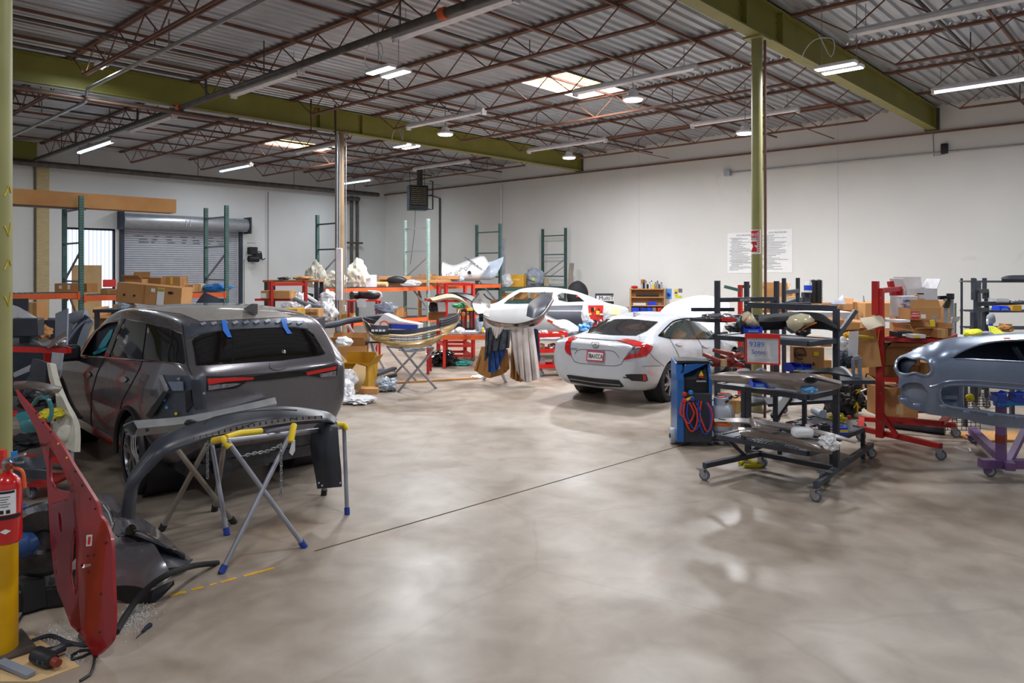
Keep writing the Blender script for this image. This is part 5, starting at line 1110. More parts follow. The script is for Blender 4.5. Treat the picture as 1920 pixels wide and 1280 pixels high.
drape('denim_cloth','blue denim cloth hanging below the dark fleece jacket','clothing','denim',[(916,655,13.72),(935,650,13.68),(948,652,13.68)],[(916,697,13.75),(928,698,13.7),(938,682,13.7),(948,660,13.72)],amp=.04,seed=3,thick=.025)
drape('cloth_strip','pale pink cloth strip under the left part of the glossy dark bumper','cloth','cloth_grey',[(922,613,13.6),(932,614,13.58),(944,614,13.6)],[(924,622,13.6),(930,634,13.58),(937,626,13.6)],amp=.02)
drape('paper_drape','brown kraft paper hanging to the floor beside the pale pink sheet','paper','paper_brown',[(960,630,14.0),(966,622,14.0),(972,620,14.0)],[(957,708,13.85),(972,715,13.8),(985,715,13.85)],amp=.06,seed=4)
drape('cloth_drape','pale pinkish sheet hanging from the glossy dark bumper to the floor','cloth','cloth_grey',[(955,617,13.75),(975,616,13.7),(1000,614,13.8)],[(968,695,13.7),(984,716,13.6),(1000,714,13.65),(1013,708,13.7)],amp=.07,seed=5)
drape('trousers','navy trouser leg hanging at the right end of the glossy dark bumper','clothing','navy',[(999,618,14.3),(1004,616,14.3),(1008,619,14.3)],[(1001,676,14.3),(1006,678,14.3),(1012,676,14.3)],amp=.03,seed=1,thick=.04)
one(MB().blob(F(895,709)+Vector((0,0,.03)),(.3,.16,.08),3,.3,2,3),'paper_scrap','paper','white paper scrap on the floor left of the covered stand','paper')
one(MB().bar(F(735,719)+Vector((0,0,.02)),F(895,710)+Vector((0,0,.02)),.09,.03),'wood_strip','wood','long thin wooden strip lying on the floor between the two stands','wood strip')
# red tool trolley
t=T('tool_trolley','red three tier tool trolley left of the white sedan','cart',F(1032,703),CAMZ+R(10))
W_,D__=.62,.42;
for z in (.18,.50,.82):
    MB().box((0,0,z),(W_,D__,.02)).obj('tray','tool_red',t,smooth=0)
    e=MB();
    for y in (-D__/2,D__/2):e.box((0,y,z+.03),(W_,.02,.08))
    for x in (-W_/2,W_/2):e.box((x,0,z+.03),(.02,D__,.08))
    e.obj('tray_rim','tool_red',t,smooth=0)
for x in (-W_/2+.02,W_/2-.02):
    for y in (-D__/2+.02,D__/2-.02):MB().box((x,y,.52),(.04,.04,.78)).obj('post','tool_red',t,smooth=0)
for x in (-.22,.22):
    for y in (-.15,.15):caster(t,PM[t.name] @ Vector((x,y,0)),.055)
TM=PM[t.name]
for i,(x,y,z,d_,m_,lab) in enumerate(((-.12,.0,.83,(.16,.12,.12),'box_white','white mug like cup on the red trolley top'),(.1,-.05,.83,(.2,.1,.08),'beige_board','cream tool on the red trolley top'),(-.24,.05,.83,(.1,.1,.1),'cyl_grey','grey can on the red trolley top'),(.05,.0,.52,(.26,.2,.16),'zinc','steel tools heaped on the middle tier of the red trolley'),(-.18,0,.52,(.14,.14,.16),'beige_board','tan box on the middle tier of the red trolley'),(.12,-.02,.20,(.2,.16,.18),'cyl_grey','grey tub on the bottom tier of the red trolley'),(-.18,.02,.2,(.16,.14,.2),'bottle_clear','clear jug on the bottom tier of the red trolley'))):
    one(MB().blob(TM @ Vector((x,y,z+d_[2]*.45)),d_,3,.25,2,i+1,None,.85),'trolley_item',m_,lab,'tool')
bars([(TM @ Vector((.2,-.25,.85)),TM @ Vector((.3,-.27,.15)))],.05,'pry_bar','beige_board','pale bar hooked down the right side of the red trolley','tool')
bag(1052,672,1062,705,14.6,.15,'blue and red air tool standing against the sedan rear corner','gun_blue','air_tool','tool',3,.3,.0)
# white bumper piece with orange reflector and parts heap
sheetp([[(1020,592,16.2),(1040,600,15.9),(1062,600,15.9),(1084,613,16.1)],[(1030,604,15.9),(1048,612,15.6),(1066,614,15.6),(1084,620,15.9)],[(1044,614,15.8),(1058,620,15.6),(1070,622,15.6),(1080,623,15.9)]],'bumper_piece','box_white','white bumper piece with orange reflector beside the red tool board','car part',thick=.015)
one(MB().bar(P(1027,600,15.75),P(1036,604,15.65),.03,.05),'reflector','orange_stripe','orange reflector on the white bumper piece','reflector')
t=T('parts_table','grey table heaped with car parts behind the red trolley','table',S(1060,0,16.4),CAMZ);zt=EYE-(632-HY)/FOC*16.4
MB().box((0,0,zt-.02),(1.7,.7,.04)).obj('table_top','cyl_grey',t,bev=.01)
for x in (-.75,.75):
    for y in (-.3,.3):MB().box((x,y,zt/2-.02),(.05,.05,zt-.04)).obj('leg','cart_grey',t,smooth=0)
for i,(l,tp,r,b,m_,lab) in enumerate(((1046,618,1082,632,'cyl_grey','grey rounded panel under the white bumper piece'),(1082,606,1112,622,'lcd_blue','pale blue wrap heap on the parts table'),(1098,598,1114,608,'bag_blue','crumpled blue sheet at the foot of the red tool board'),(1085,612,1108,630,'engine','dark metal bracket heap next to the sedan boot'),(1006,618,1026,630,'zinc','bright metal parts heap behind the red trolley'),(1026,620,1046,632,'black_plastic','black bracket heap behind the red trolley'))):
    bag(l,tp,r,b,16.1+.1*i,.4,lab,m_,'parts_heap','car part',i+2,.4,freq=2.5)
t=T('tool_board','red tool board hung with yellow and black tools behind the sedan','tool board',S(1117,0,16.9),CAMZ+R(8));z0,z1=EYE-(615-HY)/FOC*16.9,EYE-(572-HY)/FOC*16.9
MB().box((0,0,(z0+z1)/2),(.36,.05,z1-z0)).obj('panel','red_light',t,bev=.01);MB().box((0,.12,z0/2),(.5,.3,z0)).obj('cabinet','tool_red',t,bev=.01)
rg_=random.Random(5)
for k in range(13):
    u,v=rg_.uniform(-.14,.14),rg_.uniform(.06,.46);MB().box((u,-.04,z0+v),(rg_.uniform(.02,.09),.04,rg_.uniform(.03,.09))).obj('hung_tool',('yellow','ink','paper','ink')[k % 4],t,bev=.005)
bag(1090,574,1106,606,16.9,.3,'white plastic drape left of the red tool board','bag_white','plastic_drape','plastic sheet',4,.3,zb=.95);bag(1129,576,1146,606,16.8,.3,'silvery crumpled drape right of the red tool board','film','plastic_drape','plastic sheet',9,.35,zb=.95)
# ---- left of the column, behind the dark car
t=T('frame_cart','red post cart holding a long carton behind the dark car','cart',S(540,0,16.0));zz=lambda y,Z=16.0:EYE-(y-HY)/FOC*Z
for x,Z in ((509,15.7),(573,16.0),(505,16.9),(570,17.2)):MB().bar(S(x,.1,Z),S(x,zz(527),Z),.06).obj('post','cart_red',t,world=True,smooth=0);caster(t,S(x,0,Z),.05)
for (a,b,y) in (((509,15.7),(573,16.0),533),((505,16.9),(570,17.2),533),((478,15.8),(545,15.9),561),((505,16.9),(570,17.2),561)):MB().bar(S(a[0],zz(y),a[1]),S(b[0],zz(y),b[1]),.05).obj('frame_bar','red_light',t,world=True,smooth=0)
cb(489,545,543,560,15.75,.45,'long brown carton with white label on the red post cart','cardboard',patch=[(-.4,.4,.17,.6,'paper')],zb=zz(560,15.75)+.0)
t=T('workbench','dark bench with brown board top behind the red post cart','bench',S(545,0,17.5),CAMZ);zt=EYE-(527-HY)/FOC*17.5
MB().box((0,.3,zt),(1.35,.6,.05)).obj('bench_top','cardboard_dark',t,bev=.01);MB().box((0,.3,zt-.45),(1.3,.55,.05)).obj('lower_shelf','cart_grey',t)
for x in (-.6,.6):
    for y in (.06,.55):MB().box((x,y,zt/2),(.09,.06,zt-.05)).obj('leg','cart_grey',t,smooth=0)
for i,(l,tp,r,b,Z,m_,lab) in enumerate(((520,523,545,529,17.6,'dark_plastic','dark parts lying on the brown board bench'),(548,524,590,531,17.7,'cardboard','thin brown board on the bench left of the brown column'),(530,533,588,545,17.7,'black_plastic','long black part on the lower bench shelf'))):bag(l,tp,r,b,Z,.4,lab,m_,'parts_heap','car part',i+3,.3,zb=zt+.03 if i<2 else zt-.42)
for i,(l,tp,r,b,Z,m_,lab) in enumerate(((543,547,578,578,16.6,'bag_white','white printed plastic bag hanging beside the long carton'),(528,565,562,583,14.8,'film','clear plastic sheet over the gold carton'),(590,560,633,600,16.3,'bag_white','white wrapped bumper bag standing left of the brown column'),(566,590,630,603,19.4,'bag_white','low white bag at the foot of the wrapped bumper bag'),(600,543,628,566,17.3,'bag_white','pale wrapped part between frame and brown column'))):bag(l,tp,r,b,Z,.5,lab,m_,'bag','bag',i+2,.34)
t=T('picture_frame','grey and white framed panel leaning behind the grey tubes','frame',P(590,572,16.8));
for a,b in (((570,550),(601,571)),((572,563),(592,575)),((570,550),(572,563)),((601,571),(592,575))):MB().bar(P(a[0],a[1],16.8),P(b[0],b[1],16.6),.05).obj('frame_bar','bag_white',t,world=True,smooth=0)
skin([PL([(570,550,16.85),(601,571,16.65)]),PL([(572,563,16.85),(592,575,16.65)])],6,3).obj('panel','seat_grey',t,world=True,thick=.01)
one(MB().tube(cr(PL([(552,560,15.9),(575,570,15.7),(604,576,15.5)]),10),.045,10),'grey_tube','seat_grey','upper grey tube sloping behind the dark car roof','tube');one(MB().tube(cr(PL([(563,585,15.0),(580,574,15.4)]),6),.05,10),'grey_tube','brace','lower grey tube beside the gold carton','tube')
one(MB().box(S(560,.63,14.2),(.85,.7,1.26),Matrix.Rotation(CAMZ,3,'Z')),'cabinet','cart_grey','grey cabinet behind the dark car carrying the gold LO carton','cabinet',bev=.01)
cb(524,578,558,598,13.7,.5,'gold carton with LO lettering behind the dark car roof','cardboard_gold',text='LO',tsize=.1,zb=1.262);cb(571,579,597,596,14.6,.4,'brown carton right of the gold LO carton','cardboard',text='HERO',tsize=.08)
cb(690 and 640,589,660,601,17.4,.4,'gold carton low beside the brown column','cardboard_gold')
bag(648,588,668,603,17.6,.4,'white and gold bag right of the brown column foot','bag_white',seed=6)
bag(598,612,652,650,16.4,.8,'big black sack leaning under the low shelf by the brown column','black_cloth','sack',seed=6,zb=0);bag(628,636,661,656,14.0,.35,'white bucket bag with yellow label beside the dark car','bag_white',seed=8,zb=.72)
t=T('tire_cover_stack','black trim roll with white rim on a small red stand right of the brown column','car part',S(683,0,17.5),CAMZ);zc=EYE-(553-HY)/FOC*17.5
MB().tube([(-.3+.62*i/12,.12*math.sin(i*.52),zc) for i in range(13)],.09,10).obj('trim_roll','black_plastic',t);MB().tube(cr([(.1,-.05,zc+.09),(.36,0,zc+.06),(.38,0,zc-.06),(.1,-.06,zc-.1)],14),.03,8).obj('white_rim','box_white',t)
MB().box((0,0,zc-.13),(.75,.5,.03)).obj('stand_top','red_light',t,smooth=0)
for x in (-.33,.33):
    for y in (-.2,.2):MB().box((x,y,(zc-.13)/2),(.05,.05,zc-.14)).obj('leg','cart_red',t,smooth=0)
sheetp([[(668,561,17.1),(686,561,17.1)],[(670,576,17.1),(687,576,17.1)]],'document_sleeve','film','clear document sleeve hanging from the small red stand','sleeve',thick=.004)
# floor heap right of the dark car
Zb=10.9
carton('carton','open gold carton with lettering on the floor right of the dark car',F(665,728)+FW*.25,.62,.45,.42,CAMZ+R(-12),'cardboard_gold',opened=(70,-10,40,35),text='EPPO',tsize=.09)
carton('carton','open brown carton behind the gold lettered carton',F(648,706)+FW*.3,.75,.5,.62,CAMZ+R(5),'cardboard',opened=(35,10,25,None));
sheetp([[(668,682,13.0),(686,687,12.9)],[(652,706,12.8),(684,712,12.7)],[(655,722,12.8),(672,734,12.8)]],'cardboard_flap','cardboard_light','torn tan cardboard piece leaning on the gold carton','cardboard',thick=.01)
bag(630,682,672,716,12.5,.45,'clear white plastic bag on the heap right of the dark car','film',seed=4,zb=.2);bag(636,706,664,750,12.25,.5,'white crumpled plastic beside the dark car rear corner','bag_white',seed=5,zb=0,amp=.35);bag(640,740,705,753,12.1,.6,'flat white plastic sheet spread on the floor','bag_white','plastic_sheet',seed=7,zb=0,amp=.4)
bag(701,705,746,731,13.3,.5,'grey printed plastic bag on the floor left of the folding stand','bag_blue',seed=9,zb=0,amp=.35)
cb(672,728,708,738,12.9,.3,'flat brown carton edge in front of the gold carton','cardboard',zb=.0)
for i,(a,b,m_,lab) in enumerate((((704,694,14.2),(738,694,14.6),'seat_grey','grey pillar trim lying on the floor heap'),((704,703,13.9),(740,690,14.6),'dark_plastic','dark trim strip lying on the floor heap'),((706,712,14.2),(741,703,14.7),'black_plastic','black trim strip lowest on the floor heap'))):one(MB().bar(P(*a),P(*b),.1,.05),'trim_strip',m_,lab,'car part')
# ---- right side: parts carts, service machine, red rack, blue body shell
def up(p,h):p=Vector(p);p.z=h;return p
Lc,Nc,Rc=S(1347,0,7.87),S(1515,0,7.15),S(1568,0,7.5);Bc=Lc+Rc-Nc;A0=P(1430,850,8.14);A0.z=0
z45=zoomed(1240,560,4.571);z57=zoomed(1240,700,4.571)
def shelf_frame(t,cs,z,m='cart_grey',w=.05,plate=True):
    for a,b in zip(cs,cs[1:]+cs[:1]):MB().bar(up(a,z),up(b,z),w,w).obj('shelf_rail',m,t,world=True,smooth=0)
    if plate:MB().prism([up(c,z+.005) for c in cs],(0,0,.012)).obj('shelf_plate','cart_edge',t,world=True,smooth=0)
t=T('parts_cart','dark grey wheeled parts cart in front, hung with the red framed clear sign','cart',(Lc+Rc)/2)
for p in (Rc,Bc):MB().bar(up(p,.15),up(p,1.80),.055,.055).obj('post','cart_grey',t,world=True,smooth=0)
MB().bar(up(Bc,1.80),up(Rc,1.80),.05,.06).obj('top_rail','cart_grey',t,world=True,smooth=0)
legL,legR,legB=F(1321,900),F(1530,940),F(1634,858)
for a,b in ((Bc,Rc),(A0,legL),(Rc,legR),(Rc,legB),(Bc,Bc+(legB-Rc))):MB().bar(up(a,.155),up(b,.155),.055,.05).obj('base_bar','cart_grey',t,world=True,smooth=0)
for p in (legL,legR,legB,A0+FW*.0,Rc-RT*.12,Bc+(legB-Rc)):caster(t,p,.055,'zinc',random.uniform(-.6,.6),.13)
MB().bar(up(Bc.lerp(Lc,.9),.42),up(A0.lerp(legL,.3),.155),.035).obj('strut','cart_grey',t,world=True,smooth=0)
for z,k in ((.40,1.0),(.95,1.0),(1.47,1.0)):shelf_frame(t,[Lc,Nc,Rc,Bc],z)
for p in (Bc.lerp(Rc,.33),Bc.lerp(Rc,.66),Lc.lerp(Nc,.3)):MB().bar(up(p,.42),up(p,.95),.04).obj('upright','cart_grey',t,world=True,smooth=0)
for z in (1.0,1.2,1.4,1.6):MB().tube([up(Rc,z)-FW*.032,up(Rc,z)-FW*.026],.01,8).obj('bolt','zinc',t,world=True)
MB().bar(up(Rc,1.5),up(Rc,1.78)+RT*.2,.05,.04).obj('prop_arm','cart_edge',t,world=True,smooth=0)
# framed writing sleeve
sg=T('writing_sleeve','clear sleeve with red border and blue handwriting hanging on the front cart','sign',P(1430,683,7.25));Zg=7.25
cn=[P(1398.5,626,Zg+.1),P(1461,628,Zg-.1),P(1461.5,683,Zg-.1),P(1399,680,Zg+.1)]
MB().prism(cn,FW*.004).obj('clear_film','film',sg,world=True,smooth=0)
for a,b in zip(cn,cn[1:]+cn[:1]):MB().bar(a-FW*.003,b-FW*.003,.016,.008,up=FW).obj('red_border','red_light',sg,world=True,smooth=0)
MB().bar(P(1399,629.5,Zg+.09),P(1461,631,Zg-.11),.04,.006,up=Vector((0,0,1)).cross(RT)).obj('red_header','tool_red',sg,world=True,smooth=0)
rt_=(cn[1]-cn[0]).normalized()
letters('handwriting','9389',.075,'ink_blue',P(1419,646,Zg-.02),rt_,(0,0,1),sg);letters('handwriting','Sonic',.065,'ink_blue',P(1422,660,Zg-.02),rt_,(0,0,1),sg)
# head lamps and bumper on the top shelf
def headlamp(lab,face,lens,band_,c,Z):
    t=T('headlamp',lab,'car lamp',c)
    pts=PL(face);ctr=sum(pts,Vector())/len(pts)
    rows=[[ctr-FW*.10]*len(pts)]+[[ctr.lerp(p,u)-FW*.10*(1-u*u) for p in pts] for u in (.3,.55,.8,1)];rows=[r+[r[0]] for r in rows]
    MB().grid(rows).obj('lens','lamp_yellowed',t,world=True,smooth=60)
    ex=[[p for p in pts+[pts[0]]],[ctr.lerp(p,.98)+FW*.12+Vector((0,0,-.02)) for p in pts+[pts[0]]],[ctr.lerp(p,.5)+FW*.2 for p in pts+[pts[0]]]]
    MB().grid(ex).obj('housing','black_plastic',t,world=True)
    MB().tube(cr([p-FW*.05 for p in PL(band_)],14),.009,6).obj('amber_band','amber',t,world=True)
    return t
Z7=7.45
h=headlamp('yellowed car headlamp at the left on the front cart shelf',[(1399,610,Z7),(1390,600,Z7),(1393,591,Z7),(1402,583,Z7),(1411,589,Z7),(1419,601,Z7),(1424,613,Z7),(1412,616,Z7)],None,[(1391,601,Z7),(1399,594,Z7),(1405,588,Z7)],P(1404,622,Z7),Z7)
MB().blob(P(1378,614,7.55),(.28,.16,.1),3,.25,2,3).obj('lamp_bracket','black_plastic',h,world=True);MB().blob(P(1394,608,7.5),(.16,.14,.18),3,.3,2,5).obj('lamp_back','dark_plastic',h,world=True)
h=headlamp('yellowed car headlamp at the right on the front cart shelf',[(1492,624,Z7),(1476,612,Z7),(1474,602,Z7),(1486,591,Z7),(1502,587,Z7),(1518,590,Z7),(1528,600,Z7),(1526,606,Z7),(1508,612,Z7)],None,[(1494,622,Z7),(1508,612,Z7),(1527,604,Z7)],P(1502,626,Z7),Z7)
MB().blob(P(1505,621,7.5),(.26,.14,.1),3,.3,2,3).obj('lamp_back','dark_plastic',h,world=True)
sheetp([[(1422,592,7.7),(1455,589,7.6),(1500,586,7.7),(1540,590,7.6),(1568,612,7.4)],[(1424,606,7.55),(1455,601,7.45),(1500,598,7.55),(1540,602,7.45),(1569,616,7.3)],[(1426,618,7.65),(1460,616,7.6),(1500,615,7.7),(1545,616,7.55),(1566,620,7.4)]],'bumper_piece','black_cloth','black bumper piece lying between the two yellowed headlamps','car part',thick=.02)
def bin_(l,tp,r,b,Z,d,label,m='bin_blue',turn=0,tilt=None,group=None):
    w=(r-l)/FOC*Z;hh=(b-tp)/FOC*Z;t=T('parts_bin',label,'bin',P((l+r)/2,b,Z)+FW*d/2,CAMZ+R(turn),group);k=.004
    mb=MB().box((0,0,k/2),(w,d,k));mb.box((0,d/2,hh/2),(w,k,hh))
    for s_ in (-1,1):mb.prism([(s_*w/2,-d/2,0),(s_*w/2,d/2,0),(s_*w/2,d/2,hh),(s_*w/2,-d*.2,hh),(s_*w/2,-d/2,hh*.6)],(k,0,0))
    mb.box((0,-d/2,hh*.3),(w,k,hh*.6));mb.obj('bin_shell',m,t,smooth=0)
    MB().box((0,-d/2-.003,hh*.3),(w*.6,.003,hh*.35)).obj('label_plate','lcd_blue',t,smooth=0)
    MB().bar((-w/2,-d/2,hh*.6),(w/2,-d/2,hh*.6),.012).obj('front_lip',m,t,smooth=0);return t
bin_(1398,613,1430,624,7.35,.12,'blue parts bin on the shelf edge above the red framed sign',turn=-8)
# middle shelf
t=T('door_panel','long mauve grey interior door panel across the middle of the front cart','car part',P(1455,725,7.0))
dc=[PL([(1331,702,7.75),(1370,698,7.5),(1420,697,7.25),(1475,701,7.0),(1520,702,6.95),(1576,716,7.1)]),PL([(1334,709,7.72),(1375,708,7.4),(1420,708,7.1),(1478,713,6.86),(1525,716,6.85),(1577,722,7.05)]),PL([(1345,713,7.72),(1385,717,7.45),(1430,721,7.2),(1490,729,6.92),(1530,732,6.9),(1572,727,7.08)])]
skin(dc,40,5).obj('panel','mauve_paint',t,world=True,thick=.025,smooth=60)
MB().lathe([(.062,-.012),(.05,-.02),(.04,-.012)],20,Matrix.Rotation(CAMZ,3,'Z') @ Matrix.Rotation(R(90),3,'X') @ Matrix.Diagonal((1,.5,1)),P(1521,713,6.80)).obj('handle_recess','black_plastic',t,world=True)
skin([[p-FW*.03 for p in PL([(1478,703,7.0),(1520,703,6.93),(1574,717,7.08)])],[p-FW*.05 for p in PL([(1500,706,6.95),(1525,707,6.9),(1572,719,7.06)])]],16,2).obj('arm_rest','mauve_paint',t,world=True,thick=.01)
sheetp([[(1480,699,7.3),(1530,693,7.3),(1585,688,7.4)],[(1500,702,7.2),(1545,699,7.2),(1598,706,7.25)]],'trim_panel','black_plastic','black ribbed trim panel behind the mauve door panel','car part',thick=.02)
sheetp([[(1574,687,7.35),(1584,693,7.3),(1596,706,7.2)],[(1580,687,7.35),(1590,693,7.3),(1599,704,7.2)]],'trim_panel','box_white','white torn edge strip at the right end of the black ribbed panel','car part')
bin_(1412,713,1437,726,7.1,.14,'blue parts bin under the middle of the mauve door panel, left one');bin_(1437,716,1453,728,7.15,.14,'blue parts bin under the middle of the mauve door panel, right one')
bag(1500,724,1533,736,6.85,.14,'light blue rubber glove lying on the cart edge under the mauve panel','nitrile','glove','glove',3,.35)
bin_(1483,683,1504,698,7.5,.16,'blue parts bin standing tilted left of the dark lettered carton',turn=20);bin_(1502,685,1526,699,7.55,.16,'second blue parts bin right beside the tilted one',turn=-15)
one(MB().box(P(1513,697,7.35),(.22,.12,.02),Matrix.Rotation(CAMZ,3,'Z')),'yellow_folder','yellow','yellow folder in front of the blue bins on the front cart','folder')
t=carton('carton','brown carton with dark lettering and yellow tag behind the blue bins',P(1520,693,7.75)+FW*.1,.31,.2,.24,CAMZ+R(-10),'cardboard',tape=False)
letters('printed_text','Genuine',.06,'ink',PM[t.name] @ Vector((-.05,-.104,.16)),RT,(0,0,1),t);letters('printed_text','Speedway',.055,'ink',PM[t.name] @ Vector((.03,-.104,.06)),RT,(0,0,1),t);MB().box((.07,-.103,.17),(.05,.004,.04)).obj('yellow_tag','yellow',t,smooth=0)
MB().tube([(-.09+.06*math.cos(a),-.104,.17+.06*math.sin(a)) for a in [k*.4 for k in range(14)]],.004,5).obj('ring_mark','ink',t)
cb(1522,652,1560,690,8.1,.3,'plain brown carton behind the lettered carton on the front cart','cardboard',zb=.97)
bag(1380,690,1412,705,7.5,.2,'clear bag of small parts behind the mauve panel on the front cart','film',seed=3);bag(1345,700,1380,712,7.65,.2,'black cables heaped at the left end of the mauve panel','black_plastic','cable_heap','cable',6,.5)
one(MB().tube(cr(PL([(1413,703,7.3),(1425,692,7.35),(1434,696,7.3),(1437,704,7.25)]),12),.018,8),'grey_tube','cyl_grey','short curved grey tube standing behind the mauve door panel','tube')
# low shelf
sheetp([[(1385,802,7.5),(1420,804,7.3),(1470,812,7.1),(1530,830,6.95),(1563,842,6.95)],[(1388,812,7.4),(1425,812,7.2),(1475,821,7.0),(1525,837,6.88),(1560,848,6.9)],[(1400,818,7.45),(1430,820,7.3),(1480,831,7.1),(1530,845,6.95),(1560,850,6.92)]],'sill_panel','mauve_paint','long mauve sill panel sloping down on the lowest cart shelf','car part',thick=.02)
sheetp([[(1340,785,7.75),(1400,785,7.4),(1480,796,7.2),(1555,812,7.1),(1606,828,7.2)],[(1341,791,7.72),(1400,793,7.36),(1480,804,7.15),(1555,818,7.05),(1604,830,7.15)]],'trim_panel','silver_paint','long silver trim strip lying above the mauve sill panel','car part',thick=.02)
sheetp([[(1341,784,7.76),(1362,786,7.6)],[(1341,792,7.73),(1364,793,7.58)]],'end_cap','black_plastic','black end of the silver trim strip by the grey cylinder','car part',thick=.03)
sheetp([[(1405,782,7.3),(1418,790,7.2),(1440,800,7.1),(1462,804,7.1)],[(1408,797,7.25),(1424,801,7.1),(1445,806,7.05),(1458,808,7.05)]],'moulded_part','mauve_paint','tan moulded pillar piece standing on the silver trim strip','car part',thick=.015)
t=T('washer_bottle','white translucent washer bottle on the lowest shelf of the front cart','bottle',P(1508,822,6.95),CAMZ);MB().box((0,.05,.05),(.2,.12,.1)).obj('tank','bag_white',t,bev=.035);MB().lathe([(.02,.1),(.02,.125)],10,None,(.05,.05,0)).obj('neck','bag_white',t)
bag(1538,814,1572,842,6.9,.2,'crumpled silver foil shield at the right end of the lowest shelf','bag_white','heat_shield','car part',4,.5)
MBm=MB()
for i in range(18):MBm.bar(up(Lc.lerp(Nc,.2+.04*i),.43),up(Bc.lerp(Rc,.2+.04*i),.43),.008)
one(MBm,'wire_tray','zinc','wire tray lying under the mauve sill panel on the cart','tray')
one(MB().tube(cr([F(1387,872)+Vector((0,0,.02)),F(1400,866)+Vector((0,0,.03)),F(1420,872)+Vector((0,0,.02)),F(1436,868)+Vector((0,0,.03)),F(1425,876)+Vector((0,0,.02)),F(1395,876)+Vector((0,0,.02))],30),.022,8),'hose','yellow_cloth','dull yellow cloth hose lying on the floor under the front cart','hose')
# second cart behind
t=T('parts_cart','dark grey parts cart behind the front one, with red brown brackets on it','cart',S(1400,0,10.35));Z9=9.2
p0,p1,p2,p3=S(1296,0,10.25),S(1345,0,9.95),S(1456,0,10.55),S(1400,0,11.05)
zt=lambda y,Z=10.0:EYE-(y-HY)/FOC*Z
for p,y in ((p1,526),(p2,528),(p3,530)):MB().bar(up(p,.15),up(p,zt(y)),.06).obj('post','cart_grey',t,world=True,smooth=0)
MB().bar(up(p1,zt(562)),up(p2,zt(563)),.06).obj('top_rail','cart_grey',t,world=True,smooth=0);letters('rail_letters','AQUATIC',.05,'paper',up(p1.lerp(p2,.45),zt(563))-FW*.035,(p2-p1).normalized(),(0,0,1),t)
for z in (zt(601),zt(682),.3):shelf_frame(t,[p0,p1,p2,p3],z,plate=z<1.2)
MB().bar(up(p0,zt(582)),up(p0,zt(582))+RT*.6,.05).obj('guard_rail','cart_grey',t,world=True,smooth=0)
for p in (p0,p1,p2,p3):caster(t,p,.055)
bag(1315,588,1380,599,9.95,.3,'dusty clear tail lamp pair on the upper shelf of the second cart','lamp_clear','tail_lamp_pair','car lamp',4,.2,zb=zt(601)+.03);one(MB().bar(P(1354,598,9.75),P(1378,600,9.75),.04,.05),'red_tube','red_light','short red tube lying on the dusty tail lamps','tube')
t=T('suspension_part','heap of red brown steel brackets on the second cart, left of the framed sign','car part',P(1358,688,9.75));
for a,b,w_ in (((1320,664),(1352,678),.05),((1338,656),(1372,664),.05),((1352,668),(1400,688),.05),((1335,684),(1390,684),.04),((1370,662),(1392,672),.06),((1340,676),(1362,684),.07)):MB().bar(P(a[0],a[1],9.75),P(b[0],b[1],9.45),w_,.05).obj('bracket_arm','copper_red',t,world=True,bev=.008)
for x,y in ((1346,682),(1364,676),(1382,668)):MB().lathe([(.05,0),(.05,.08),(.02,.08)],12,Matrix.Rotation(R(70),3,'X'),P(x,y,9.55)).obj('bushing','copper_red',t,world=True)
MB().lathe([(.08,0),(.08,.05)],14,Matrix.Rotation(R(60),3,'X'),P(1388,662,9.65)).obj('round_mount','black_plastic',t,world=True);MB().box(P(1357,680,9.45),(.06,.06,.09)).obj('wood_block','cardboard_light',t,world=True)
one(MB().bar(P(1296,671,9.95),P(1345,677,9.65),.06,.02),'steel_bar','cart_edge','flat dark bar sticking out left from the second cart','bar')
cb(1367,735,1400,760,9.4,.35,'brown carton with curved arrow mark under the second cart','cardboard',zb=.34)
one(MB().tube(cr(PL([(1371,741,9.35),(1377,746,9.34),(1384,743,9.34),(1379,740,9.34)]),12),.008,6),'arrow_mark','ink','dark curved arrow printed on the carton under the second cart','print')
bag(1388,748,1410,765,9.0,.25,'grey crumpled bag under the second cart','film',seed=3,zb=.34);bag(1416,750,1442,762,9.2,.25,'white rounded pot with grey lid under the carts','box_white','pot','pot',3,.06,zb=0)
sheetp([[(1432,748,9.5),(1500,745,9.3),(1568,745,9.2)],[(1440,760,9.3),(1500,756,9.1),(1566,752,9.0)]],'bumper_piece','dark_plastic','dark bumper piece lying low between the carts','car part',thick=.04);bin_(1500,742,1525,750,8.4,.15,'blue parts bin glimpsed low behind the middle shelf')
one(MB().bar(P(1452,782,8.9),P(1478,745,9.1),.1,.05),'seat_rail','black_plastic','black curved arm standing under the front cart','car part')
# tools tray behind the front cart
t=T('tool_tray','low tray of scattered tools behind the front cart','tray',P(1515,805,8.3));tc_=[P(1462,792,8.6),P(1560,812,7.9),P(1618,790,8.5),P(1525,776,9.2)]
for c in tc_:c.z=.34
MB().prism(tc_,(0,0,.015)).obj('tray_plate','cart_edge',t,world=True,smooth=0)
for a,b in zip(tc_,tc_[1:]+tc_[:1]):MB().bar(a,b,.04,.05).obj('tray_rail','cart_grey',t,world=True,smooth=0)
for c in tc_:MB().bar(up(c,0),c,.04).obj('leg','cart_grey',t,world=True,smooth=0)
rg_=random.Random(11);TZ=.37
for i in range(22):
    u,v=rg_.uniform(.08,.6),rg_.uniform(.1,.9);p=tc_[0].lerp(tc_[1],v).lerp(tc_[3].lerp(tc_[2],v),u);a=rg_.uniform(0,6.3);L=rg_.uniform(.08,.2);d=Vector((math.cos(a),math.sin(a),.05))*L;p.z=TZ+rg_.uniform(0,.04)
    o=one(MB().tube([p,p+d*.55,p+d],[.012,.012,.007],8),'hand_tool',('tool_red','zinc','steel_dark','zinc','chrome','copper_red')[i % 6],'small hand tool in the scattered heap on the low tray','tool','hand tools heaped on the low tray')
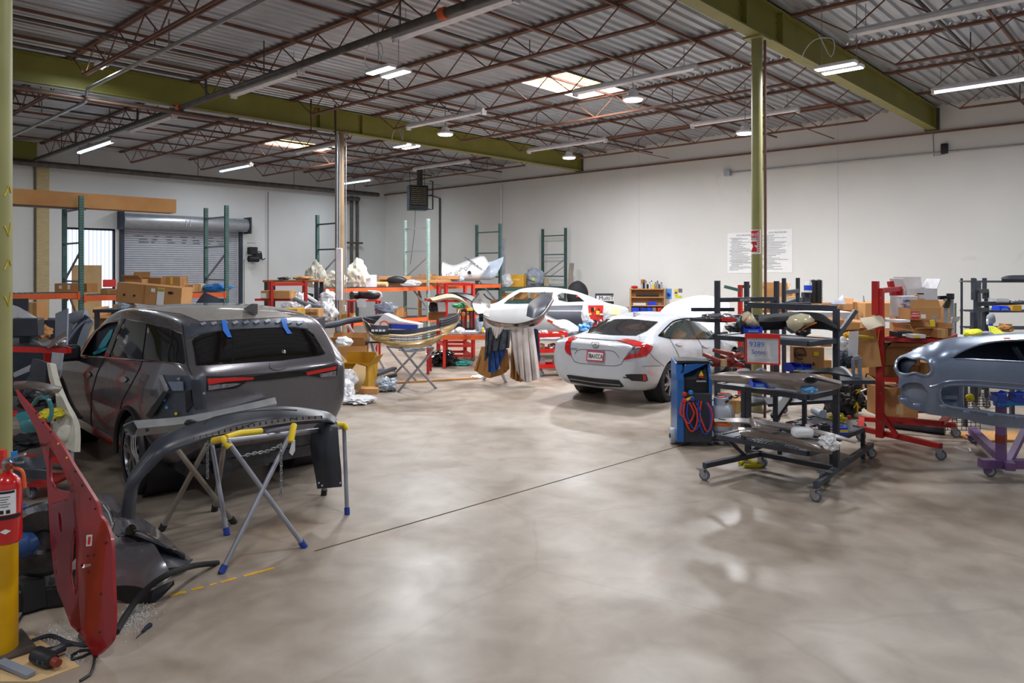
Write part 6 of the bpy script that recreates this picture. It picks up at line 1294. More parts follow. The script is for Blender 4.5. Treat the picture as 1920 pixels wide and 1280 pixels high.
t=T('spray_bottle','small clear bottle with red cap at the right end of the low tray','bottle',P(1592,800,8.3));MB().lathe([(.035,0),(.038,.1),(.02,.14)],14).obj('bottle_body','bottle_clear',t);MB().lathe([(.024,.14),(.022,.18)],12).obj('cap','red_plastic',t)
t.location.z=.36
t=T('battery_pack','black battery pack standing on the low tray','battery',P(1549,808,7.9),CAMZ);t.location.z=.36;MB().box((0,.05,.08),(.1,.1,.16)).obj('case','black_plastic',t,bev=.012);MB().box((0,.05,.165),(.05,.06,.02)).obj('terminal','dark_plastic',t)
cb(1570,788,1590,803,8.1,.16,'blue and yellow carton at the right of the low tray','bin_blue',zb=.36,tape=False,patch=[(0,.55,1.0,.35,'yellow')]);bag(1556,774,1586,790,8.3,.18,'yellow cloth lying over the blue and yellow carton','yellow_cloth','cloth','cloth',4,.4)
one(MB().tube(PL([(1527,769,8.9),(1543,776,8.7)]),.05,12),'air_motor','cyl_grey','grey cylindrical air motor behind the tool heap','tool')
# air conditioning service machine with bottles
mz=CAMZ-R(4);t=T('service_machine','blue and black wheeled air conditioning service machine with red and blue hoses','machine',F(1303,838)+FW*.06,mz)
W_=.44;D_=.5;
prof=[(-.02,.06),(-.02,.84),(.12,1.03),(D_,1.06),(D_,.06)]
for s_ in (-1,1):MB().prism([(s_*W_/2-(.04 if s_>0 else 0),y-.05*(s_<0)-.02,z) for y,z in prof],(.09 if s_<0 else .04,0,0)).obj('side_shell','machine_blue',t,bev=.012)
MB().prism([(-W_/2+.04,y,z) for y,z in [(0,.06),(0,.83),(.12,1.0),(D_,1.03),(D_,.06)]],(W_-.08,0,0)).obj('front_panel','black_plastic',t,bev=.01)
MB().prism([(-W_/2+.0,-.035,.62),(-W_/2+.0,-.035,.86),(-W_/2+.33,-.035,1.02),(-W_/2+.12,-.035,1.0)],(0,.06,0)).obj('blue_wing','machine_blue',t,bev=.01)
MB().box((0,-.03,.36),(W_-.02,.06,.62)).obj('lower_cover','dark_plastic',t,bev=.015)
MB().box((.0,.22,1.04),(.4,.4,.04)).obj('top_tray','black_plastic',t,bev=.01)
MB().prism([(.06,-.01,.88),(.12,-.01,.88),(.09,-.01,.94)],(0,-.006,0)).obj('warning_sign','yellow',t,smooth=0);MB().box((.09,-.012,.865),(.05,.005,.025)).obj('red_label','red_light',t,smooth=0)
MB().box((.09,-.012,.81),(.12,.005,.018)).obj('grey_label','cyl_grey',t,smooth=0)
for i,(x,z,m_) in enumerate(((-.13,.66,'red_light'),(-.05,.68,'azure'),(-.13,.58,'red_light'),(-.03,.6,'hose_blue'))):MB().lathe([(.03,0),(.03,.035),(.018,.045)],12,Matrix.Rotation(R(90),3,'X'),(x,-.06,z)).obj('valve_knob',m_,t)
MB().tube([(-.16,-.07,.56),(-.02,-.07,.62)],.02,8).obj('manifold','yellow',t)
for i,(x0,x1,zb,m_) in enumerate(((-.1,.02,.2,'hose_red'),(-.06,.06,.22,'hose_blue'),(.1,.2,.2,'hose_red'),(.07,.18,.17,'hose_blue'),(-.14,-.02,.3,'hose_red'))):MB().tube(cr([(x0-.02,-.08,.58),(x0-.04,-.1,.42),(x0,-.1,zb+.08),((x0+x1)/2,-.1,zb),(x1,-.1,zb+.1),(x1,-.1,.45),(x1-.05,-.09,.56)],26),.011,8).obj('hose',m_,t)
for s_ in (-1,1):
    wl=MB().lathe([(.035,-.03),(.09,-.035),(.1,-.02),(.1,.02),(.09,.035),(.035,.03)],24,Matrix.Rotation(R(90),3,'Y'),(s_*(W_/2+.02) if s_<0 else W_/2,.12,.1));wo=wl.obj('wheel','cyl_grey',t);MB().lathe([(.03,-.045),(.03,.045)],10,Matrix.Rotation(R(90),3,'Y'),(s_*(W_/2+.02) if s_<0 else W_/2,.12,.1)).obj('hub','dark_plastic',wo)
MB().box((.38,.2,.09),(.42,.42,.05)).obj('bottle_platform','black_plastic',t,bev=.02)
caster(t,PM[t.name] @ Vector((.36,.06,0)),.04,h=.07)
MB().prism([(.07,-.03,.30),(.15,-.03,.30),(.15,-.03,.12),(.07,-.03,.12)],(0,-.004,0)).obj('data_plate','ink_grey',t,smooth=0)
def gas_bottle(loc,label,band_=True):
    g=T('gas_bottle',label,'gas bottle',loc);MB().lathe([(.10,0),(.105,.03),(.09,.04),(.122,.07),(.13,.11),(.13,.28),(.12,.34),(.08,.385),(.04,.395)],28).obj('tank','cyl_grey',g)
    MB().lathe([(.085,.37),(.088,.47),(.08,.475),(.08,.37)],24,cap=False).obj('collar','cyl_grey',g);MB().box((0,-.086,.43),(.08,.01,.035)).obj('collar_opening','ink',g,bev=.01)
    MB().lathe([(.03,.39),(.03,.45),(.05,.46),(.05,.48)],12).obj('valve','hose_red',g)
    if band_:MB().lathe([(.132,.13),(.132,.2)],28,cap=False).obj('orange_band','orange_label',g)
bp_=PM[t.name] @ Vector((.36,.14,.115));gas_bottle(bp_,'grey gas bottle with orange band beside the blue machine');gas_bottle(PM[t.name] @ Vector((.47,.42,.115)),'plain grey gas bottle behind the banded one',False)
one(MB().tube(cr([F(1266,800)+Vector((0,0,.1)),F(1258,806)+Vector((0,0,.03)),F(1256,818)+Vector((0,0,.015)),F(1268,830)+Vector((0,0,.015))],16),.014,8),'cable','beige_board','tan cable curling on the floor left of the blue machine','cable');one(MB().box(F(1264,800)+Vector((0,0,.14)),(.09,.12,.28),Matrix.Rotation(CAMZ,3,'Z')),'yellow_box','yellow','yellow plastic box peeking out behind the blue machine','box',bev=.02)
# ---- red rack and what lies on it
t=T('parts_rack','tall red wheeled parts rack right of the carts','rack',F(1690,830));q=F(1650,838);e1,e2,e0=F(1764,862),F(1792,820),F(1614,826);Zq=Zf(838)
zq=lambda y,Z=Zq:EYE-(y-HY)/FOC*Z
back=F(1660,808)
MB().bar(up(q,.12),up(q,zq(543)),.085,.07).obj('post','cart_red',t,world=True,smooth=0);MB().bar(up(q,zq(590))-RT*.055,up(q,zq(527))-RT*.055,.075,.06).obj('post_extension','cart_red',t,world=True,smooth=0)
r2=S(1687,0,9.5);MB().bar(up(r2,.2),up(r2,zq(541,9.5)),.07,.06).obj('post','cart_red',t,world=True,smooth=0);MB().bar(S(1682,zq(586,9.45),9.4),S(1669,zq(527,9.4),9.4),.06).obj('post_extension','cart_red',t,world=True,smooth=0)
MB().bar(up(q,zq(545)),up(r2,zq(541,9.5)),.06).obj('top_rail','cart_red',t,world=True,smooth=0)
for a,b in ((e0,e1),(e0+FW*.6+RT*.3,e2),(e0,e0+FW*.6+RT*.3)):MB().bar(up(a,.16),up(b,.16),.07,.06).obj('base_bar','cart_red',t,world=True,smooth=0)
MB().bar(up(q,.45),up(q.lerp(e1,.3),.17),.045).obj('brace','cart_red',t,world=True,smooth=0)
for z_,k in ((635,1.0),(710,.5),(783,1.0)):
    z=zq(z_);a=up(q,z);b=up(S(1765,0,8.75),z) if k==1 else up(S(1700,0,8.9),z);c=up(S(1790,0,9.5),z) if k==1 else up(S(1705,0,9.4),z);d=up(r2,z)
    for m_,n_ in ((a,b),(b,c),(c,d),(d,a)):MB().bar(m_,n_,.065,.05).obj('shelf_rail','cart_red',t,world=True,smooth=0)
    if z_<700:MB().prism([a,b,c,d],(0,0,.01)).obj('shelf_plate','cart_red',t,world=True,smooth=0)
for z_ in (558,600,655,700,735,790):MB().tube([up(q,zq(z_))-FW*.042,up(q,zq(z_))-FW*.034],.016,8).obj('bolt','zinc',t,world=True)
for p in (e1,e2,e0,e0+FW*.6+RT*.3):caster(t,p,.06,h=.14)
zs=zq(635)+.035
t=cb(1700,541,1757,568,9.45,.35,'white open carton standing tall at the back of the red rack','box_white',opened=(None,2,20,25),tape=False);MB().box((-.02,-.178,.12),(.09,.003,.016)).obj('printed_mark','ink',t,smooth=0)
cb(1702,568,1756,632,9.45,.34,'brown carton under the white open carton on the red rack','cardboard',zb=zs)
t=cb(1684,555,1721,594,9.2,.2,'white postal carton with blue writing on the red rack','box_white',turn=14,tape=False,patch=[(.1,.45,.5,.18,'blue_stripe'),(-.1,.62,.9,.03,'red_light'),(.2,.15,.3,.14,'blue_stripe')]);letters('printed_text','USPS',.045,'ink_blue',PM[t.name] @ Vector((-.05,-.104,.2)),PM[t.name].to_3x3() @ Vector((1,0,0)),(0,0,1),t);MB().bar((.11,0,.26),(.14,0,.14),.03,.19).obj('kraft_edge','cardboard',t,smooth=0)
t=cb(1707,578,1764,599,8.95,.32,'open brown carton with red HEAVY ENGINE label on the red rack','cardboard',opened=(-20,10,None,35),tape=False);MB().box((-.13,-.163,.055),(.1,.004,.09)).obj('red_label','tool_red',t,smooth=0);MB().box((-.03,-.163,.04),(.06,.004,.05)).obj('printed_label','paper',t,smooth=0)
for s_,z in (('HEAVY',.075),('ENGINE',.045)):letters('label_letters',s_,.028,'paper',PM[t.name] @ Vector((-.13,-.168,z)),RT,(0,0,1),t)
one(MB().box(P(1737,575,9.0)+FW*.15,(.36,.25,.05),Matrix.Rotation(CAMZ,3,'Z')),'grey_sleeve','seat_grey','grey blue padded sleeve lying in the HEAVY ENGINE carton','package',bev=.01)
cb(1712,600,1784,614,8.9,.45,'flat open brown carton under the HEAVY ENGINE carton','cardboard',opened=(70,40,30,10),zb=zs,tape=False);cb(1758,597,1778,614,8.75,.2,'small brown carton at the right edge of the red rack shelf','cardboard',zb=zs)
cb(1683,603,1712,613,8.9,.2,'black carton with white label on the red rack shelf','black_plastic',zb=zs,tape=False,patch=[(0,.4,.4,.4,'paper')]);cb(1711,606,1736,613,8.75,.2,'white and yellow carton on the red rack shelf edge','box_white',zb=zs,tape=False,patch=[(-.2,.5,.5,.6,'yellow')])
one(MB().box(P(1682,601,8.95),(.2,.2,.03),Matrix.Rotation(CAMZ+.3,3,'Z')),'manual','paper','folded papers lying beside the red rack post','paper');one(MB().bar(P(1748,600,8.7),P(1749,612,8.7),.05,.03),'yellow_strap','yellow','yellow strap end hanging beside the flat carton','strap')
sheetp([[(1785,594,8.9),(1800,594,9.1)],[(1783,604,8.8),(1797,602,8.95)]],'metal_bracket','silver_paint','silver sheet metal bracket sticking out right of the red rack','car part',thick=.02)
t=T('tripod_stand','black folding tool stand behind the right end of the red rack','stand',S(1778,0,10.4));MB().bar(P(1760,558,10.4),P(1787,557,10.4),.06,.05).obj('top_bar','black_plastic',t,world=True);MB().box(P(1782,554,10.3),(.09,.08,.06)).obj('clamp','black_plastic',t,world=True);MB().bar(S(1771,0,10.4),P(1774,560,10.4),.05).obj('leg','cyl_grey',t,world=True);MB().bar(P(1773,575,10.35),P(1776,562,10.3),.07).obj('pivot','black_plastic',t,world=True);MB().bar(S(1790,0,10.7),P(1784,560,10.4),.05).obj('leg','cyl_grey',t,world=True)
one(MB().bar(P(1752,606,8.72),P(1752,593,8.72),.04,.03),'steel_angle','brace','short grey steel angle standing on the red rack shelf','bracket')
t=T('jack_stand','pair of yellow upright tool bodies below the red rack shelf','tool',S(1729,.9,9.2));
for x in (1726,1733):MB().bar(P(x,620,9.2),P(x,641,9.2),.045,.06).obj('yellow_body','yellow_paint',t,world=True,bev=.008)
cb(1666,643,1740,652,9.1,.4,'black flat tool case lying on the cartons inside the red rack','black_plastic',zb=None,tape=False);one(MB().box(P(1755,644,9.0),(.14,.2,.03),Matrix.Rotation(CAMZ,3,'Z')),'yellow_case','yellow_paint','yellow tool case end beside the black tool case','case')
cb(1660,655,1725,685,9.15,.4,'open brown carton under the black tool case in the red rack','cardboard',opened=(55,None,30,None),tape=False);cb(1658,686,1722,711,9.15,.4,'brown carton second from top inside the red rack','cardboard_dark',zb=None);cb(1725,680,1750,711,9.3,.3,'brown carton right of the stack, behind the shell headlamp hole','cardboard')
cb(1658,728,1722,784,9.1,.45,'tall brown carton low inside the red rack','cardboard',zb=None,patch=[(-.05,.3,.2,.35,'cardboard_light')])
one(MB().box(P(1740,690,9.9),(.3,.2,.16),Matrix.Rotation(CAMZ,3,'Z')),'parts_bin','bin_blue','dark blue bin behind the shell headlamp hole','bin')
cb(1622,566,1788,735,13.0,.7,'huge plain carton standing behind the red rack','cardboard',zb=0,patch=[(-.25,.78,.05,.12,'paper'),(-.12,.72,.1,.16,'ink_grey'),(.02,.8,.05,.1,'paper')])
one(MB().bar(S(1786,0,12.6),S(1787,1.62,12.6),.08,.12),'steel_angle','wood_grey','grey angle post at the right edge of the huge carton','bar')
t=T('floor_mat','dark slatted roll lying on the floor below the red rack','mat',F(1715,815));
MB().tube([F(1655,800)+Vector((0,0,.06)),F(1772,815)+Vector((0,0,.06))],.06,10).obj('roll','slate_plastic',t,world=True)
for i in range(14):c=F(1655,800).lerp(F(1772,815),i/14)+Vector((0,0,.06));MB().tube([c,c+RT*.012],.064,10).obj('slat','black_plastic',t,world=True)
# cartons between
cb(1570,605,1612,618,9.0,.45,'shallow brown carton with drooping beige flaps left of the red rack','cardboard',opened=(None,60,None,72),tape=False)
sheetp([[(1612,597,8.9),(1640,593,8.9),(1652,590,9.1)],[(1618,608,8.7),(1645,605,8.7),(1658,601,8.8)],[(1628,619,8.6),(1650,612,8.6),(1660,612,8.7)]],'carton_flap','beige_board','beige cardboard flap drooping towards the red post','cardboard',thick=.008)
one(MB().tube(PL([(1606,630,8.8),(1640,633,9.0)]),.018,8),'rod','yellow','yellow handle rod lying under the drooping beige flap','handle');bag(1582,622,1598,634,8.6,.1,'yellow strap bundle hanging left of the red rack','yellow_paint','strap','strap',3,.5)
sheetp([[(1592,622,8.4),(1610,620,8.4)],[(1590,668,8.4),(1608,666,8.4)]],'document_sleeve','film','clear sleeve with red edge hanging right of the front cart','sleeve',thick=.005)
carton('carton','open cream lined carton tipped on its side left of the red post',P(1632,690,9.0)+FW*.2,.42,.36,.30,CAMZ+R(-25),'cardboard',opened=(20,-15,30,15),tape=False,tilt=R(-8))
cb(1640,600,1652,640,9.6,.3,'brown carton edge behind the red post','cardboard_dark')
bag(1571,628,1592,660,8.8,.3,'crumpled clear bag of parts left of the hanging sleeve','film',seed=7);bag(1572,655,1600,690,8.7,.3,'dark tangled parts in clear film right of the front cart','seat_dark','parts_heap','car part',5,.5)
t=T('car_jack_stand','grey plastic handle frame standing right of the front cart','car part',P(1606,706,8.2));
for a,b in (((1600,672),(1600,704)),((1612,670),(1612,703)),((1600,672),(1612,670)),((1598,705),(1616,703))):MB().bar(P(a[0],a[1],8.2),P(b[0],b[1],8.2),.03,.05).obj('frame_bar','seat_grey',t,world=True,bev=.006)
one(MB().box(P(1592,712,8.2),(.42,.35,.04),Matrix.Rotation(CAMZ,3,'Z')),'cart_shelf','cart_grey','dark plate sticking out right of the front cart, under the grey handle frame','shelf')
t=T('engine_heap','heap of oily engine and gearbox parts on the floor left of the red rack','car part',F(1612,795)+FW*.6);ec=F(1612,792)+FW*.55
MB().blob(ec+Vector((0,0,.3)),(.62,.6,.62),4,.35,2.4,3,None,.9).obj('engine_block','engine',t,world=True);MB().blob(ec+RT*-.2-FW*.12+Vector((0,0,.24)),(.34,.3,.3),3,.3,2,9).obj('gearbox','steel_dark',t,world=True)
rg_=random.Random(3)
for i in range(12):
    q_=ec+RT*rg_.uniform(-.3,.28)-FW*rg_.uniform(.2,.3)+Vector((0,0,rg_.uniform(.12,.55)));rm_=Matrix.Rotation(rg_.uniform(0,3),3,'Z') @ Matrix.Rotation(rg_.uniform(0,3),3,'X');(MB().box(q_,(.16,.09,.06),rm_) if i % 2 else MB().lathe([(.02,-.05),(.05,-.04),(.05,.03),(.03,.05)],14,rm_,q_)).obj('engine_part',('steel_dark','zinc','black_plastic','engine')[i % 4],t,world=True,bev=.006)
for i in range(14):
    a=ec+RT*rg_.uniform(-.28,.3)-FW*.25+Vector((0,0,rg_.uniform(.15,.6)));MB().tube(cr([a,a+RT*rg_.uniform(-.1,.1)+Vector((0,0,.08))-FW*.06,a+RT*rg_.uniform(-.2,.2)+Vector((0,0,rg_.uniform(-.1,.1)))],8),.012,6).obj('hose',('engine','black_plastic','zinc','yellow')[i % 4 if i<12 else 3],t,world=True)
# further back, seen above the carts
t=T('parts_cart','third grey cart behind, seen by its two thin posts and top bar','cart',S(1485,0,11.5));zt=lambda y,Z=11.4:EYE-(y-HY)/FOC*Z
for x,Z in ((1470,11.2),(1496,11.6),(1500,12.2),(1448,11.8)):MB().bar(S(x,.12,Z),S(x,zt(521 if x<1498 and x>1450 else 560),Z),.05).obj('post','cart_grey',t,world=True,smooth=0)
for (a,b) in (((1470,548,11.2),(1496,545,11.6)),((1450,575,11.0),(1502,560,11.8)),((1455,572,11.0),(1520,570,11.0)),((1436,562,11.6),(1448,560,11.7))):MB().bar(P(*a),P(*b),.06,.06).obj('rail','cart_edge',t,world=True,smooth=0)
for x,Z in ((1470,11.2),(1500,12.2)):caster(t,S(x,0,Z),.055)
cb(1434,541,1478,555,13.2,.6,'open carton with raised flaps behind the third cart','cardboard',opened=(-5,15,25,30),tape=False);cb(1428,555,1500,566,13.2,.6,'light carton under the open one behind the third cart','cardboard_light');cb(1478,545,1498,556,13.3,.5,'brown carton right of the open flapped carton','cardboard_dark')
t=T('workbench','long bench by the right wall carrying cartons and black rolls','bench',S(1510,0,13.8),CAMZ);zt_=EYE-(582-HY)/FOC*13.2;MB().box((0,.1,zt_-.03),(2.2,.9,.05)).obj('bench_top','wood',t)
for x in (-1.05,1.05):
    for y in (-.3,.5):MB().box((x,y,(zt_-.05)/2),(.07,.07,zt_-.06)).obj('leg','cart_grey',t,smooth=0)
cb(1520,569,1555,581,13.3,.5,'open brown carton on the bench, left of the pair below the black rolls','cardboard_dark',zb=zt_);cb(1556,569,1599,581,13.3,.5,'open brown carton on the bench, right of the pair','cardboard',zb=zt_,opened=(None,None,None,10))
cb(1448,566,1512,581,13.4,.5,'wide brown carton on the bench behind the grey cart bars','cardboard',zb=zt_)
for i,(x,lab) in enumerate(((1524,'black ribbed roll standing on the bench, left of the pair'),(1535,'black ribbed roll standing on the bench, right of the pair'))):
    t=T('rubber_roll',lab,'roll',P(x,569,13.5));
    MB().box((0,0,.22),(.10,.1,.45),Matrix.Rotation(CAMZ,3,'Z')).obj('roll_body','black_plastic',t,bev=.03);rb=MB()
    for k in range(14):rb.box((0,0,.03+k*.03),(.106,.106,.012),Matrix.Rotation(CAMZ,3,'Z'))
    rb.obj('rib_set','rubber',t,smooth=0)
t=T('tall_bottle','clear plastic bottle with blue label beside the black rolls','bottle',P(1515,548,13.3));MB().lathe([(.07,0),(.07,.17),(.05,.21),(.05,.23)],16).obj('bottle_body','bottle_clear',t);MB().lathe([(.072,.04),(.072,.13)],16,cap=False).obj('blue_label','blue_stripe',t)
cb(1508,548,1519,570,13.3,.15,'dark narrow box under the clear bottle','seat_dark',tape=False)
t=T('frame_cart','red post with hook arms behind the carts, left of the olive column','stand',S(1387,0,12.0));MB().bar(S(1388,0,12),P(1388,534,12),.06).obj('post','red_light',t,world=True,smooth=0);MB().bar(P(1358,537,12),P(1386,544,12),.05).obj('left_arm','rack_green',t,world=True,smooth=0);MB().bar(P(1388,537,12),P(1406,537,12),.05).obj('right_arm','copper_red',t,world=True,smooth=0);MB().tube(cr(PL([(1398,538,11.9),(1399,549,11.9),(1396,550,11.9)]),8),.01,6).obj('hook','pipe',t,world=True);MB().box(S(1388,.02,12),(.5,.5,.04)).obj('base_plate','red_light',t,world=True)
for i,(l,r,b,lab) in enumerate(((1556,1586,569,'grey folded metal sheet on the bench right end, left one'),(1612,1625,590,'pale pointed plastic sheet standing left of the huge carton'))):sheetp([[(l,b,13.2),(l+(r-l)*.5,b-9,13.2),(r-6,b-16 if i==0 else b-36,13.2)],[(l+4,b+2,13.1),((l+r)/2,b+2,13.1),(r,b+2,13.1)]],'metal_sheet','brace',lab,'car part',thick=.02)
cb(1495,585,1600,600,11.0,.4,'white long carton behind the top of the front cart','box_white',tape=False);cb(1505,634,1560,650,9.4,.4,'brown carton seen below the front cart top shelf','cardboard')
# far right grey rack
t=T('parts_cart','tall grey post cart at the right edge behind the blue shell','cart',S(1840,0,11.4));zt=lambda y,Z:EYE-(y-HY)/FOC*Z
for x,Z,y in ((1830,11.2,545),(1850,11.6,545),(1835,12.0,528)):MB().bar(S(x,.12,Z),S(x,zt(y,Z),Z),.06).obj('post','cart_grey',t,world=True,smooth=0)
for x,Z in ((1825,11.15),(1846,11.55)):MB().bar(S(x,zt(562 if x<1830 else 560,Z),Z),S(x,zt(521,Z),Z),.055).obj('post_extension','cart_grey',t,world=True,smooth=0);MB().bar(S(x-2,.3,Z),S(x-2,zt(585,Z),Z),.05).obj('lower_post','cart_grey',t,world=True,smooth=0)
for a,b in (((1832,546,11.2),(1850,545,11.6)),((1830,570,11.2),(1917,567,11.3)),((1832,581,11.3),(1850,580,11.6)),((1830,571,11.2),(1850,568,11.6))):MB().bar(P(*a),P(*b),.06).obj('rail','cart_grey',t,world=True,smooth=0)
for x,Z in ((1830,11.2),(1850,11.6)):caster(t,S(x,0,Z),.055)
t=T('wire_rack','wire shelf rack against the right wall, with a long dark part on top','rack',S(1885,0,13.0),CAMZ);zt=lambda y:EYE-(y-HY)/FOC*13.0
for z in (zt(528),zt(584),zt(616),.2):
    w_=MB()
    for k in range(4):w_.bar((-.55,k*.14,z),(.8,k*.14,z),.016,.03)
    for k in range(16):w_.bar((-.55+k*.09,0,z),(-.55+k*.09,.42,z),.008)
    w_.obj('wire_shelf','cart_edge',t,smooth=0)
for x in (-.52,.78):
    for y in (.02,.42):MB().bar((x,y,0),(x,y,zt(522)),.03).obj('post','cart_grey',t,smooth=0)
one(MB().bar(P(1800,527,13.0),P(1838,528,13.05),.05,.02),'steel_bar','wood_grey','thin bar sticking out left over the top of the wire rack','bar')
sheetp([[(1878,524,12.7),(1890,519,12.7),(1925,518,12.7)],[(1878,526,12.6),(1895,526,12.6),(1925,526,12.6)]],'bumper_piece','slate_plastic','long dark part lying on top of the wire rack','car part',thick=.06)
cb(1868,559,1892,567,11.2,.2,'clear tray of parts on the far right grey cart','bottle_clear',tape=False);bag(1893,562,1915,568,11.2,.15,'small metal parts heap at the right end of the far right cart','zinc','parts_heap','car part',4,.4)
bag(1855,577,1892,583,12.9,.3,'grey cloth heap on the wire rack shelf','bag_blue','cloth','cloth',4,.4,zb=EYE-(583.5-HY)/FOC*13+.02);bin_(1874,574,1894,582,12.6,.2,'blue parts bin on the wire rack shelf');cb(1899,572,1916,583,12.7,.25,'gold brown carton on the wire rack shelf','cardboard_gold',tape=False)
t=T('power_tool','grey power tool standing behind the bright yellow bag','tool',P(1858,612,10.6));MB().blob(P(1858,598,10.6),(.14,.12,.16),3,.1,1.5,2).obj('tool_head','seat_grey',t,world=True);MB().lathe([(.04,0),(.04,.02)],14,Matrix.Rotation(R(90),3,'X'),P(1850,603,10.45)).obj('white_dial','paper',t,world=True);MB().box(P(1857,610,10.6),(.06,.06,.08)).obj('blue_body','bin_blue',t,world=True)
t=T('bench','grey bench carrying the bright yellow bag behind the blue shell','bench',S(1850,0,10.4),CAMZ);zb_=EYE-(634-HY)/FOC*10.2;MB().box((.1,.1,zb_-.03),(1.2,.7,.05)).obj('bench_top','cyl_grey',t)
for x in (-.4,.6):
    for y in (-.15,.35):MB().box((x,y,zb_/2-.03),(.05,.05,zb_-.06)).obj('leg','cart_grey',t,smooth=0)
t=T('tool_bag','bright yellow tool bag with flap on the bench behind the blue shell','bag',P(1825,633,10.0));MB().blob(P(1826,625,10.1),(.36,.26,.13),3,.12,1.5,2).obj('bag_body','hivis',t,world=True);MB().blob(P(1848,627,10.0),(.14,.2,.1),3,.2,2,4).obj('grey_panel','seat_grey',t,world=True)
drape('hivis_vest','yellow safety vest draped right of the yellow tool bag','clothing','hivis',[(1853,611,10.2),(1862,612,10.2),(1868,614,10.2)],[(1856,628,10.0),(1872,629,10.0),(1885,626,10.0)],amp=.03)
bag(1873,610,1898,622,10.3,.2,'brown and yellow cloth heap behind the blue shell roof','paper_brown','cloth','cloth',3,.4);cb(1886,607,1898,618,10.4,.15,'small brown and white carton behind the blue shell roof','cardboard',tape=False)
# wire baskets on the floor behind the shell
for i,(l,tp,r,b,Z,lab) in enumerate(((1804,738,1856,762,9.4,'upper black wire grid panel seen through the shell wheel opening'),(1768,770,1838,806,9.6,'lower black wire grid panel under the blue shell'))):
    g=MB()
    for k in range(9):x=l+(r-l)*k/8;g.bar(P(x,tp,Z),P(x,b,Z),.007)
    for k in range(6):y=tp+(b-tp)*k/5;g.bar(P(l,y,Z),P(r,y,Z),.007)
    one(g,'wire_grid','black_plastic',lab,'grid')
bag(1812,738,1826,752,9.0,.1,'yellow rag tuft behind the shell wheel opening','yellow_cloth','rag','cloth',3,.4)
# ---- blue body shell on a purple stand
z7=zoomed(1580,620,4.268)
sh=T('body_shell','blue grey bare front body shell with empty headlamp hole on a purple stand','car part',S(1850,.6,7.6))
outl=sline(z7((415,300),(425,245),(455,210),(520,185),(600,150),(700,112),(800,88),(900,70),(1050,55),(1200,45),(1451,30),(1700,24)),26)+z7((1700,800),(1451,782),(1395,776),(1300,770),(1200,758),(1100,738),(1040,722))+sline(z7((1000,708),(900,690),(780,676),(700,664),(610,640),(540,616),(470,575),(447,535),(446,515)),12)+z7((478,520),(470,460),(443,452),(455,400),(458,372),(440,350))
lamp=spline2(z7((427,285),(445,232),(505,205),(570,222),(640,218),(695,252),(716,310),(697,352),(645,358),(580,338),(520,352),(455,338)),30)
arch_=z7((800,445),(850,432),(940,428),(1130,440),(1300,455),(1451,465),(1680,475),(1680,690),(1451,690),(1300,676),(1180,660),(1060,640),(960,625),(860,610),(800,590),(772,545),(770,490))
grl=spline2(z7((475,442),(520,418),(580,412),(640,425),(668,465),(690,500),(680,560),(640,585),(560,560),(495,530),(478,500)),20)
winw=sline(z7((866,214),(930,172),(1000,140),(1080,112),(1180,90),(1300,78),(1451,72),(1660,70)),14)+z7((1660,258),(1451,250),(1250,240),(1100,234),(1000,228),(900,226))
def ZS_(x,y):
    s_=max(0,min(1,(x-1677)/120));top=627+max(0,(1790-x))*.33*max(0,1-(x-1677)/230);v=max(0,min(1,(690-y)/max(1,690-top)))
    low=max(0,min(1,(y-700)/95));return 7.25+.55*(1-s_)**2.2+.34*v**2.5+.12*low**2-.05*math.sin(math.pi*min(1,(x-1677)/110))
def shell(name,poly,holes,m,dz=0.0,step=5,th=.02):
    V2,F2=fill(poly,step,holes);return MB().add([P(v[0],v[1],ZS_(v[0],v[1])+dz) for v in V2],F2).obj(name,m,sh,world=True,thick=th,smooth=60)
shell('outer_panel',outl,[lamp,arch_,grl,winw],'shell_blue')
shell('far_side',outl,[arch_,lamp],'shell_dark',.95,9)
tope=outl[4:27]
skin([[P(x,y,ZS_(x,y)) for x,y in tope],[P(x,y-2.5,ZS_(x,y)+.32) for x,y in tope],[P(x,y-1,ZS_(x,y)+.64) for x,y in tope],[P(x,y,ZS_(x,y)+.95) for x,y in tope]],40,4).obj('hood_surface','shell_blue',sh,world=True,thick=.02)
lr=lamp+[lamp[0]]
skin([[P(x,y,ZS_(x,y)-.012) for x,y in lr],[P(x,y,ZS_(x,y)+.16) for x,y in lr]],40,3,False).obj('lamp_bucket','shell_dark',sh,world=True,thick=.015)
half=[p for p in lamp if p[0]<1716];half=[p for p in half]+z7((560,300),(545,340))
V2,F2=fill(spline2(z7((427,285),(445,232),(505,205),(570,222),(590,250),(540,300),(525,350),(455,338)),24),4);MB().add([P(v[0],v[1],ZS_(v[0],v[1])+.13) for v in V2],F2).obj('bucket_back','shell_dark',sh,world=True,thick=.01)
MB().tube([P(x,y,ZS_(x,y)-.01) for x,y in lamp],.016,8,closed=True).obj('lamp_rim','shell_blue',sh,world=True)
V2,F2=fill(grl,5);MB().add([P(v[0],v[1],ZS_(v[0],v[1])+.07) for v in V2],F2).obj('grille_plate','seat_grey',sh,world=True,thick=.01)
MB().tube([P(x,y,ZS_(x,y)-.005) for x,y in arch_[:7]],.018,8).obj('arch_lip','shell_blue',sh,world=True);MB().tube([P(x,y,ZS_(x,y)-.008) for x,y in arch_[8:]],.02,8).obj('sill_lip','shell_blue',sh,world=True)
skin([[P(x,y,7.5) for x,y in z7((800,440),(870,425),(955,420))],[P(x,y,7.62) for x,y in z7((775,530),(850,530),(955,530))],[P(x,y,7.5) for x,y in z7((800,600),(860,615),(955,630))]],10,4).obj('inner_arch','shell_blue',sh,world=True,thick=.01)
MB().bar(P(*z7((945,430))[0],7.45),P(*z7((945,620))[0],7.45),.05,.04).obj('arch_post','shell_blue',sh,world=True,bev=.008)
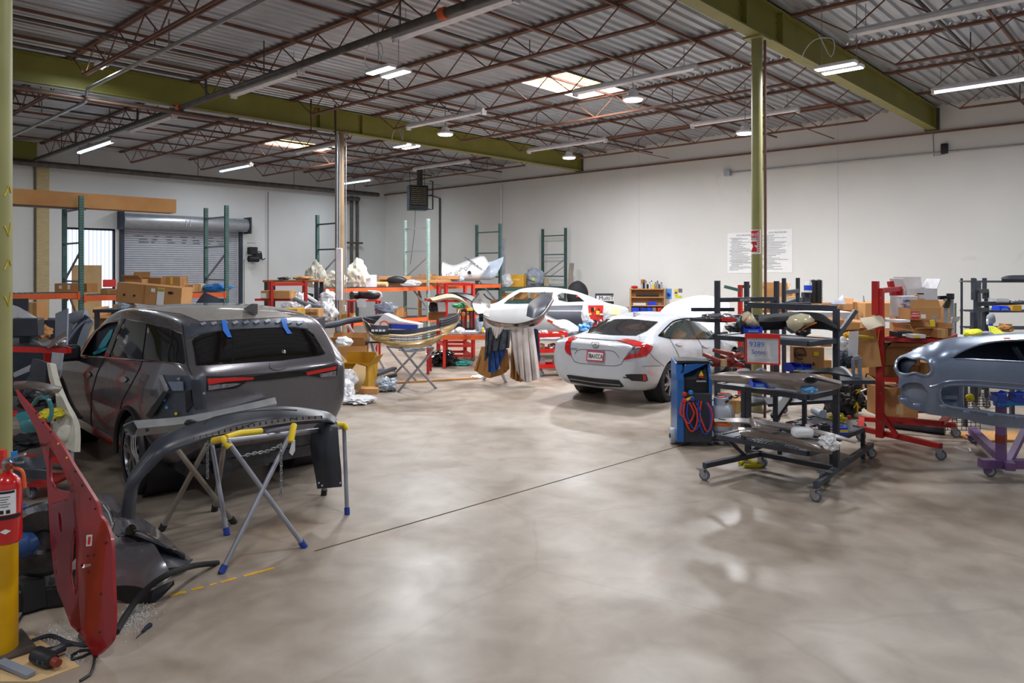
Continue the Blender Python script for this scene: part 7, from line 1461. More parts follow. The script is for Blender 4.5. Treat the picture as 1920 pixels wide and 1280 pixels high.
MB().tube([P(x,y,ZS_(x,y)-.006) for x,y in winw[:14]],.012,8).obj('window_lip','shell_blue',sh,world=True);MB().tube([P(x,y,ZS_(x,y)-.006) for x,y in winw[14:]],.010,8).obj('window_lip','shell_blue',sh,world=True)
MB().bar(P(*z7((1375,130))[0],8.0),P(*z7((1440,230))[0],8.0),.06,.03).obj('inner_pillar','shell_blue',sh,world=True)
MB().tube(PL([(x,y,ZS_(x,y)-.012) for x,y in sline(z7((700,445),(740,440),(790,415),(900,400),(1100,402),(1451,430)),16)]),.010,6).obj('body_crease','shell_blue',sh,world=True)
for a in ((590,595),(800,605),(990,648),(1180,672),(1400,690),(490,552)):MB().box(P(*z7(a)[0],7.2),(.06,.03,.03),Matrix.Rotation(CAMZ,3,'Z')).obj('mount_tab','shell_blue',sh,world=True,bev=.006)
MB().box(P(*z7((1313,62))[0],ZS_(1887,634)-.02),(.06,.02,.015),Matrix.Rotation(CAMZ,3,'Z')).obj('red_tape','red_light',sh,world=True)
st_=T('body_stand','purple painted steel stand with blue clamps under the blue shell','stand',F(1880,905));pz=F(1877,893);zt=.95
MB().bar(up(pz,.12),up(pz,.86),.09,.09).obj('post','purple',st_,world=True,smooth=0);MB().bar(up(pz,.36),up(pz,.45),.094,.094).obj('red_band','copper_red',st_,world=True,smooth=0)
MB().bar(up(pz,.14)-RT*.22,up(pz,.12)+RT*1.4,.1,.09).obj('base_bar','purple',st_,world=True,smooth=0);MB().bar(up(pz,.14)-FW*.15,up(pz,.14)+FW*1.6+RT*.7,.09,.08).obj('base_bar','purple',st_,world=True,smooth=0);MB().bar(up(pz+RT*.08,.15),up(pz+RT*.5+FW*.3,.5),.06).obj('brace','purple',st_,world=True,smooth=0)
caster(st_,pz-RT*.12,.06,'purple',h=.1);caster(st_,pz+RT*1.3,.06,'purple',h=.1);caster(st_,pz+FW*1.5+RT*.65,.06,'purple',h=.1)
MB().box(up(pz,.80)+RT*.6-FW*.02,(1.3,.1,.07),Matrix.Rotation(CAMZ,3,'Z')).obj('cross_tube','azure',st_,world=True,bev=.006);MB().box(up(pz,.80)-RT*.0,(.1,.12,.11),Matrix.Rotation(CAMZ,3,'Z')).obj('socket','azure',st_,world=True,bev=.006)
for x in (1881,1914):MB().prism([P(x-12,754,7.4),P(x-9,742,7.4),P(x-12,738,7.4),P(x+4,738,7.4),P(x+10,734,7.4),P(x+6,744,7.4),P(x+8,757,7.4)],FW*.12).obj('clamp_jaw','clamp_blue',st_,world=True,bev=.006)
one(MB().box(F(1885,820)+Vector((0,0,.015)),(1.2,.5,.03),Matrix.Rotation(CAMZ+.1,3,'Z')),'pallet_board','wood','wooden pallet board lying on the floor behind the purple stand','board')
one(MB().tube(cr([F(1790,838),F(1812,846),F(1820,848),F(1818,840)],12),.01,6),'floor_wire','box_white','white wire scrap on the floor right of the red rack','wire')
# ---- near left corner: column, extinguisher, red door shell, loose bumpers, work stand
CL=S(-9,0,4.2);c3=column(CL,.083,'olive_column','steel_column','olive steel column at the left edge with yellow base and fire extinguisher')
MB().lathe([(.112,0),(.112,.66),(.10,.70),(.086,.71)],32).obj('yellow_guard','yellow_paint',c3)
for i,(z0,s_) in enumerate(((2.62,1),(2.45,-1),(2.2,1),(2.05,-1))):
    a=math.atan2(-CL.y,-CL.x)+R(48);MB().tube([(.086*math.cos(a-.3),.086*math.sin(a-.3),z0),(.086*math.cos(a),.086*math.sin(a),z0+.06*s_),(.086*math.cos(a+.25),.086*math.sin(a+.25),z0+.02)],.003,4).obj('chalk_mark','yellow',c3)
t=T('fire_extinguisher','red fire extinguisher with white label on the left column','fire extinguisher',S(13,.70,4.02));q=PM[t.name]
MB().lathe([(.055,0),(.07,.012),(.072,.03),(.072,.31),(.065,.345),(.035,.375),(.02,.385),(.02,.41)],28).obj('cylinder','extinguisher',t)
a0=math.atan2(-FW.y,-FW.x);arc=lambda r,u,z:(r*math.cos(a0+u),r*math.sin(a0+u),z)
def wrap(name,u0,u1,z0,z1,m,r=.0735):MB().grid([[arc(r,u0+(u1-u0)*i/10,z) for i in range(11)] for z in (z0,z1)]).obj(name,m,t)
wrap('paper_label',-1.3,1.2,.17,.30,'paper');wrap('yellow_strip',-.35,-.15,.17,.29,'yellow',.0742);wrap('label_header',-.1,1.1,.285,.298,'navy',.0742);wrap('strap',-1.6,1.6,.145,.165,'black_plastic',.076)
for k in range(5):wrap('text_line',.0,.8-.1*(k % 3),.265-k*.013,.269-k*.013,'ink_grey',.0743)
for u in (.15,.55):wrap('symbol',u,u+.25,.176,.196,'ink',.0743)
MB().prism([arc(.074,.15,.08),arc(.074,.5,.066),arc(.074,.85,.08),arc(.074,.5,.094)],RT*.001).obj('diamond_mark','paper',t)
MB().lathe([(.02,.40),(.026,.41),(.026,.44),(.015,.45)],14).obj('valve','zinc',t);g_=MB().lathe([(.018,0),(.018,.014)],14,Matrix.Rotation(CAMZ,3,'Z') @ Matrix.Rotation(R(90),3,'X'),RT*.028-FW*.02+Vector((0,0,.425)));g_.obj('gauge','copper_red',t)
MB().bar(Vector((0,0,.45))-RT*.02,RT*.10+Vector((0,0,.485)),.02,.012).obj('lever','zinc',t);MB().bar(Vector((0,0,.43)),RT*.09+Vector((0,0,.44)),.018,.01).obj('carry_handle','zinc',t);MB().box(RT*.04+Vector((0,0,.475)),(.03,.01,.05)).obj('blue_tag','azure',t)
MB().tube(cr([RT*.03+Vector((0,0,.41)),RT*.085+Vector((0,0,.39)),RT*.10+Vector((0,0,.30))],10),.009,8).obj('hose','orange_stripe',t);MB().box(Vector((0,0,.45))-RT*.07+FW*.03,(.08,.03,.1),Matrix.Rotation(CAMZ,3,'Z')).obj('red_bracket','red_light',t)
# red door shell
zA=zoomed(0,680,4.267);zB=zoomed(0,860,3.048)
dz=lambda x,y:4.15+(1231-y)*.0011+(179-x)*.0022
od=sline(zA((135,215),(150,240),(260,360),(400,530),(520,680),(600,820),(690,960),(790,1120)),20)+sline(zB((582,325),(612,362),(645,470),(655,700),(661,880),(652,1020),(600,1092),(545,1132)),22)+sline(zB((540,1120),(470,1002),(420,960),(375,840),(330,720),(300,480),(285,250),(276,110)),16)+sline(zA((385,840),(350,700),(300,540),(240,420),(170,310)),9)
hw=sline(zA((412,670),(470,760),(530,880),(582,1010),(584,1042),(520,1030),(465,1020),(430,985),(405,900),(402,760)),18)
hb=spline2(zB((428,395),(444,450),(444,620),(436,765),(412,730),(402,640),(408,540),(416,450)),20);hs=spline2(zB((340,300),(356,340),(358,420),(346,400)),10);hk=zB((472,602),(530,598),(530,608),(500,620),(474,624))
t=T('car_door_shell','red bare car door shell standing on its end beside the extinguisher','car part',F(179,1231))
V2,F2=fill(od,6,[hw,hb,hs,hk])
fold=lambda y:(97+(y-835)*.55 if y<925 else 146+(y-925)*.06) if y>835 else 200
def dep(x,y):
    f=fold(y);return dz(x,y)+(.05*min(1,max(0,(f-x)/8)) if y>835 else 0)+.02*max(0,(x-195)/20 if y>980 else 0)
MB().add([P(v[0],v[1],dep(v[0],v[1])) for v in V2],F2).obj('door_skin','red_bright',t,world=True,thick=.022,smooth=30)
V2,F2=fill([p for p in sline(zB((466,200),(470,400),(472,700),(470,985),(420,945),(375,835),(335,715),(305,480),(290,260)),24)],6,[hb,hs]);MB().add([P(v[0],v[1],dz(v[0],v[1])+.028) for v in V2],F2).obj('inner_panel','red_paint',t,world=True,thick=.012)
MB().tube([P(x,y,dz(x,y)+.02) for x,y in hb],.006,6,closed=True).obj('opening_lip','red_paint',t,world=True);MB().tube([P(x,y,dep(x,y)) for x,y in hw],.007,6,closed=True).obj('window_lip','red_paint',t,world=True)
V2,F2=fill(zB((494,435),(528,432),(524,496),(492,500)),6);st2=MB().add([P(v[0],v[1],dz(*v)-.016) for v in V2],F2).obj('sticker','paper',t,world=True,thick=.001);V2,F2=fill(zB((504,445),(520,443),(514,488),(500,490)),6);MB().add([P(v[0],v[1],dz(*v)-.019) for v in V2],F2).obj('sticker_print','red_light',st2,world=True,thick=.001)
for c in zA((320,437),(470,648),(538,760)):MB().box(P(c[0],c[1],dz(*c)-.015),(.018,.006,.014),Matrix.Rotation(CAMZ,3,'Z')).obj('yellow_dab','yellow',t,world=True,bev=.003)
for c in zB((430,72),(470,152),(515,228),(545,285),(602,480),(502,555),(538,549),(505,645),(578,770),(570,990))+zA((290,400),(345,478),(405,552)):MB().tube([P(c[0],c[1],dz(*c)-.013),P(c[0],c[1],dz(*c)-.02)],.007,8).obj('drilled_hole','ink',t,world=True)
# dark bumper and fender on the floor behind it
t=T('bumper_cover','dark grey bumper and fender lying on the floor behind the red door shell','car part',F(290,1090))
skin([PL([(168,926,5.5),(205,930,5.55),(236,955,5.5),(285,985,5.45),(330,1025,5.5),(360,1050,5.55)]),PL([(175,945,5.35),(212,958,5.3),(245,985,5.2),(290,1008,5.2),(325,1034,5.3),(350,1050,5.4)]),PL([(190,972,5.3),(216,1000,5.2),(232,1004,5.15),(262,996,5.15),(310,1022,5.2),(345,1036,5.35)])],30,4).obj('bumper_skin','suv_paint',t,world=True,thick=.012)
skin([PL([(216,1000,5.2),(250,1000,5.1),(300,1020,5.15),(345,1040,5.4)]),PL([(230,1012,5.2),(260,1012,5.2),(300,1030,5.25),(352,1054,5.4)]),PL([(300,1068,5.1),(330,1064,5.2),(350,1062,5.3),(361,1048,5.45)])],20,4).obj('lower_grille','slate_plastic',t,world=True,thick=.015)
skin([PL([(214,1010,5.1),(250,1002,5.2),(290,1022,5.1)]),PL([(214,1060,4.95),(262,1046,5.0),(302,1042,5.02)]),PL([(214,1106,4.84),(258,1103,4.85),(296,1098,4.88),(322,1080,4.97)])],20,5).obj('fender_skin','suv_paint',t,world=True,thick=.012)
skin([PL([(214,1098,4.85),(250,1098,4.85),(285,1108,4.83)]),PL([(214,1122,4.83),(250,1132,4.82),(282,1133,4.82)]),],14,4).obj('wheel_arch_edge','black_plastic',t,world=True,thick=.02);skin([PL([(282,1108,4.84),(300,1098,4.88),(326,1088,4.95)]),PL([(280,1134,4.82),(300,1122,4.85),(327,1094,4.93)])],10,3).obj('arch_corner','black_plastic',t,world=True,thick=.015)
MB().tube(PL([(196,946,5.25),(206,960,5.2),(213,980,5.15),(210,992,5.15),(200,988,5.15)]),.012,8).obj('fog_lamp_ring','chrome',t,world=True);MB().lathe([(.035,0),(.03,.03)],16,Matrix.Rotation(CAMZ,3,'Z') @ Matrix.Rotation(R(90),3,'X'),P(247,992,5.1)).obj('parking_sensor','black_gloss',t,world=True)
one(MB().tube(cr(PL([(218,1184,4.4),(238,1150,4.6),(262,1118,4.7),(290,1092,4.74),(325,1072,4.82),(365,1060,5.15),(408,1055,5.46)]),40),.02,10),'rubber_seal','rubber','long black rubber door seal curving over the floor in front of the dark bumper','seal')
# work stand with the SUV bumper and the aluminium beam
zS=zoomed(200,720,3.369)
LG=lambda fx,fy,tx,ty,tz:[F(fx,fy),F(fx,fy).lerp(P(tx,ty,tz),.5),P(tx,ty,tz)]
t=legs('folding_stand','blue grey folding stand with yellow taped ends holding the dark bumper cover',[LG(414,1075,551,800,5.95),LG(572,1026,426,826,5.55),LG(426,1003,397,830,6.3),LG(651,964,645,800,6.75)],'brace',.019)
for (a,b) in (((426,826,5.55),(645,800,6.75)),((551,800,5.95),(397,830,6.3))):MB().tube(PL([a,b]),.019,8).obj('top_bar','brace',t,world=True)
for pts in ([(400,826,5.6),(417,822,5.55),(431,838,5.55)],[(424,820,5.6),(450,812,5.75),(490,808,5.9)],[(545,828,5.8),(549,806,5.85),(551,797,5.9)],[(632,796,6.7),(645,796,6.7),(651,805,6.7)]):MB().tube(PL(pts),.026,10).obj('yellow_tape_wrap','yellow',t,world=True)
MB().prism(PL([(548,826,5.8),(553,824,5.8),(553,845,5.78),(548,854,5.78),(542,848,5.78)]),FW*.004).obj('tape_tail','fixture_white',t,world=True)
def chain(pts,n,par):
    ps=cr(PL(pts),n);d=(ps[-1]-ps[0]).normalized()
    for i,p in enumerate(ps):
        s_=d.cross(FW+RT*.3).normalized();s_=s_ if i % 2 else d.cross(s_);MB().tube([p+s_*(.010*math.cos(a))+d*(.022*math.sin(a)) for a in [k*math.pi/5 for k in range(10)]],.004,5,closed=True).obj('chain_link','zinc',par,world=True)
chain([(527,836,5.75),(527,880,5.75),(527,926,5.75)],14,t);chain([(458,854,5.6),(480,849,5.65),(500,846,5.7),(524,836,5.75)],12,t);chain([(389,832,6.0),(389,860,6.0),(389,893,6.0)],12,t)
legs('folding_stand','brown folding stand behind the blue one, under the aluminium beam',[LG(301,996,389,832,6.25),LG(440,981,329,838,6.1),LG(402,958,420,834,6.5),LG(607,928,622,800,7.0)],'wood_grey',.022,foot='rubber')
t=T('bumper_cover','dark rear bumper cover with chrome slotted strip arched over the folding stands','car part',S(440,.6,5.8))
topc=list(zip(zS((72,975),(95,800),(135,600),(205,490),(300,372),(400,312),(600,240),(800,188),(1000,155),(1150,150),(1300,168),(1400,190),(1448,232)),(5.3,5.32,5.36,5.42,5.5,5.6,5.85,6.05,6.25,6.35,6.42,6.45,6.45)))
botc=list(zip(zS((140,940),(165,690),(190,620),(260,545),(350,455),(430,415),(600,358),(800,312),(1000,278),(1150,258),(1280,246),(1390,238),(1440,244)),(5.3,5.3,5.3,5.36,5.42,5.5,5.7,5.9,6.1,6.2,6.28,6.33,6.38)))
tc2=[P(p[0],p[1],z) for p,z in topc];bc2=[P(p[0],p[1],z) for p,z in botc];md2=[a.lerp(b,.5)-FW*.05 for a,b in zip(tc2,bc2)]
skin([[p+FW*.05 for p in tc2],tc2,md2,bc2,[p+FW*.06 for p in bc2]],60,4).obj('bumper_skin','slate_plastic',t,world=True,thick=.01,smooth=50)
dp=[(608,790,6.5),(620,786,6.45),(632,792,6.4)],[(590,800,6.55),(612,800,6.35),(634,810,6.35)],[(582,830,6.5),(606,845,6.3),(637,850,6.32)],[(592,890,6.45),(612,888,6.3),(640,880,6.32)],[(596,916,6.4),(618,914,6.3),(641,912,6.32)]
skin([PL(c) for c in dp],14,4).obj('side_wing','slate_plastic',t,world=True,thick=.012)
cs_=skin([[p-FW*.065 for p in PL([(375,818,5.62),(437,799,5.9),(497,787,6.1),(556,779.5,6.25),(606,776.5,6.35)])],[p-FW*.065 for p in PL([(356,822.5,5.55),(437,806,5.85),(497,796,6.05),(556,787,6.2),(606,783,6.3)])]],40,2).obj('chrome_strip','chrome',t,world=True,thick=.006)
for i in range(22):
    u=i/21;a=cr(PL([(364,818,5.5),(437,800.5,5.76),(497,789,5.97),(556,781,6.12),(603,778,6.2)]),22)[i];MB().box(a+Vector((0,0,-.016)),(.012,.008,.024),Matrix.Rotation(CAMZ,3,'Z')).obj('slot','dark_plastic' if i>3 else 'zinc',cs_,world=True)
MB().tube(cr([p-FW*.045 for p in PL([(387,793,5.66),(398,782,5.7),(450,771,5.95),(520,766,6.2),(560,767,6.25)])],20),.005,5).obj('crease_line','black_plastic',t,world=True)
for z_ in ((598,905),(604,910),(638,905)):MB().tube([P(z_[0],z_[1],6.25),P(z_[0],z_[1],6.22)],.008,8).obj('bolt_hole','cyl_grey',t,world=True)
t=T('crash_beam','bare aluminium crash beam lying across the stand behind the dark bumper cover','car part',P(370,800,6.4))
L_=[(231,797),(250,789),(258,803),(252,818),(236,813)];R_=[(507,748),(516,745),(519,756),(516,768),(508,766)];Mx=[(345,783),(364,778),(368,790),(364,802),(348,800)]
rows=[[P(x,y,z+d) for (x,y),d in zip(c,(.06,0,-.05,0,.08))] for c,z in ((L_,6.05),(Mx,6.4),(R_,6.85))];rows=[[r[i] for r in rows] for i in range(5)];rows=[cr(r,16) for r in rows];rows.append(rows[0]);MB().grid(rows).obj('beam_tube','galv',t,world=True,thick=.006,smooth=30)
for y in (801,810):MB().box(P(234,y,5.98),(.035,.01,.012),Matrix.Rotation(CAMZ,3,'Z')).obj('bolt_slot','ink',t,world=True)
MB().tube([P(276,806,5.97),P(276,806,6.0)],.016,12).obj('tow_eye_hole','ink',t,world=True);MB().blob(P(358,792,6.2),(.12,.05,.06),2,.2,2,2).obj('sensor_bracket','black_plastic',t,world=True)
for i in range(3):MB().tube(cr(PL([(248+i*3,816,6.0),(246+i*4,840,6.0),(255+i*2,862,6.0),(258,880,6.0)]),10),.004,5).obj('wire','galv',t,world=True)
# things on the floor near the column
t=T('heat_gun','black heat gun lying on the floor at the lower left corner','tool',F(85,1248));hg=F(85,1250)+Vector((0,0,.05));dr_=(F(118,1268)-F(52,1240)).normalized()
MB().tube([hg-dr_*.10,hg-dr_*.08,hg+dr_*.03,hg+dr_*.07,hg+dr_*.075],[.03,.045,.045,.035,.024],16).obj('housing','black_plastic',t,world=True);MB().tube([hg+dr_*.07,hg+dr_*.12],[.024,.022],14).obj('nozzle','copper_red',t,world=True);MB().tube([hg-dr_*.03,hg+RT*.03+FW*.12],[.022,.026],10).obj('handle','dark_plastic',t,world=True);MB().box(hg+dr_*.0-FW*.046,(.05,.004,.014),Matrix.Rotation(CAMZ-.4,3,'Z')).obj('label','lcd_blue',t,world=True)
def cable(pts,label,r=.008,m='black_plastic'):one(MB().tube(cr([F(*p)+Vector((0,0,r)) for p in pts],40),r,7),'cable',m,label,'cable')
cable([(38,1085),(52,1130),(28,1180),(25,1215),(60,1222),(110,1215),(160,1208),(178,1220),(150,1235),(135,1240),(140,1225),(175,1222),(172,1262),(150,1279)],'black power cord looping on the floor under the red door shell');cable([(60,1205),(95,1195),(130,1208),(165,1212),(150,1195),(158,1192)],'second black cord running under the red door shell',.012,'dark_plastic')
t=T('screwdriver','short dark pick tool lying on the floor right of the red door shell','tool',F(272,1184));MB().tube([F(256,1197)+Vector((0,0,.006)),F(268,1187)+Vector((0,0,.012))],.003,6).obj('shaft','steel_dark',t,world=True);MB().tube([F(267,1188)+Vector((0,0,.012)),F(274,1181)+Vector((0,0,.014)),F(282,1175)+Vector((0,0,.014))],[.007,.013,.015],10).obj('handle','navy',t,world=True)
gm=MB();rg_=random.Random(2)
for i in range(900):
    cx_,cy_=rg_.choice(((245,1165,30,30),(110,1195,45,18),(265,1150,35,28),(120,1235,35,14)))[:2],0
    sx,sy={245:(26,24),110:(38,22),265:(30,22),120:(35,14)}[cx_[0]];p=F(cx_[0]+rg_.gauss(0,sx*.55),cx_[1]+rg_.gauss(0,sy*.55));s_=rg_.uniform(.002,.006);gm.box(p+Vector((0,0,s_/2)),(s_,s_,s_))
o=gm.obj('glass_crumbs','glass_bits',smooth=0,fix=False);tag(o,'crumbs of broken glass scattered on the floor around the red door shell','broken glass',None,'stuff')
one(MB().prism([F(0,1205),F(62,1192),F(150,1250),F(70,1279),F(0,1279)],(0,0,.006)),'cardboard_sheet','cardboard_light','flat cardboard sheet on the floor under the heat gun','cardboard');one(MB().bar(F(0,1250)+Vector((0,0,.03)),F(58,1272)+Vector((0,0,.02)),.05,.02),'metal_bar','seat_grey','blue grey bar at the lower left corner, left of the heat gun','bar')
mk=MB();rg_=random.Random(8);la,lb=F(318,1117),F(512,1065);ld=(lb-la).normalized();ln_=Vector((-ld.y,ld.x,0));u=0.0
while u<(lb-la).length:
    s_=rg_.uniform(.04,.12);w1,w2=rg_.uniform(.012,.028),rg_.uniform(.012,.028);p=la+ld*u+Vector((0,0,.0015));mk.add([p-ln_*w1,p+ld*s_-ln_*w2,p+ld*s_+ln_*w1,p+ln_*w2],[(0,1,2,3)]);u+=s_+(rg_.uniform(.01,.05) if rg_.random()<.45 else .001)
struct(mk.obj('trim_5','line_yellow',smooth=0))
# machine and dark clutter between column and door
t=T('buffer_machine','blue motor with big dark wheel on the floor behind the extinguisher','machine',F(62,1120));wm=Matrix.Rotation(CAMZ+R(25),3,'Z') @ Matrix.Rotation(R(90),3,'X')
MB().lathe([(.02,-.06),(.2,-.06),(.235,-.03),(.235,.03),(.2,.06),(.08,.06),(.06,.04),(.02,.04)],32,wm,P(82,1010,4.75)).obj('dark_wheel','steel_dark',t,world=True);MB().tube(PL([(36,1025,4.6),(50,1020,4.62),(64,1012,4.66)]),[.08,.08,.055],18).obj('motor','gun_blue',t,world=True);MB().box(P(42,975,4.7),(.06,.06,.2)).obj('blue_cover','gun_blue',t,world=True,bev=.015)
MB().bar(S(55,.02,4.75),S(100,.02,5.0),.12,.04).obj('base_rail','black_plastic',t,world=True);MB().bar(P(60,1085,4.72),S(62,.02,4.72),.12).obj('pedestal','black_plastic',t,world=True);MB().bar(P(100,1060,4.9),S(101,.02,4.9),.03).obj('strut','galv',t,world=True)
one(MB().box(S(78,.07,4.85),(.36,.3,.14),Matrix.Rotation(CAMZ+.3,3,'Z')),'tool_case','black_plastic','black case low on the floor behind the yellow column base','case',bev=.02)
bag(35,928,95,985,5.3,.5,'dark tyre like rubber part behind the extinguisher valve','rubber','rubber_part','car part',4,.2,0);one(MB().bar(P(20,885,5.0),P(92,890,5.2),.07,.06),'bar','slate_plastic','dark grey bar behind the extinguisher handle','bar')
sheetp([[(28,850,5.7),(60,858,5.6),(92,850,5.7)],[(28,880,5.5),(60,884,5.5),(92,878,5.5)]],'bumper_piece','dark_plastic','dark plastic liner behind the red door shell, above the grey bar','car part',thick=.02)
caster(T('dolly','small floor dolly with one visible swivel wheel behind the extinguisher','dolly',F(60,935)),F(60,935),.06)
d_=bpy.data.objects['dolly'];MB().box(F(70,928)+Vector((0,0,.15)),(.5,.4,.03),Matrix.Rotation(CAMZ,3,'Z')).obj('platform','cart_red',d_,world=True)
# red table with bumpers at the left, cut white body piece, clutter behind
t=T('parts_rack','red parts rack at the far left loaded with bumpers, half hidden by the column','rack',S(40,0,8.2));zt=EYE-(655-HY)/FOC*8.0
c4=[S(-60,0,8.2),S(128,0,7.9),S(88,0,8.8),S(-80,0,9.1)]
for z,w_ in ((zt,.06),(.62,.06),(.14,.06)):
    for a,b in zip(c4,c4[1:]+c4[:1]):MB().bar(up(a,z),up(b,z),w_).obj('rail','tool_red',t,world=True,smooth=0)
for c in (c4[0],c4[2],c4[3]):MB().bar(up(c,.1),up(c,zt),.06).obj('post','tool_red',t,world=True,smooth=0)
MB().prism([up(c,zt+.02) for c in c4],(0,0,.02)).obj('shelf_plate','cart_grey',t,world=True,smooth=0);MB().prism([up(c,.64) for c in c4],(0,0,.02)).obj('shelf_plate','cart_grey',t,world=True,smooth=0)
for c in c4:caster(t,c,.055)
one(MB().box(P(54,613,8.3),(.25,.2,.2),Matrix.Rotation(CAMZ+.25,3,'Z')),'monitor_box','slate_plastic','dark flat fronted box standing on the left red rack','box',bev=.01);one(MB().box(P(54,640,8.4),(.12,.15,.16),Matrix.Rotation(CAMZ,3,'Z')),'box_foot','black_plastic','black pedestal under the dark flat fronted box','pedestal')
sheetp([[(61,636,8.2),(85,643,8.0),(124,622,8.3)],[(62,641,8.0),(90,650,7.8),(126,634,8.1)],[(80,646,8.0),(98,651,7.9),(118,645,8.0)]],'bumper_piece','mauve_paint','curved taupe bumper piece lying at the right end of the left red rack','car part',thick=.02)
sheetp([[(20,570,9.0),(40,578,8.8),(74,600,8.6)],[(20,598,8.8),(40,596,8.7),(74,604,8.5)]],'fender_piece','box_white','white fender piece on top of the left red rack behind the dark box','car part',thick=.02);one(MB().box(P(38,571,9.0),(.17,.05,.15),Matrix.Rotation(CAMZ+.5,3,'Z')),'dark_panel','dark_plastic','small dark panel standing on the white fender piece','car part')
sheetp([[(105,588,10.6),(128,578,10.6)],[(103,720,10.4),(124,720,10.4)]],'plastic_sheet','seat_grey','tall grey plastic panel standing behind the left red rack','car part',thick=.03)
t=T('vehicle_seat','grey vehicle seat with padded tube and dark side left of the dark car hood','car seat',S(150,0,11.2));MB().tube(cr(PL([(128,600,11.2),(145,594,11.1),(162,592,11.1)]),8),.09,12).obj('padded_tube','seat_grey',t,world=True);skin([PL([(164,592,11.1),(171,600,11.0)]),PL([(145,620,11.0),(160,622,10.8)]),PL([(126,648,10.9),(148,660,10.6)])],6,4).obj('side_panel','seat_dark',t,world=True,thick=.12);MB().tube(cr(PL([(172,598,10.95),(150,612,10.9),(126,642,10.8)]),10),.035,8).obj('edge_roll','seat_grey',t,world=True);MB().tube(PL([(133,604,11.15),(132,640,11.1)]),.08,10).obj('post','seat_grey',t,world=True);MB().box(S(150,.45,11.3),(.5,.5,.9)).obj('seat_base','seat_dark',t,world=True,bev=.05)
cb(47,567,69,603,12.5,.3,'brown carton behind the left red rack by the white wall','cardboard',zb=1.35 and None);bag(70,608,92,636,9.4,.3,'brown crumpled paper behind the dark flat fronted box','paper_brown','paper','paper',4,.4)
one(MB().box(S(60,.66,13.0),(1.6,.6,1.32),Matrix.Rotation(CAMZ,3,'Z')),'cabinet','seat_dark','long dark cabinet behind the left red rack','cabinet',bev=.01)
sheetp([[(98,660,7.75),(120,662,7.6)],[(93,704,7.7),(113,709,7.55)]],'document_sleeve','film','clear sleeve with red edge hanging from the left red rack','sleeve',thick=.004);sheetp([[(64,672,7.6),(76,675,7.5),(90,680,7.4)],[(34,780,7.7),(60,780,7.6),(86,780,7.5)]],'side_panel_piece','slate_plastic','dark wedge shaped panel under the left red rack','car part',thick=.03)
sheetp([[(26,700,7.8),(60,684,7.8)],[(26,706,7.6),(56,694,7.6)]],'trim_piece','cyl_grey','pale grey strip under the left red rack, beside the dark wedge panel','car part',thick=.02)
sheetp([[(26,716,6.6),(50,715,6.5),(80,718,6.3),(116,726,6.2)],[(26,722,6.4),(50,722,6.3),(82,730,6.1),(110,735,6.1)],[(28,732,6.5),(48,728,6.4),(80,734,6.2),(104,736,6.2)]],'fender_piece','mauve_paint','mauve fender lip piece above the cut white body piece','car part',thick=.012)
t=T('body_cut_piece','cut off white car body corner standing between red door and dark car','car part',F(140,868));
skin([PL([(93,680,6.9),(99,682,6.8)]),PL([(99,715,6.7),(109,720,6.6)]),PL([(108,745,6.5),(128,760,6.4)]),PL([(112,782,6.4),(143,790,6.3)]),PL([(103,802,6.4),(146,815,6.25)]),PL([(118,835,6.35),(145,847,6.2)])],10,4).obj('white_panel','pale_body',t,world=True,thick=.05);MB().blob(P(122,812,6.25),(.13,.05,.15),3,.08,1.3,2).obj('lamp_pocket','pale_body',t,world=True);MB().bar(P(135,840,6.3),S(137,0,6.3),.03,.02).obj('lower_tab','cyl_grey',t,world=True)
sheetp([[(28,776,5.6),(52,772,5.6),(84,790,5.5)],[(36,794,5.5),(60,790,5.45),(84,802,5.45)],[(40,811,5.5),(60,810,5.5),(82,806,5.5)]],'film_sheet','teal_film','translucent teal plastic sheet behind the red door window frame','plastic sheet',thick=.004)
one(MB().tube(cr(PL([(62,758,6.3),(75,744,6.2),(90,748,6.1),(97,770,6.1),(92,790,6.1)]),18),.018,8),'teal_tube','teal_film','teal hose arching beside the yellow rag','hose');bag(76,764,116,786,6.3,.3,'yellow rag lying in front of the dark car front wheel','yellow_cloth','rag','cloth',4,.3);bag(48,727,104,760,6.9,.5,'dark crumpled parts under the mauve fender lip','black_plastic','parts_heap','car part',6,.3);bag(26,812,80,840,6.2,.4,'black torn liner below the teal sheet','black_cloth','liner','car part',8,.4)
# ---- lamps hanging from the joists
def area(loc,sx,sy,watts,col=(1,1,1),rz=0.0):
    l=bpy.data.lights.new('lamp_light','AREA');l.shape='RECTANGLE';l.size=sx;l.size_y=sy;l.energy=watts;l.color=col
    o=bpy.data.objects.new('lamp_light',l);C.objects.link(o);o.location=loc;o.rotation_euler=(0,0,rz);return o
def Pz(x,y,z):return P(x,y,FOC*(z-EYE)/(HY-y))
LEDW,TUBEW=360,110
def led_pair(c,label,grp=None,w=1.0,n=2,rz=R(90),top=6.41,cord=True):
    t=T('led_high_bay',label,'lamp',(c.x,c.y,c.z),rz,grp)
    for s_ in ((-.15,.15) if n==2 else (0,)):
        h=MB().box((0,s_,.035),(.62,.17,.05)).obj('housing','fixture_white',t,bev=.01)
        MB().box((0,s_,.004),(.58,.13,.012)).obj('lens','led',h,smooth=0)
    for s_ in (-.26,.26):
        MB().tube([(s_,0,.05),(s_,0,top-c.z)],.006,5).obj('chain','zinc',t)
    if cord:MB().tube(cr([(.3,0,.06),(.55,.05,.25),(.35,.1,.5),(.05,.1,.45),(.1,.05,.2),(.3,.02,.6)],24),.008,6).obj('power_cord','box_white',t)
    for s_ in (-.15,.15):area((c.x-s_*math.sin(rz),c.y+s_*math.cos(rz),c.z-.012),.58,.13,LEDW*w/2,(.95,.97,1),rz)
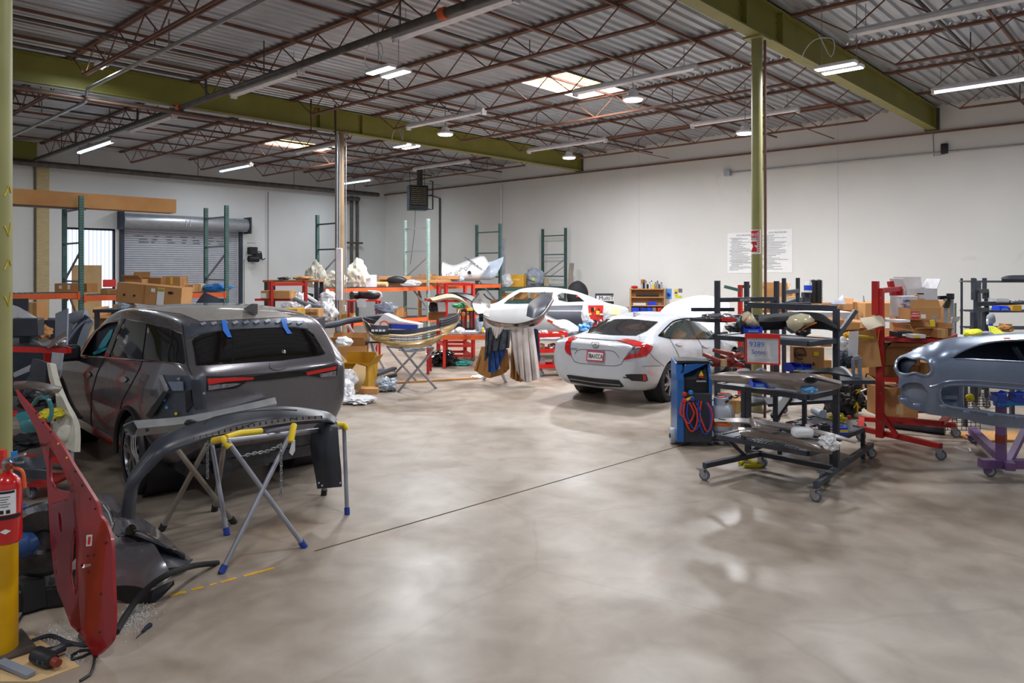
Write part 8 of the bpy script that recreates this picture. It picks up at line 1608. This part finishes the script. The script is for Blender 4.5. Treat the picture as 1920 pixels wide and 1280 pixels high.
def led_disc(c,label,grp=None,w=1.0,top=6.41):
    t=T('led_high_bay',label,'lamp',(c.x,c.y,c.z),0,grp)
    MB().lathe([(.05,.2),(.1,.16),(.11,.08),(.2,.05),(.21,.02),(.19,0)],28).obj('housing','fixture_white',t)
    MB().lathe([(.185,.001),(.17,-.02),(.05,-.03)],28).obj('lens','led',t)
    MB().tube([(0,0,.2),(0,0,top-c.z)],.01,6).obj('hook_rod','zinc',t)
    area((c.x,c.y,c.z-.05),.4,.4,1.5*LEDW*w,(.95,.97,1))
led_pair(Pz(728,137,5.3),'twin panel lamp lit brightly below the upper left end of the long white strip')
led_pair(Pz(762,276,5.45),'lit twin panel lamp with looped cord in front of the long olive beam')
led_pair(Pz(1573,130,5.3),'lit twin panel lamp with looped cords hanging beside the upper right olive beam')
led_disc(Pz(1187,187,5.45),'bright round lamp hanging right of the near skylight')
led_disc(Pz(835,252,5.6),'small bright lamp in front of the long olive beam, left of the heater')
led_disc(Pz(1067,296,5.5),'small bright lamp near the wall end of the long olive beam')
led_disc(Pz(1397,250,5.3),'bright round lamp just left of the olive column near the right wall')
G='added fill lamps out of view over the near floor'
for (x,y) in ((1.0,1.5),(8.2,0.0),(-2.5,4.5),(13.5,1.0),(4.5,4.0),(-3.5,11)):  # unseen fill lamps, added to brighten the room from outside the view
    led_pair(Vector((x,y,5.6)),'added twin panel fill lamp out of view over the near floor',G,.5,cord=False)
def strip(x1,y1,x2,y2,label,lit=None,z=5.78,wid=.16,name='strip_light',w=1.0):
    a,b=Pz(x1,y1,z),Pz(x2,y2,z);L=min((b-a).length,5.0);m_=(a+b)/2;rz=R(90)
    t=T(name,label,'lamp',(m_.x,m_.y,z),rz)
    h=MB().box((0,0,.035),(L,wid,.06));h.box((0,0,.085),(L*.98,wid*.5,.05));h.obj('housing','fixture_white',t,bev=.008)
    for s_ in (-1,1):MB().box((s_*(L/2-.03),0,-.015),(.05,wid*.8,.06)).obj('lamp_holder','fixture_white',t,smooth=0)
    for s_ in (-.4,.4):MB().tube([(s_*L,0,.1),(s_*L,0,.45)],.006,5).obj('hanger','zinc',t)
    if lit:
        for s_ in (-.04,.04):MB().tube([(-L/2+.05,s_,-.018),(L/2-.05,s_,-.018)],.018,8).obj('fluorescent_tube',lit,t)
        area((m_.x,m_.y,z-.05),L,wid,TUBEW*w,(.85,.95,1),rz)
strip(737,76,975,0,'long unlit white strip light at the top centre beside the sprinkler pipe')
strip(437,181,565,137,'unlit white strip light left of centre, below the sprinkler pipe')
strip(246,247,327,219,'unlit strip light at far left, in front of a lit tube')
strip(765,241,908,211,'unlit strip light directly above the long olive beam at the centre')
strip(777,319,878,304,'unlit strip light hanging from three drops above the heater')
strip(995,286,1132,263,'unlit strip light near the wall end of the long olive beam')
strip(1083,179,1303,127,'unlit strip light running past the skylight at right of centre')
strip(1298,238,1497,207,'unlit strip light behind the olive column near the right wall')
strip(1592,68,1935,0,'unlit wide strip light at the upper right corner above the lit tube')
strip(1746,172,1930,147,'lit bluish white strip light at the right edge above the wall conduit','tube_blue',w=1.5)
strip(148,286,213,264,'lit strip light at far left under the pipes','tube_light',w=1.8)
strip(415,321,470,309,'lit strip light above the roller door','tube_light',w=1.8)
strip(648,345,691,336,'lit strip light in the far corner beside the brown column','tube_light',w=1.8)
strip(170,119,212,126,'glowing strip imitating a lamp reflection behind a joist at the upper left','tube_light',z=6.1,w=.6)  # a reflection on the ceiling, imitated by a glowing strip with its own light
strip(557,288,645,270,'unlit strip light left of the brown column below the far skylight',None)
for (a,b,c,d) in SKY:area(((a+b)/2,(c+d)/2,DECK+.25),b-a-.1,d-c-.1,300,(1,.98,.95))
